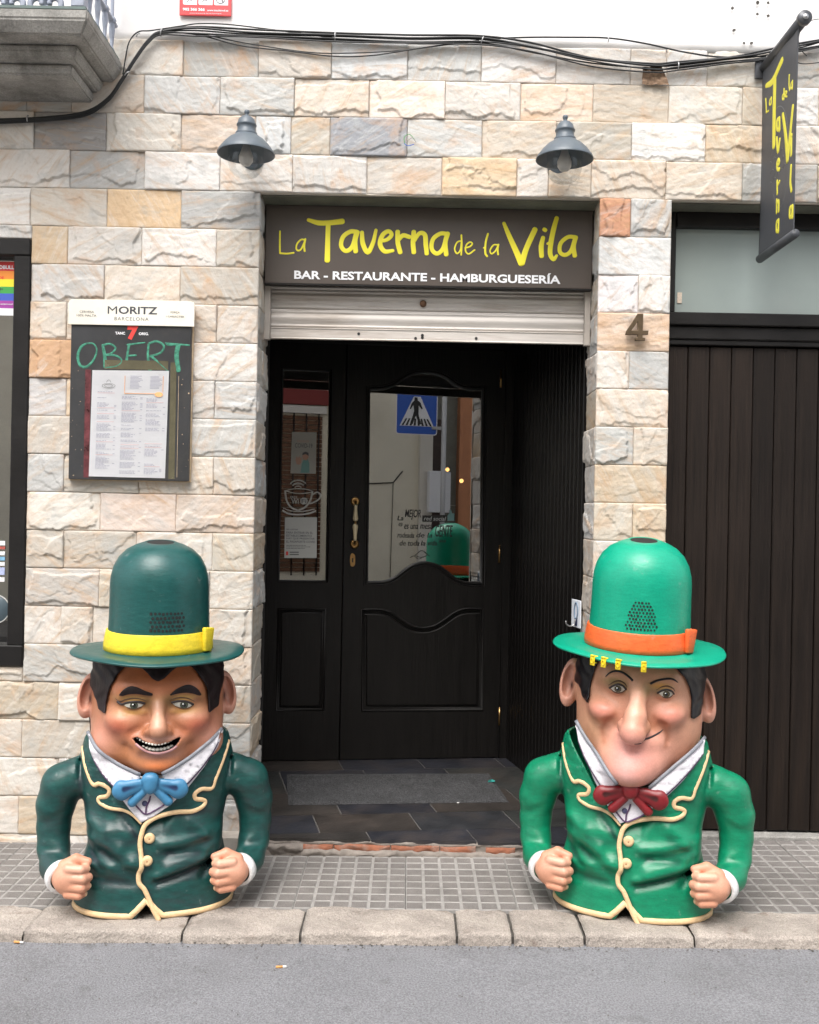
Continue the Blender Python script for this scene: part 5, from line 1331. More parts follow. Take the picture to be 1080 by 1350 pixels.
def ribbon(surf, P, r, off=0.0, n=6, flat=.6, smooth=True, fb=None):
    pts = catmull(P, n) if smooth and len(P) > 2 else [np.array(P[0])+(np.array(P[1])-np.array(P[0]))*i/8 for i in range(9)]
    out = []; last = -.15
    for p in pts:
        y, nn = surf.hit(p[0], p[1]); f_ = fb(p[0], p[1]) if fb else None
        if y is None: y = f_ if f_ is not None else last
        elif f_ is not None: y = min(y, f_) if abs(nn.y) > .35 else f_
        last = y; out.append(Vector((p[0], y-off, p[1])))
    ys = [p.y for p in out]
    for i in range(1, len(out)-1): out[i].y = (ys[i-1]+2*ys[i]+ys[i+1])/4
    bm = bmesh.new(); rr = r if not hasattr(r, '__len__') else list(np.interp(np.linspace(0, 1, len(out)), np.linspace(0, 1, len(r)), r)); tube(bm, out, rr, 8, flat=((0, -1, 0), flat)); return bm

# ---- the jacket, arms and hands: one mould for both figures
FOLD = [ # ridges (+) and creases (-) over the jacket front: (x0,z0,x1,z1,width,height)
 (-.20, .30, -.10, .235, .022, .010), (-.19, .25, -.06, .19, .020, .009), (-.21, .165, -.03, .175, .018, .008), (-.20, .12, -.05, .115, .016, -.007), (-.16, .21, -.05, .14, .016, -.006),
 (.03, .235, .17, .25, .018, .009), (.05, .165, .20, .215, .020, .010), (.02, .115, .21, .165, .016, -.010), (.02, .135, .21, .185, .015, .009), (.05, .205, .15, .20, .013, -.006), (.12, .30, .20, .25, .02, .008),
 (-.14, .285, -.03, .27, .020, .007), (-.22, .215, -.16, .16, .014, -.006), (-.10, .33, -.04, .25, .014, -.006), (.16, .12, .23, .19, .013, -.007)]
def torso_d(P):
    x, y, z = P
    zs = f32(-.05, 0, .06, .12, .2, .28, .36, .42, .47, .51, .56, .6); A = f32(.272, .268, .250, .240, .222, .225, .240, .256, .256, .248, .236, .225); B = f32(.198, .194, .186, .184, .180, .175, .168, .168, .172, .18, .19, .19)
    a = np.interp(z.ravel(), zs, A).reshape(z.shape).astype(np.float32); b = np.interp(z.ravel(), zs, B).reshape(z.shape).astype(np.float32); yc = np.interp(z.ravel(), f32(0, .2, .5), f32(0, 0, .02)).reshape(z.shape).astype(np.float32)
    k = ((np.abs(x)/a)**2.35+(np.abs(y-yc)/b)**2.35)**(1/2.35); return (k-1)*np.minimum(a, b)*.92
def jacket_d(P):
    x, y, z = P; d = torso_d(P)
    arm = None
    for s in (-1, 1):
        pts = [(s*.262, .0, .418), (s*.306, .006, .392), (s*.328, .012, .325), (s*.334, .014, .25), (s*.330, -.004, .185), (s*.314, -.055, .138), (s*.290, -.110, .128)]
        q = chain(P, pts, (.064, .066, .060, .051, .049, .047, .045), .02); arm = q if arm is None else np.minimum(arm, q)
        arm = arm+0
    # sleeve creases
    for s in (-1, 1):
        for (a, b, r) in (((s*.30, -.06, .30), (s*.375, -.05, .27), .010), ((s*.29, -.07, .225), (s*.36, -.07, .255), .009), ((s*.30, -.075, .195), (s*.375, -.06, .20), .009)):
            arm = smax(arm, -cap(P, a, b, r), .02)
    d = smin(d, arm, .018)
    for s in (-1, 1): d = smax(d, -chain(P, ((s*.236, -.10, .30), (s*.240, -.085, .40), (s*.246, -.03, .475), (s*.246, .05, .475)), (.005, .006, .006, .006), .0), .014)
    f = np.zeros(np.broadcast(x, z).shape, np.float32)
    for (x0, z0, x1, z1, w, h) in FOLD:
        ex, ez = x1-x0, z1-z0; L = ex*ex+ez*ez; t = ((x-x0)*ex+(z-z0)*ez)/L; tc = np.clip(t, 0, 1); dist2 = (x-x0-tc*ex)**2+(z-z0-tc*ez)**2; f = f+h*np.exp(-dist2/w**2)
    d = d-1.35*f*np.clip(-y/.08, 0, 1)
    d = smax(d, z-(.560-.30*np.clip(-y/.17, 0, 1)*np.clip(1.12-np.abs(x)/.26, 0, 1)), .012)             # neck opening, low in front
    d = np.maximum(d, -np.maximum(torso_d((x*1.07, y*1.09, z)), .40-z))
    # hem and front notch
    d = np.maximum(d, -(z-.004))
    notch = np.maximum(np.abs(x+.012)-.036*(1-z/.058), z-.058); d = np.maximum(d, -np.maximum(notch, y+.0))
    inner = np.maximum(torso_d((x*1.10, y*1.13, z)), z-.16); return np.maximum(d, -inner)
JV, JF = snet(jacket_d, (-.42, -.25, -.02), (.42, .24, .62), .0062)
def hand_d(P, s):
    # a fist at the end of the sleeve; s=-1 on the viewer's left. Fingers run level towards the body and curl in
    W0 = np.array((s*.287, -.118, .127))
    T = lambda a, b, c: (W0[0]-s*a, W0[1]-b, W0[2]+c)      # a: towards the body, b: to the street, c: up
    d = cap(P, T(-.012, -.02, 0), T(.02, .03, .004), .036, .040)
    d = smin(d, ell(P, T(.034, .040, .004), (.044, .034, .054)), .022)
    zs = (.042, .014, -.014, -.039); ln = (.056, .064, .060, .048); rr = (.0150, .0160, .0152, .0132)
    for i in range(4):
        k1 = T(.028, .058, zs[i]); k2 = T(.030+ln[i]*.72, .072-.004*abs(i-1.5), zs[i]*1.02-.002); k3 = T(.026+ln[i], .050, zs[i]*.98-.003); k4 = T(.012+ln[i], .022, zs[i]*.95-.004)
        d = smin(d, np.minimum(chain(P, (k1, k2), (rr[i]*1.02, rr[i]), 0), chain(P, (k2, k3, k4), (rr[i]*.98, rr[i]*.9, rr[i]*.8), .004)), .0045)
    th = chain(P, (T(.012, .030, .044), T(.050, .030, .064), T(.088, .036, .056)), (.019, .0165, .0125), .006)
    d = smin(d, th, .007); return d
def hand_mesh(s):
    V, Q = snet(lambda P: hand_d(P, s), (min(s*.36, s*.14)-.01, -.24, .03), (max(s*.36, s*.14)+.01, -.03, .23), .0034); return V, Q
HANDS = {s: hand_mesh(s) for s in (-1, 1)}
JS = Surf([(JV, JF)])
def px2(pxs): return [((p[0]*1.0), p[1]) for p in pxs]
def J2(u, v, s=410.0):         # crop of the left figure's body (30..370 x 940..1230 at 3.176) to mould coordinates
    px, py = 30+u/3.176, 940+v/3.176; return ((px-203)/s, 1.315-(py-668.5)/s)
LAP_L = [J2(*p) for p in ((243, 160), (262, 230), (297, 300), (325, 296), (352, 303), (370, 320), (360, 345), (326, 356), (330, 376), (372, 394), (430, 400), (470, 420), (505, 455))]
LAP_R = [J2(*p) for p in ((858, 150), (832, 225), (806, 290), (790, 330), (750, 327), (722, 342), (724, 365), (752, 374), (764, 385), (752, 403), (715, 416), (660, 413), (620, 416), (565, 430), (522, 458), (506, 500), (502, 540), (508, 580), (512, 625), (500, 660), (503, 695), (525, 722), (545, 765), (565, 810), (588, 850))]
HEM_R = [J2(*p) for p in ((588, 850), (640, 850), (700, 840), (780, 815), (845, 778), (890, 742))]
HEM_L = [J2(*p) for p in ((222, 790), (262, 812), (320, 838), (380, 852), (440, 856), (470, 838), (500, 800), (516, 775))]
def hem_line(x0, x1, n=26):
    out = []
    for i in range(n+1):
        x = x0+(x1-x0)*i/n; out.append(x)
    return out
def hull_pts(xs, z):  # points on the hem, straight from the jacket surface
    return [Vector((x, JS.y(x, z, -.02), z)) for x in xs]
SHIRT = [J2(*p) for p in ((262, 90), (300, 160), (350, 235), (400, 320), (450, 385), (505, 448), (560, 420), (620, 380), (690, 315), (760, 230), (815, 150), (840, 90), (700, 120), (550, 200), (420, 160))]
FLAP_L = [J2(*p) for p in ((276, 88), (330, 150), (400, 200), (500, 244), (492, 268), (478, 292), (415, 306), (380, 280), (340, 240), (300, 185), (282, 140))]
FLAP_R = [J2(*p) for p in ((822, 84), (760, 140), (680, 195), (588, 240), (598, 262), (612, 285), (652, 312), (695, 280), (745, 228), (790, 172), (815, 125))]

def paint(name, col, rough=.40, var=.12, **k):
    k.setdefault('blot', (tuple(.55*a+.22 for a in col), 27, .40, .655)); k.setdefault('speck', .07)
    return mat(name, col, rough, spec=.45, var=var, vscale=26, bump=.10, bscale=40, stretch=(1, 1, 3.0), sscale=160, **k)
M_skin = mat('painted skin', (.5, .3, .2), .40, spec=.42, var=.10, vscale=16, attr='paint', bump=.16, bscale=42, speck=.05, sscale=190)
M_cuff = paint('white paint', (.74, .74, .74), blot=((.7, .7, .7), 20, .0, .7)); M_shirt = paint('shirt paint', (.76, .74, .78), blot=((.7, .68, .7), 20, .0, .7), dirt=(.62, .56, .66), dscale=6, damt=.35); M_trim = paint('cream piping', (.74, .52, .29), .48, .14)
M_greyl = paint('grey edging', (.22, .23, .26)); M_purple = paint('purple line', (.10, .05, .12)); M_navy = paint('navy button', (.07, .07, .15)); M_tooth = mat('tooth enamel', (.78, .75, .68), .3); M_mouth = mat('mouth black', (.006, .005, .005), .6)
M_eyew = mat('eye white', (.46, .44, .38), .25, spec=.6); M_lash = mat('lash paint', (.025, .016, .016), .5); M_lid = mat('brown lid paint', (.085, .040, .018), .5); M_pup = mat('pupil', (.006, .006, .006), .15, spec=.8); M_glint = mat('eye glint', (.85, .85, .85), .3)
def xf(o, parent): o.parent = parent; return o
def add(name, me_or_bm, m, parent, smooth=True, **k):
    if isinstance(me_or_bm, bmesh.types.BMesh): return bmfin(name, me_or_bm, m, parent, smooth, **k)
    return link(name, me_or_bm, m, parent, **k)
TZ = f32(0, .06, .12, .2, .28, .36, .42, .47, .51, .56, .6); TA = f32(.268, .250, .240, .222, .225, .240, .256, .256, .248, .236, .225); TB_ = f32(.194, .186, .184, .180, .175, .168, .168, .172, .18, .19, .19)
def torso_fb(x, z):
    a = float(np.interp(z, TZ, TA)); b = float(np.interp(z, TZ, TB_)); yc = float(np.interp(z, (0, .2, .5), (0, 0, .02))); t = min(.995, abs(x)/a); return yc-b*(1-t**2.35)**(1/2.35)
def build_body(root, jm, jcol, glz):
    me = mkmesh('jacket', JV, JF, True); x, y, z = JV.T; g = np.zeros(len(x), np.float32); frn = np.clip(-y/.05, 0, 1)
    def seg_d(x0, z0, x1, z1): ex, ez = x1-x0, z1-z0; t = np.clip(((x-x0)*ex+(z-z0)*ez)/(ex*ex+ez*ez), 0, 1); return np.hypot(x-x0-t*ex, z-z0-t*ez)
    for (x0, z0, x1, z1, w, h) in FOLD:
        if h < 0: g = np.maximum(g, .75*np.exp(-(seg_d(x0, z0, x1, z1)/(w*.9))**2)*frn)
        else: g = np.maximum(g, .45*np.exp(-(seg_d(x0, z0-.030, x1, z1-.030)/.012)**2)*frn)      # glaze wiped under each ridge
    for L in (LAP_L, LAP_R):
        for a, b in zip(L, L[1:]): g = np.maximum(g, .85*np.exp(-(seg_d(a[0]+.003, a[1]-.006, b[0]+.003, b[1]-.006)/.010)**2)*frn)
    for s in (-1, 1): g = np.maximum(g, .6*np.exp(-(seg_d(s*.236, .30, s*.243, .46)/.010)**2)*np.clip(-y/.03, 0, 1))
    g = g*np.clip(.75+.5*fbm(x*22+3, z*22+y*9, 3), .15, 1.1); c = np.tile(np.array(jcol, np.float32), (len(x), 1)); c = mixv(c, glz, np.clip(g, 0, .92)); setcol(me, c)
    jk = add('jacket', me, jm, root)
    for s in (-1, 1):
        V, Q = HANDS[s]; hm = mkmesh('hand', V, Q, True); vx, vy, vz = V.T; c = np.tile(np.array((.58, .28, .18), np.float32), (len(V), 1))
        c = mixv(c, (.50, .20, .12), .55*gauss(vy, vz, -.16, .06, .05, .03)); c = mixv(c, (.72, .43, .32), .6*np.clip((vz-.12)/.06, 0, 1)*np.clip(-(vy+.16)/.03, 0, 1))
        setcol(hm, c); h = add('hand', hm, M_skin, root)
        # nails on the finger tips
        W0 = np.array((s*.287, -.118, .127)); zs = (.042, .014, -.014, -.039); ln = (.056, .064, .060, .048)
        for i in range(4):
            bm = bmesh.new(); cpt = Vector((W0[0]-s*(.036+ln[i]), W0[1]-.050, W0[2]+zs[i]*.98-.003))
            bmesh.ops.create_uvsphere(bm, u_segments=12, v_segments=8, radius=1, matrix=Matrix.Translation(cpt) @ Matrix.Diagonal((.0055, .009, .0085, 1))); add('nail', bm, NAIL, h)
        # cuff
        a, b = Vector((s*.297, -.100, .130)), Vector((s*.285, -.122, .127)); d = (b-a).normalized(); q = d.to_track_quat('Z', 'X').to_matrix().to_4x4()
        bm = bmesh.new(); lathe(bm, [(.040, -.020), (.0505, -.016), (.0515, -.004), (.0515, .012), (.0495, .0145), (.040, .013)], 36, Matrix.Translation(b) @ q @ Matrix.Diagonal((1, 1.0, 1, 1))); add('cuff', bm, M_cuff, root)
    for L in (LAP_L, LAP_R): add('piping', ribbon(JS, L, .0078 if L is LAP_R else (.0072, .0076, .0076, .0076, .006, .0036), .007, 6, .55, fb=torso_fb), M_trim, root)
    # hem piping follows the bottom edge
    def hempts(xs): return [Vector((x, JS.y(x, .018, -.05)-.002, .014)) for x in xs]
    tnv = [Vector((-.012, JS.y(-.012, .070)-.003, .064))]
    P1 = [Vector((-.262+.0*i, .02, .014)) for i in range(1)]+hempts(np.linspace(-.255, -.062, 18))+[Vector((-.040, JS.y(-.05, .03)-.003, .034))]+tnv
    P2 = tnv+[Vector((.016, JS.y(.03, .03)-.003, .034))]+hempts(np.linspace(.038, .255, 20))+[Vector((.262, .02, .014))]
    for P in (P1, P2): bm = bmesh.new(); tube(bm, P, .0098, 8, flat=((0, -1, 0), .6)); add('piping', bm, M_trim, root)
    # lapel skins stand a little proud of the coat
    lapL = [J2(*p) for p in ((243, 160), (262, 230), (297, 300), (325, 296), (352, 303), (370, 320), (360, 345), (326, 356), (330, 376), (372, 394), (430, 400), (470, 420), (500, 448), (450, 385), (400, 320), (350, 235), (300, 160), (262, 95))]
    lapR = [J2(*p) for p in ((858, 150), (832, 225), (806, 290), (790, 330), (750, 327), (722, 342), (724, 365), (752, 374), (764, 385), (752, 403), (715, 416), (660, 413), (620, 416), (565, 430), (512, 452), (560, 420), (620, 380), (690, 315), (760, 230), (815, 150), (842, 90))]
    for L in (lapL, lapR): lp = add('lapel', patch(JS, L, .008, .012, fb=torso_fb, smooth=2), jm, root, True); setcol(lp.data, np.tile(np.array(jcol, np.float32), (len(lp.data.vertices), 1)))
    for (u, v) in ((540, 515), (533, 604)):
        x, z = J2(u, v); y = JS.y(x, z); bm = bmesh.new(); lathe(bm, [(0, .010), (.004, .0105), (.010, .0115), (.0150, .009), (.0175, .004), (.017, 0)], 24, Matrix.Translation((x, y-.001, z)) @ Matrix.Rotation(math.pi/2, 4, 'X')); b = add('button', bm, M_trim, root)
        bm = bmesh.new(); lathe(bm, [(0, .0012), (.0028, .001), (.003, 0)], 12, Matrix.Translation((x, y-.0105, z)) @ Matrix.Rotation(math.pi/2, 4, 'X')); add('button_eye', bm, paint('button centre', (.45, .22, .10)) if 'button centre' not in bpy.data.materials else bpy.data.materials['button centre'], b)
def neck_fb(x, z):
    a, b = .236, .190; t = min(.995, abs(x)/a); return .005-b*(1-t**2.3)**(1/2.3)
N1 = dict(flapL=[J2(*p) for p in ((276, 88), (330, 150), (400, 200), (500, 246), (492, 268), (478, 292), (415, 306), (380, 280), (340, 240), (300, 185), (282, 140))],
          flapR=[J2(*p) for p in ((822, 84), (760, 140), (680, 195), (588, 242), (598, 262), (612, 285), (652, 312), (695, 280), (745, 228), (790, 172), (815, 125))],
          edge=[[J2(*p) for p in L] for L in (((268, 84), (330, 146), (400, 194), (500, 240)), ((830, 80), (760, 134), (680, 189), (588, 236)))],
          shirt=[J2(*p) for p in ((268, 100), (300, 160), (350, 235), (400, 320), (450, 385), (505, 448), (560, 420), (620, 380), (690, 315), (760, 230), (815, 150), (836, 92), (760, 150), (680, 205), (600, 252), (490, 256), (400, 210), (330, 160))],
          knot=J2(541, 276))
def J4(u, v, s=410.0): px, py = 670+u/3.176, 940+v/3.176; return ((px-831)/s, 1.315-(py-680.7)/s)
N2 = dict(flapL=[J4(*p) for p in ((266, 78), (300, 128), (360, 200), (420, 268), (452, 306), (440, 322), (385, 326), (345, 272), (308, 212), (280, 150))],
          flapR=[J4(*p) for p in ((803, 126), (740, 182), (680, 232), (620, 288), (582, 322), (594, 346), (630, 360), (690, 302), (750, 238), (800, 180))],
          edge=[[J4(*p) for p in L] for L in (((268, 72), (305, 124), (365, 196), (454, 300)), ((806, 120), (740, 176), (680, 226), (582, 316)))],
          shirt=[J4(*p) for p in ((262, 100), (300, 200), (350, 310), (400, 400), (465, 482), (520, 460), (570, 430), (640, 370), (720, 290), (790, 200), (808, 140), (740, 195), (640, 285), (585, 326), (450, 322), (400, 262), (330, 180)) ],
          knot=J4(507, 336))
def build_neck(root, hs, bowm, dark, N, kh=.034, name='bow_tie'):
    S2 = hs; dz = 0.0
    add('shirt', patch(S2, N['shirt'], .003, .010, .010, fb=lambda x, z: neck_fb(x, z)+.012, smooth=2), M_shirt, root, True)
    for k in ('flapL', 'flapR'): add('collar', patch(S2, N[k], .012, .012, .010, fb=neck_fb, smooth=8), M_shirt, root, True)
    for L in N['edge']: add('collar_edge', ribbon(S2, L, .0062, .012, 6, .6, fb=neck_fb), M_greyl, root)
    x0, z0 = N['knot']
    for k in ('flapL', 'flapR'):
        L = N[k]; n = len(L); low = L[-1:]+L[-2:n//2:-1]; low = [(p[0], p[1]-.004) for p in L[n//2+1:]]
        add('shirt_fold', ribbon(S2, low, .0026, .008, 6, .6, fb=neck_fb), M_purple, root)
    for L in (((0, -.046), (-.004, -.062), (-.012, -.080), (-.014, -.102)), ((-.054, -.066), (-.036, -.086), (-.014, -.104), (.02, -.090), (.052, -.070))): add('shirt_fold', ribbon(S2, [(x0+p[0], z0+p[1]) for p in L], .0026, .006, 6, .6, fb=lambda x, z: neck_fb(x, z)+.012), M_purple, root)
    x, z = x0-.018, z0-.070; bm = bmesh.new(); lathe(bm, [(0, .006), (.006, .0055), (.0088, .003), (.009, 0)], 20, Matrix.Translation((x, min(S2.y(x, z), neck_fb(x, z)+.012)-.002, z)) @ Matrix.Rotation(math.pi/2, 4, 'X')); add('shirt_button', bm, M_navy, root)
    kx, kz = N['knot']; ky = min(S2.y(kx, kz), JS.y(kx, kz-.03), -.18)-.018
    # the bow: knot, two loops with an open crease and two tails
    def bow(P):
        d = ell(P, (kx, ky-.004, kz+dz), (.025, .020, kh)); d = smin(d, cap(P, (kx-.008, ky-.002, kz+kh*.45), (kx+.008, ky-.002, kz+kh*.45), .018), .01)
        for s in (-1, 1):
            q = ell(P, (kx+s*.064, ky+.006, kz-.014), (.054, .014, .024), s*-.30); q = smin(q, ell(P, (kx+s*.090, ky+.006, kz-.022), (.026, .015, .033), s*-.2), .014)
            q = smax(q, -cap(P, (kx+s*.030, ky-.014, kz-.004+dz*.6), (kx+s*.078, ky-.016, kz-.014+dz*.6), .0040, .0075), .005); d = smin(d, q, .006)
            t = cap(P, (kx+s*.016, ky+.006, kz-.024+dz*.6), (kx+s*.056, ky+.012, kz-.062+dz*.6), .012, .0155); d = smin(d, t, .003)
        for o in (-.010, .012): d = smax(d, -cap(P, (kx+o, ky-.027, kz+.016+dz), (kx+o*1.2, ky-.026, kz-.024+dz), .0022), .004)
        return d
    V, Q = snet(bow, (kx-.14, ky-.05, kz-.10), (kx+.14, ky+.05, kz+.08), .0035); me = mkmesh(name, V, Q, True)
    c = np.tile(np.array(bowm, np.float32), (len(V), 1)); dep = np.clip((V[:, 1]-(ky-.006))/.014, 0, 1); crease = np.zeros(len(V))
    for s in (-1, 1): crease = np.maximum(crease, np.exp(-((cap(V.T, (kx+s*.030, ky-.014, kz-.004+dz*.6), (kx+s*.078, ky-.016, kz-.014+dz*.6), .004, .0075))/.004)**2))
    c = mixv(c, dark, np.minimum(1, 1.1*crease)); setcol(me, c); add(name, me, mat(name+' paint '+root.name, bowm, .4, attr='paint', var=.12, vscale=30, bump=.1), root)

def hat(root, T, m, bandm, band_name, holes, bow_ang, r0=1.0, top=1.205, zb=.835, hr=.0036):
    rs = [(.0, .0), (.283, -.004), (.287, .0), (.284, .0045), (.235, .0055), (.190, .008), (.176, .012), (.170, .03), (.168, .07), (.1655, .12), (.164, .18), (.1635, .225), (.161, .255), (.152, .290), (.135, .322), (.110, .347), (.080, .363), (.052, .371), (.046, .3705), (.044, .368), (.043, .30)]
    k = (top-zb)/.371; prof = [(r*r0, z*k) for r, z in rs]
    bm = bmesh.new(); lathe(bm, prof[1:], 96)
    lathe(bm, [(.283*r0, -.004*k), (.12*r0, -.006), (.0, -.006)], 96)
    bmesh.ops.remove_doubles(bm, verts=bm.verts[:], dist=1e-5)
    sd = random.random()*9
    for q in bm.verts:
        r = math.hypot(q.co.x, q.co.y); a = math.atan2(q.co.y, q.co.x)
        if r > .2: q.co.z += .004*math.sin(2*a+sd)+.002*math.sin(5*a+sd)
        elif r < .062 and q.co.z > .25: q.co.z += .11*q.co.y*(1 if r > .04 else 1)
        else: q.co.x *= 1+.006*math.sin(3*a+sd+q.co.z*9); q.co.y *= 1+.006*math.sin(2*a+sd+q.co.z*12)
    bm.transform(T); h = add('hat', bm, m, root)
    bm = bmesh.new(); lathe(bm, [(.176*r0, .010), (.1815*r0, .012), (.181*r0, .030), (.178*r0, .050), (.1735*r0, .074), (.1725*r0, .0765), (.166*r0, .0765)], 96); bm.transform(T); b = add('hat_band', bm, bandm, root)
    bm = bmesh.new(); rr_ = bmesh.ops.create_circle(bm, segments=32, radius=.0448*r0, cap_ends=True)
    for q in rr_['verts']: q.co.z = .3700*k+.11*q.co.y
    bm.transform(T); add('top_hole_shade', bm, M_black, root, False)  # black disc stands in for the shade inside the crown opening
    # folded bow at the side of the band
    ca, sa = math.cos(bow_ang), math.sin(bow_ang); BT = T @ Matrix(((-sa, ca, 0, .182*r0*ca), (ca, sa, 0, .182*r0*sa), (0, 0, 1, .008), (0, 0, 0, 1)))
    bm = bmesh.new(); bx(bm, -.030, .014, -.006, .010, .004, .084, .005, 2); 
    for q in bm.verts: q.co.z += q.co.x*-.10; q.co.y += .010*(q.co.z/.08)*(q.co.x > -.01)
    bx(bm, .0145, .024, -.006, .005, .000, .080, .003, 2); bm.transform(BT); add('band_bow', bm, bandm, root)
    bm = bmesh.new()
    for (a, z) in holes:
        rr = np.interp(z, [p[1] for p in prof[5:18]], [p[0] for p in prof[5:18]])+.0012; c = Vector((rr*math.cos(a), rr*math.sin(a), z)); n = Vector((math.cos(a), math.sin(a), .05)).normalized()
        r = bmesh.ops.create_circle(bm, segments=9, radius=hr*random.uniform(.85, 1.15), cap_ends=True, matrix=Matrix.Translation(c) @ n.to_track_quat('Z', 'Y').to_matrix().to_4x4())
    bm.transform(T); o = add('vent_holes', bm, M_black, root, False); o['kind'] = 'stuff'
    return h
def eye(root, surf, alm, iris, ri, irism, off=.002, lash=.0026, upper=None):
    e = add('eye', patch(surf, alm, off, .004, .006), M_eyew, root, False)
    y = surf.y(*iris)
    def disc(name, r, o, m, sx=1.0, par=e, c=iris, lim=None):
        bm = bmesh.new(); N_ = 20; ztop = max(p[1] for p in alm) if lim is None else lim
        vs_ = []
        for j in range(N_):
            x, z = c[0]+r*sx*math.cos(2*math.pi*j/N_), c[1]+r*math.sin(2*math.pi*j/N_); z = min(z, ztop-.0008); vs_.append(bm.verts.new((x, surf.y(x, z)-o, z)))
        bm.faces.new(vs_); return add(name, bm, m, par, False)
    disc('iris_rim', ri*1.12, off+.0010, M_lash); disc('iris', ri, off+.0018, irism); disc('pupil', ri*.48, off+.0026, M_pup); disc('glint', ri*.2, off+.0034, M_glint, c=(iris[0]-ri*.3, iris[1]+ri*.35))
    if upper:
        add('eyelash', ribbon(surf, upper, lash*1.25, off+.0015, 5, .7), M_lash, root)
        w = upper[-1][0]-upper[0][0]; add('eyelid_line', ribbon(surf, [(p[0]+(p[0]-iris[0])*.12, p[1]+.0105-.35*abs(p[0]-iris[0])*.12) for p in upper], (.0008, .0020, .0024, .0020, .0008), .0006, 5, .6), M_lid, root)
        low = sorted([p for p in alm if p[1] < iris[1]+.001], key=lambda p: p[0]); add('eyelid_line', ribbon(surf, [(p[0], p[1]-.0015) for p in low], (.0010, .0018, .0020, .0018, .0010), off+.0004, 5, .6), M_lid, root)
    return e
NAIL = mat('painted nail', (.62, .42, .26), .3)

# ------------------------------------------------------------------ figure 1: dark green, dark haired, laughing
def FC(u, v, s=412.0, cx=204.5): px, py = 120+u/6, 860+v/6; return ((px-cx)/s, 1.315-(py-668.5)/s)
def head1_base(P):
    x, y, z = P
    d = ell(P, (0, .010, .74), (.212, .195, .235)); d = smin(d, ell(P, (0, .005, .585), (.215, .192, .185)), .07)
    d = smin(d, ell(P, (0.0, -.158, .515), (.078, .062, .052)), .05)
    for s in (-1, 1):
        d = smin(d, ell(P, (s*.103, -.142, .632), (.064, .062, .048), s*.3), .035)
        d = smin(d, ell(P, (s*.150, -.085, .545), (.06, .07, .06)), .05)
    d = smin(d, cap(P, (-.10, -.158, .735), (.10, -.158, .735), .034), .05)
    for s in (-1, 1):
        d = smax(d, -ell(P, (s*.077, -.222, .694), (.056, .034, .030)), .022)
        d = smin(d, ell(P, (s*.077, -.158, .690), (.042, .036, .029)), .010)
        d = smin(d, cap(P, (s*.040, -.184, .708), (s*.112, -.168, .706), .0085), .010)       # upper lid fold
        d = smin(d, cap(P, (s*.045, -.184, .668), (s*.108, -.170, .672), .0065), .012)       # bag under the eye
    d = smin(d, chain(P, ((0, -.178, .725), (0, -.200, .680), (0, -.226, .630), (0, -.232, .618)), (.015, .017, .024, .029), .015), .020)
    for s in (-1, 1): d = smin(d, ell(P, (s*.030, -.206, .612), (.019, .024, .017)), .012); d = smax(d, -cap(P, (s*.047, -.212, .626), (s*.050, -.205, .600), .004), .010)
    for s in (-1, 1): d = smax(d, -chain(P, ((s*.042, -.212, .630), (s*.080, -.198, .598), (s*.098, -.180, .560)), (.008, .011, .008), .01), .016)
    d = smin(d, chain(P, ((-.085, -.170, .588), (-.04, -.192, .565), (0, -.200, .558), (.04, -.192, .565), (.085, -.170, .592)), (.020, .026, .028, .026, .020), .01), .03)
    d = smax(d, -cap(P, (-.05, -.225, .520), (.05, -.225, .520), .012), .030)
    return d
def ears(P, d, s, c, r, tilt):
    e = ell(P, c, r, tilt); e = smax(e, -ell(P, (c[0]+s*.004, c[1]-r[1]*.80, c[2]+.008), (r[0]*.60, r[1]*1.05, r[2]*.68), tilt), .008)
    e = smin(e, ell(P, (c[0]-s*.020, c[1]-.004, c[2]-.012), (.012, .014, .022)), .008); return smin(d, e, .010)
MOUTH1 = [FC(*p) for p in ((320, 652), (350, 640), (400, 668), (450, 686), (515, 694), (580, 686), (640, 662), (682, 652), (672, 680), (645, 712), (600, 738), (520, 752), (440, 742), (380, 712), (340, 680))]
def head1(P):
    d = head1_base(P); x, y, z = P
    m_ = poly2(x[:, :, 0], z[0, 0, :][None, :], MOUTH1)[:, None, :] if False else poly2(np.broadcast_to(x, (x.shape[0], 1, z.shape[2])), np.broadcast_to(z, (x.shape[0], 1, z.shape[2])), MOUTH1)
    d = smax(d, -np.maximum(m_, y+.125), .004)
    d = ears(P, d, -1, (-.226, .012, .690), (.036, .030, .078), -.18); d = ears(P, d, 1, (.226, .012, .690), (.036, .030, .078), .18)
    return np.maximum(d, z-.834-.05*y)
LO, HI = (-.29, -.29, .40), (.29, .22, .90)
H1V, H1F = snet(head1, LO, HI, .0040)
HAIR1 = [FC(*p) for p in ((-90, 250), (-20, 330), (20, 400), (38, 458), (98, 474), (112, 350), (138, 255), (190, 160), (262, 85), (345, 82), (405, 132), (460, 188), (502, 208), (548, 186), (612, 128), (690, 80), (742, 88), (806, 158), (858, 232), (888, 292), (898, 380), (903, 482), (950, 478), (998, 462), (1006, 380), (1040, 300), (1100, 200), (1100, -220), (-90, -220))]
def hair_of(base, HP, cutz, thick=.009):
    def f(P):
        x, y, z = P; d = base(P)-thick; sh = (x.shape[0], 1, z.shape[2]); p2 = poly2(np.broadcast_to(x, sh), np.broadcast_to(z, sh), HP)
        d = d-.0022*np.sin(x*150+4*np.sin(z*40))*np.clip(1-np.abs(y)/.25, 0, 1)
        reg = np.where(y > .035, np.maximum(.56-z, .035-y), np.maximum(p2, y-.06)); return np.maximum(smax(d, reg, .006), z-cutz-.07*y)
    return f
R1V, R1F = snet(hair_of(head1_base, HAIR1, .832), (-.26, -.24, .50), (.26, .24, .90), .0045)
JY1, FY1 = R(10), R(14)
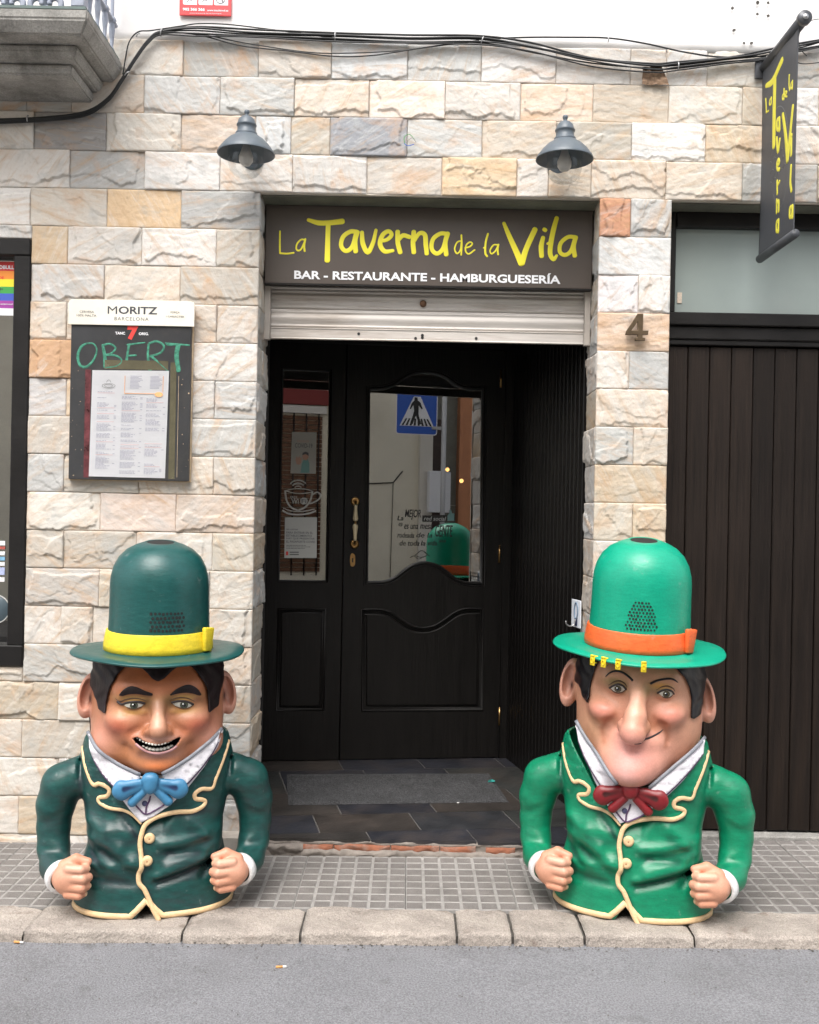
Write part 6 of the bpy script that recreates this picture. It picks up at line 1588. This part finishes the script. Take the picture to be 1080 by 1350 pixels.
fig1 = empty('festival_figure', (0, 0, 0), label='big headed festival figure in dark green coat and bowler hat with yellow band', cat='festival figure', group='big headed festival figures by the door')
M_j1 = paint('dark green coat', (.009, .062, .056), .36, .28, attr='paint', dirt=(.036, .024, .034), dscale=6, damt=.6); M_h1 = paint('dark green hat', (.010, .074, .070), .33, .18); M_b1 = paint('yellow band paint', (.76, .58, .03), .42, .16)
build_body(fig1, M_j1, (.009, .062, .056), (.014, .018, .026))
def rotm(V, a, t=(0, 0, 0)): M_ = Matrix.Rotation(a, 3, 'Z'); return np.array(V) @ np.array(M_).T.astype(np.float32)+np.array(t, np.float32)
me = mkmesh('head', H1V, H1F, True); x, y, z = H1V.T; fr = np.clip((-y-.02)/.08, 0, 1)
c = np.tile(np.array((.42, .172, .090), np.float32), (len(x), 1))
c = mixv(c, (.43, .115, .032), .8*gauss(x, z, 0, .80, .16, .075)*fr); c = mixv(c, (.74, .44, .32), .75*gauss(x, z, 0, .655, .022, .05)*fr)
for s in (-1, 1):
    c = mixv(c, (.62, .32, .20), .8*gauss(x, z, s*.105, .658, .05, .020)*fr); c = mixv(c, (.52, .11, .06), .72*gauss(x, z, s*.128, .622, .044, .028)*fr); c = mixv(c, (.46, .14, .06), .65*gauss(x, z, s*.085, .592, .032, .016)*fr)
    c = mixv(c, (.52, .34, .10), .85*gauss(x, z, s*.078, .712, .050, .012)*fr); c = mixv(c, (.10, .055, .022), .95*gauss(x, z, s*.036, .700, .022, .024)*fr); c = mixv(c, (.30, .16, .05), .75*gauss(x, z, s*.08, .694, .055, .022)*fr); c = mixv(c, (.50, .27, .07), .75*gauss(x, z, s*.08, .668, .045, .010)*fr)
    c = mixv(c, (.24, .10, .06), .8*gauss(x, z, s*.120, .700, .018, .010)*fr); c = mixv(c, (.40, .15, .07), .7*gauss(x, z, s*.050, .617, .010, .022)*fr)
    c = mixv(c, (.54, .26, .20), .7*gauss(x, z, s*.175, .56, .05, .07)); c = mixv(c, (.44, .17, .08), .6*gauss(x, z, s*.10, .545, .016, .04)*fr)
    c = mixv(c, (.70, .36, .28), .6*(np.abs(x) > .215)*(x*s > 0)); c = mixv(c, (.26, .09, .045), .8*gauss(x, z, s*.226, .695, .014, .042)*(y < .012)); c = mixv(c, (.012, .006, .005), gauss(x, z, s*.221, .680, .006, .014)*(y < .02))
c = mixv(c, (.70, .20, .06), .8*gauss(x, z, 0.0, .492, .055, .020)*fr); c = mixv(c, (.60, .36, .30), .7*gauss(x, z, 0, .588, .06, .010)*fr); c = mixv(c, (.42, .24, .22), .75*gauss(x, z, 0, .532, .055, .010)*fr); c = mixv(c, (.58, .24, .10), .6*gauss(x, z, -.10, .51, .06, .05)*fr)
pm_ = poly2(x, z, MOUTH1); c = mixv(c, (.004, .004, .004), ((pm_ < .001) & (y < -.08)).astype(np.float32))
setcol(me, c)
hs1 = Surf([(H1V, H1F)])
head_parts = []
hd1 = add('head', me, M_skin, fig1); head_parts.append(hd1)
hm_ = mkmesh('hair', R1V, R1F, True); M_hair1 = mat('dark hair', (.013, .0065, .0075), .5, spec=.3, var=.5, vscale=26, stretch=(2, 2, .6), bump=.2, bscale=30); head_parts.append(add('hair', hm_, M_hair1, fig1))
before = set(bpy.data.objects)
for L in ([(203, 312), (235, 268), (290, 240), (345, 250), (400, 275), (458, 298), (452, 314), (400, 310), (340, 300), (280, 302), (235, 316)], [(594, 312), (640, 272), (700, 244), (752, 240), (805, 270), (842, 325), (828, 334), (780, 312), (720, 300), (650, 306), (602, 318)]):
    add('eyebrow', patch(hs1, curve_loop([[FC(*p) for p in L]], 3), .0055, .009, .008), M_hair1, fig1, True)
M_ir1 = mat('grey green iris', (.055, .062, .04), .2, spec=.7)
A1 = [(238, 388), (262, 378), (300, 371), (345, 370), (376, 376), (398, 384), (380, 402), (340, 414), (305, 414), (265, 404)]; A2 = [(612, 384), (640, 376), (680, 374), (720, 378), (752, 388), (776, 404), (750, 418), (715, 424), (675, 418), (636, 404)]
e1 = eye(fig1, hs1, [FC(*p) for p in A1], FC(320, 392), .0112, M_ir1, .0018, .0028, [FC(*p) for p in ((190, 366), (225, 385), (262, 372), (310, 364), (360, 366), (405, 382))])
e2 = eye(fig1, hs1, [FC(*p) for p in A2], FC(706, 398), .0116, M_ir1, .0018, .0028, [FC(*p) for p in ((606, 380), (645, 369), (690, 367), (735, 376), (782, 402))])
tb = bmesh.new()
def tooth(bm, u, v, w, h, yo): x_, z_ = FC(u, v); bmesh.ops.create_icosphere(bm, subdivisions=2, radius=1, matrix=Matrix.Translation((x_, yo, z_)) @ Matrix.Diagonal((w, .006, h, 1)))
for k in range(14):
    u = 352+k*23.4; t = (u-502)/165; tooth(tb, u, 690-46*t*t, .0050, .0042, -.224+.044*t*t)
for k in range(9):
    u = 398+k*27; t = (u-508)/150; tooth(tb, u, 741-26*t*t, .0064, .0064, -.207+.030*t*t)
add('teeth', tb, M_tooth, fig1)
add('lip', ribbon(hs1, [FC(*p) for p in ((340, 690), (385, 722), (440, 752), (520, 763), (600, 748), (655, 715))], .0042, .001, 6, .7), mat('lip paint', (.42, .22, .22), .35), fig1)
newo = [o for o in bpy.data.objects if o not in before]
for o in head_parts+[q for q in newo if q.type == 'MESH']:
    if o.parent == fig1 or o in head_parts: o.data.transform(Matrix.Rotation(FY1-JY1, 4, 'Z'))
for o in newo:
    if o.parent is not None and o.parent is not fig1: o.data.transform(Matrix.Rotation(FY1-JY1, 4, 'Z'))
H1R = rotm(H1V, FY1-JY1)
build_neck(fig1, Surf([(JV, JF), (H1R, H1F)]), (.05, .20, .36), (.010, .025, .08), N1)
hl = []
for j in range(5):
    for i in range(9):
        if True: hl.append((-math.pi/2+R(-13+ (i+.5*(j % 2))*4.3 + random.uniform(-.5, .5)), .092+j*.0135+random.uniform(-.001, .001)))
hat(fig1, Matrix.Rotation(R(6), 4, 'Z') @ Matrix.Translation((-.002, 0, .838)) @ Matrix.Rotation(R(1.5), 4, 'X'), M_h1, M_b1, 'yellow', [(a+R(2), z) for a, z in hl], -R(32), hr=.0048)
c1 = W(203.5, 1190, -.57); fig1.location = (c1.x, -.57, gz(c1.x)-.002); fig1.rotation_euler = (0, 0, JY1)

# ------------------------------------------------------------------ figure 2: bright green, long nosed, smirking
def GC(u, v, s=412.0, cx=834.5): px, py = 750+u/5.4, 860+v/5.4; return ((px-cx)/s, 1.315-(py-680.7)/s)
def head2_base(P):
    P = (P[0]-.010, P[1], P[2])
    d = ell(P, (0, .010, .77), (.208, .19, .23)); d = smin(d, ell(P, (0, .005, .60), (.205, .185, .20)), .07)
    d = smin(d, ell(P, (-.018, -.150, .515), (.105, .085, .085)), .05); d = smin(d, ell(P, (-.024, -.205, .490), (.058, .046, .046)), .030)
    for s in (-1, 1): d = smin(d, ell(P, (s*.098-.006, -.140, .668), (.058, .058, .042), s*.35), .03)
    d = smin(d, cap(P, (-.09, -.155, .785), (.09, -.155, .785), .030), .05)
    for s in (-1, 1):
        cx = s*.070+.002; cz = .748-s*.004
        d = smax(d, -ell(P, (cx, -.222, cz+.004), (.046, .032, .030)), .022); d = smin(d, ell(P, (cx, -.158, cz), (.034, .034, .025)), .010); d = smin(d, cap(P, (cx-.026, -.180, cz+.013), (cx+.026, -.178, cz+.013), .0075), .010)
    d = smin(d, chain(P, ((0, -.172, .790), (-.002, -.198, .735), (-.010, -.232, .670), (-.017, -.245, .632)), (.020, .024, .033, .038), .015), .022)
    d = smin(d, ell(P, (-.017, -.246, .618), (.040, .036, .034)), .012)
    for s in (-1, 1): d = smin(d, ell(P, (-.014+s*.036, -.214, .640), (.018, .026, .026)), .012)
    for s in (-1, 1): d = smax(d, -chain(P, ((s*.045-.012, -.215, .668), (s*.082-.010, -.190, .640), (s*.100-.008, -.170, .590)), (.006, .009, .006), .01), .020)
    d = smin(d, ell(P, (.0, -.165, .585), (.075, .045, .03)), .03)
    d = smax(d, -chain(P, ((-.030, -.222, .588), (.015, -.222, .590), (.072, -.198, .613)), (.002, .0032, .0035), .003), .010)
    return d
def head2(P): d = head2_base(P); d = ears(P, d, -1, (-.222, .010, .728), (.036, .030, .086), -.16); return np.maximum(ears(P, d, 1, (.222, .010, .705), (.036, .030, .086), .24), P[2]-.854-.07*P[1])
H2V, H2F = snet(head2, (-.29, -.31, .40), (.29, .22, .93), .0040)
HAIR2 = [GC(*p) for p in ((-60, 330), (30, 330), (48, 352), (60, 402), (108, 432), (122, 380), (132, 280), (160, 170), (200, 80), (300, 40), (640, 40), (732, 128), (792, 195), (830, 275), (848, 370), (845, 492), (868, 505), (926, 482), (940, 360), (960, 300), (1080, 250), (1080, -260), (-60, -260))]
R2V, R2F = snet(hair_of(head2_base, HAIR2, .852), (-.26, -.24, .52), (.26, .24, .93), .0045)
fig2 = empty('festival_figure', (0, 0, 0), label='big headed festival figure in bright green coat and bowler hat with orange band', cat='festival figure', group='big headed festival figures by the door')
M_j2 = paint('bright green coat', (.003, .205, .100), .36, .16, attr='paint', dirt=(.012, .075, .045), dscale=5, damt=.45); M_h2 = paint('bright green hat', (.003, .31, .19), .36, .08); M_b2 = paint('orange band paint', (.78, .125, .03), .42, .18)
JY2, FY2 = R(-15), R(-13)
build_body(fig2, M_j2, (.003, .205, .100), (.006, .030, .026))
me = mkmesh('head', H2V, H2F, True); x, y, z = H2V.T; fr = np.clip((-y-.02)/.08, 0, 1)
c = np.tile(np.array((.58, .29, .185), np.float32), (len(x), 1))
c = mixv(c, (.68, .31, .265), .95*gauss(x, z, -.015, .535, .12, .11)*fr); c = mixv(c, (.62, .36, .20), .6*gauss(x, z, -.13, .60, .05, .09)); c = mixv(c, (.60, .24, .13), .5*gauss(x, z, 0, .84, .15, .04)*fr)
for s in (-1, 1):
    cx = s*.070+.002; cz = .748-s*.004
    c = mixv(c, (.60, .24, .17), .85*gauss(x, z, s*.105-.004, .680, .040, .026)*fr); c = mixv(c, (.40, .12, .04), .9*gauss(x, z, s*.090-.010, .648, .034, .014)*fr)
    c = mixv(c, (.28, .20, .07), .9*gauss(x, z, cx, cz+.020, .040, .016)*fr); c = mixv(c, (.15, .11, .055), .75*gauss(x, z, cx, cz+.004, .036, .016)*fr); c = mixv(c, (.30, .20, .09), .8*gauss(x, z, s*.036, .755, .014, .024)*fr)
    c = mixv(c, (.42, .20, .11), .6*gauss(x, z, -.012+s*.052, .65, .010, .030)*fr); c = mixv(c, (.66, .33, .26), .6*(np.abs(x) > .212)*(x*s > 0)); c = mixv(c, (.34, .15, .09), .7*gauss(x, z, s*.222, .730 if s < 0 else .708, .014, .046)*(y < .010)); c = mixv(c, (.012, .006, .005), gauss(x, z, s*.217, .718 if s < 0 else .692, .006, .014)*(y < .02))
c = mixv(c, (.66, .30, .06), .7*gauss(x, z, .073, .768, .028, .010)*fr); c = mixv(c, (.72, .30, .24), .7*gauss(x, z, -.017, .612, .035, .025)*fr); c = mixv(c, (.74, .46, .36), .7*gauss(x, z, -.008, .69, .014, .06)*fr); c = mixv(c, (.70, .40, .36), .7*gauss(x, z, -.026, .492, .03, .028)*fr)
c = mixv(c, (.52, .22, .10), .5*gauss(x, z, .05, .63, .03, .014)*fr)
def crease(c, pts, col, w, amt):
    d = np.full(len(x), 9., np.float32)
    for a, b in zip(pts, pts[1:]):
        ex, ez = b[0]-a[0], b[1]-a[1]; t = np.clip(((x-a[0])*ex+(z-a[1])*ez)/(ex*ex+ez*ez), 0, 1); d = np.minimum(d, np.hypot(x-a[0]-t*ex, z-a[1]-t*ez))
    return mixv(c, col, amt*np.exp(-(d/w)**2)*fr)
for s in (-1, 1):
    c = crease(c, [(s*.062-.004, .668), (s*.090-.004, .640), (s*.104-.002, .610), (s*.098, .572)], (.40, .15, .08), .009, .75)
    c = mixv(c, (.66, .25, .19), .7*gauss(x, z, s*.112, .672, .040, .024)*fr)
setcol(me, c); hs2 = Surf([(H2V, H2F)]); before = set(bpy.data.objects); head_parts = [add('head', me, M_skin, fig2)]
M_hair2 = mat('black hair', (.006, .006, .009), .38, spec=.4, var=.4, vscale=26, stretch=(2, 2, .6), bump=.2, bscale=30); add('hair', mkmesh('hair', R2V, R2F, True), M_hair2, fig2)
for L in ([(238, 210), (270, 178), (315, 164), (360, 172), (400, 196), (430, 222)], [(552, 238), (590, 216), (640, 200), (690, 194), (722, 204), (744, 222)]): add('eyebrow', ribbon(hs2, [GC(*p) for p in L], (.0014, .003, .0034, .0036, .0036) if L[0][0] < 300 else (.0036, .0036, .0034, .003, .0014), .002, 6, .7), M_hair2, fig2)
M_ir2 = mat('olive iris', (.075, .062, .026), .2, spec=.7)
B1 = [(276, 290), (300, 272), (330, 264), (360, 272), (378, 292), (362, 308), (330, 318), (298, 310)]; B2 = [(612, 300), (640, 286), (670, 280), (698, 290), (712, 308), (694, 324), (664, 330), (636, 320)]
eye(fig2, hs2, [GC(*p) for p in B1], GC(328, 290), .0100, M_ir2, .0018, .0024, [GC(*p) for p in ((266, 292), (300, 266), (332, 256), (366, 268), (386, 294))])
eye(fig2, hs2, [GC(*p) for p in B2], GC(666, 305), .0100, M_ir2, .0018, .0024, [GC(*p) for p in ((602, 302), (638, 278), (672, 272), (704, 284), (720, 310))])
add('mouth_line', ribbon(hs2, [GC(*p) for p in ((455, 637), (515, 630), (575, 612), (625, 588), (652, 566))], (.0018, .0034, .0036, .0030, .0012), -.0004, 6, .7), M_lash, fig2)
newo = [o for o in bpy.data.objects if o not in before and o.type == 'MESH']
HT2 = Matrix.Rotation(FY2-JY2, 4, 'Z') @ Matrix.Translation((0, 0, .6)) @ Matrix.Rotation(R(.6), 4, 'Y') @ Matrix.Translation((0, 0, -.6))
for o in newo: o.data.transform(HT2)
H2R = rotm(H2V, FY2-JY2)
build_neck(fig2, Surf([(JV, JF), (H2R, H2F)]), (.19, .010, .014), (.035, .005, .005), N2, .024)
hl = []
for j in range(9):
    for i in range(11):
        a = (i-5+.5*(j % 2))*3.7; zz = .092+j*.0108
        if (a/17.)**2+((zz-.09)/.105)**2 < 1.05 and True: hl.append((-math.pi/2+R(a+random.uniform(-.4, .4)), zz))
HM2 = Matrix.Rotation(R(4), 4, 'Z') @ Matrix.Translation((.004, 0, .862)) @ Matrix.Rotation(R(1.9), 4, 'Y') @ Matrix.Rotation(R(4.0), 4, 'X')
hat(fig2, HM2, M_h2, M_b2, 'orange', hl, -R(28), 1.0, 1.205, .838)
c2 = W(833, 1200, -.57); fig2.location = (c2.x, -.57, gz(c2.x)); fig2.rotation_euler = (0, 0, JY2)
# yellow pegs clipped on the brim
M_peg = mat('yellow plastic', (.80, .60, .02), .35)
for px_, lab in ((782, 'small yellow plastic clip on the green hat brim, leftmost of four'), (796.5, 'small yellow plastic clip on the green hat brim, second from the left'), (815.5, 'small yellow plastic clip on the green hat brim, third from the left'), (849, 'small yellow plastic clip on the green hat brim, rightmost of four')):
    # where the brim edge stands under that pixel
    best = None
    WMx = Matrix.Translation(fig2.location) @ Matrix.Rotation(JY2, 4, 'Z') @ HM2
    for t in np.linspace(-math.pi, 0, 400):
        p = WMx @ Vector((.285*math.cos(t), .285*math.sin(t), .001)); v = p-Vector((0, CAMY, CAMZ)); q = (v.x*ct+v.z*st, -v.x*st+v.z*ct); pxp = 540+F*q[0]/v.y
        if best is None or abs(pxp-px_) < best[0]: best = (abs(pxp-px_), t)
    t = best[1]; e = empty('brim_clip', WMx @ Vector((.285*math.cos(t), .285*math.sin(t), 0)), label=lab, cat='clip', group='yellow clips on the hat brim')
    CT = WMx @ Matrix.Translation((.283*math.cos(t), .283*math.sin(t), .0)) @ Matrix.Rotation(t+math.pi/2, 4, 'Z')
    bm = bmesh.new(); bx(bm, -.0085, .0085, -.007, -.0025, -.020, .014, .002, 2); bx(bm, -.0075, .0075, -.006, .020, .0045, .0090, .0015); bx(bm, -.0075, .0075, -.006, .014, -.014, -.0105, .0015); bm.transform(CT); setp(bmfin('clip_body', bm, M_peg, None, True), e)
    bm = bmesh.new(); tube(bm, [CT @ Vector((.0045*math.cos(a), -.0078, -.004+.0075*math.sin(a))) for a in np.linspace(0, 6.283, 14, endpoint=False)], .0018, 6, closed=True); tube(bm, [CT @ Vector((x, -.006, .012)) for x in (-.007, .007)], .0032, 6); setp(bmfin('clip_ring', bm, M_peg, None, True), e)
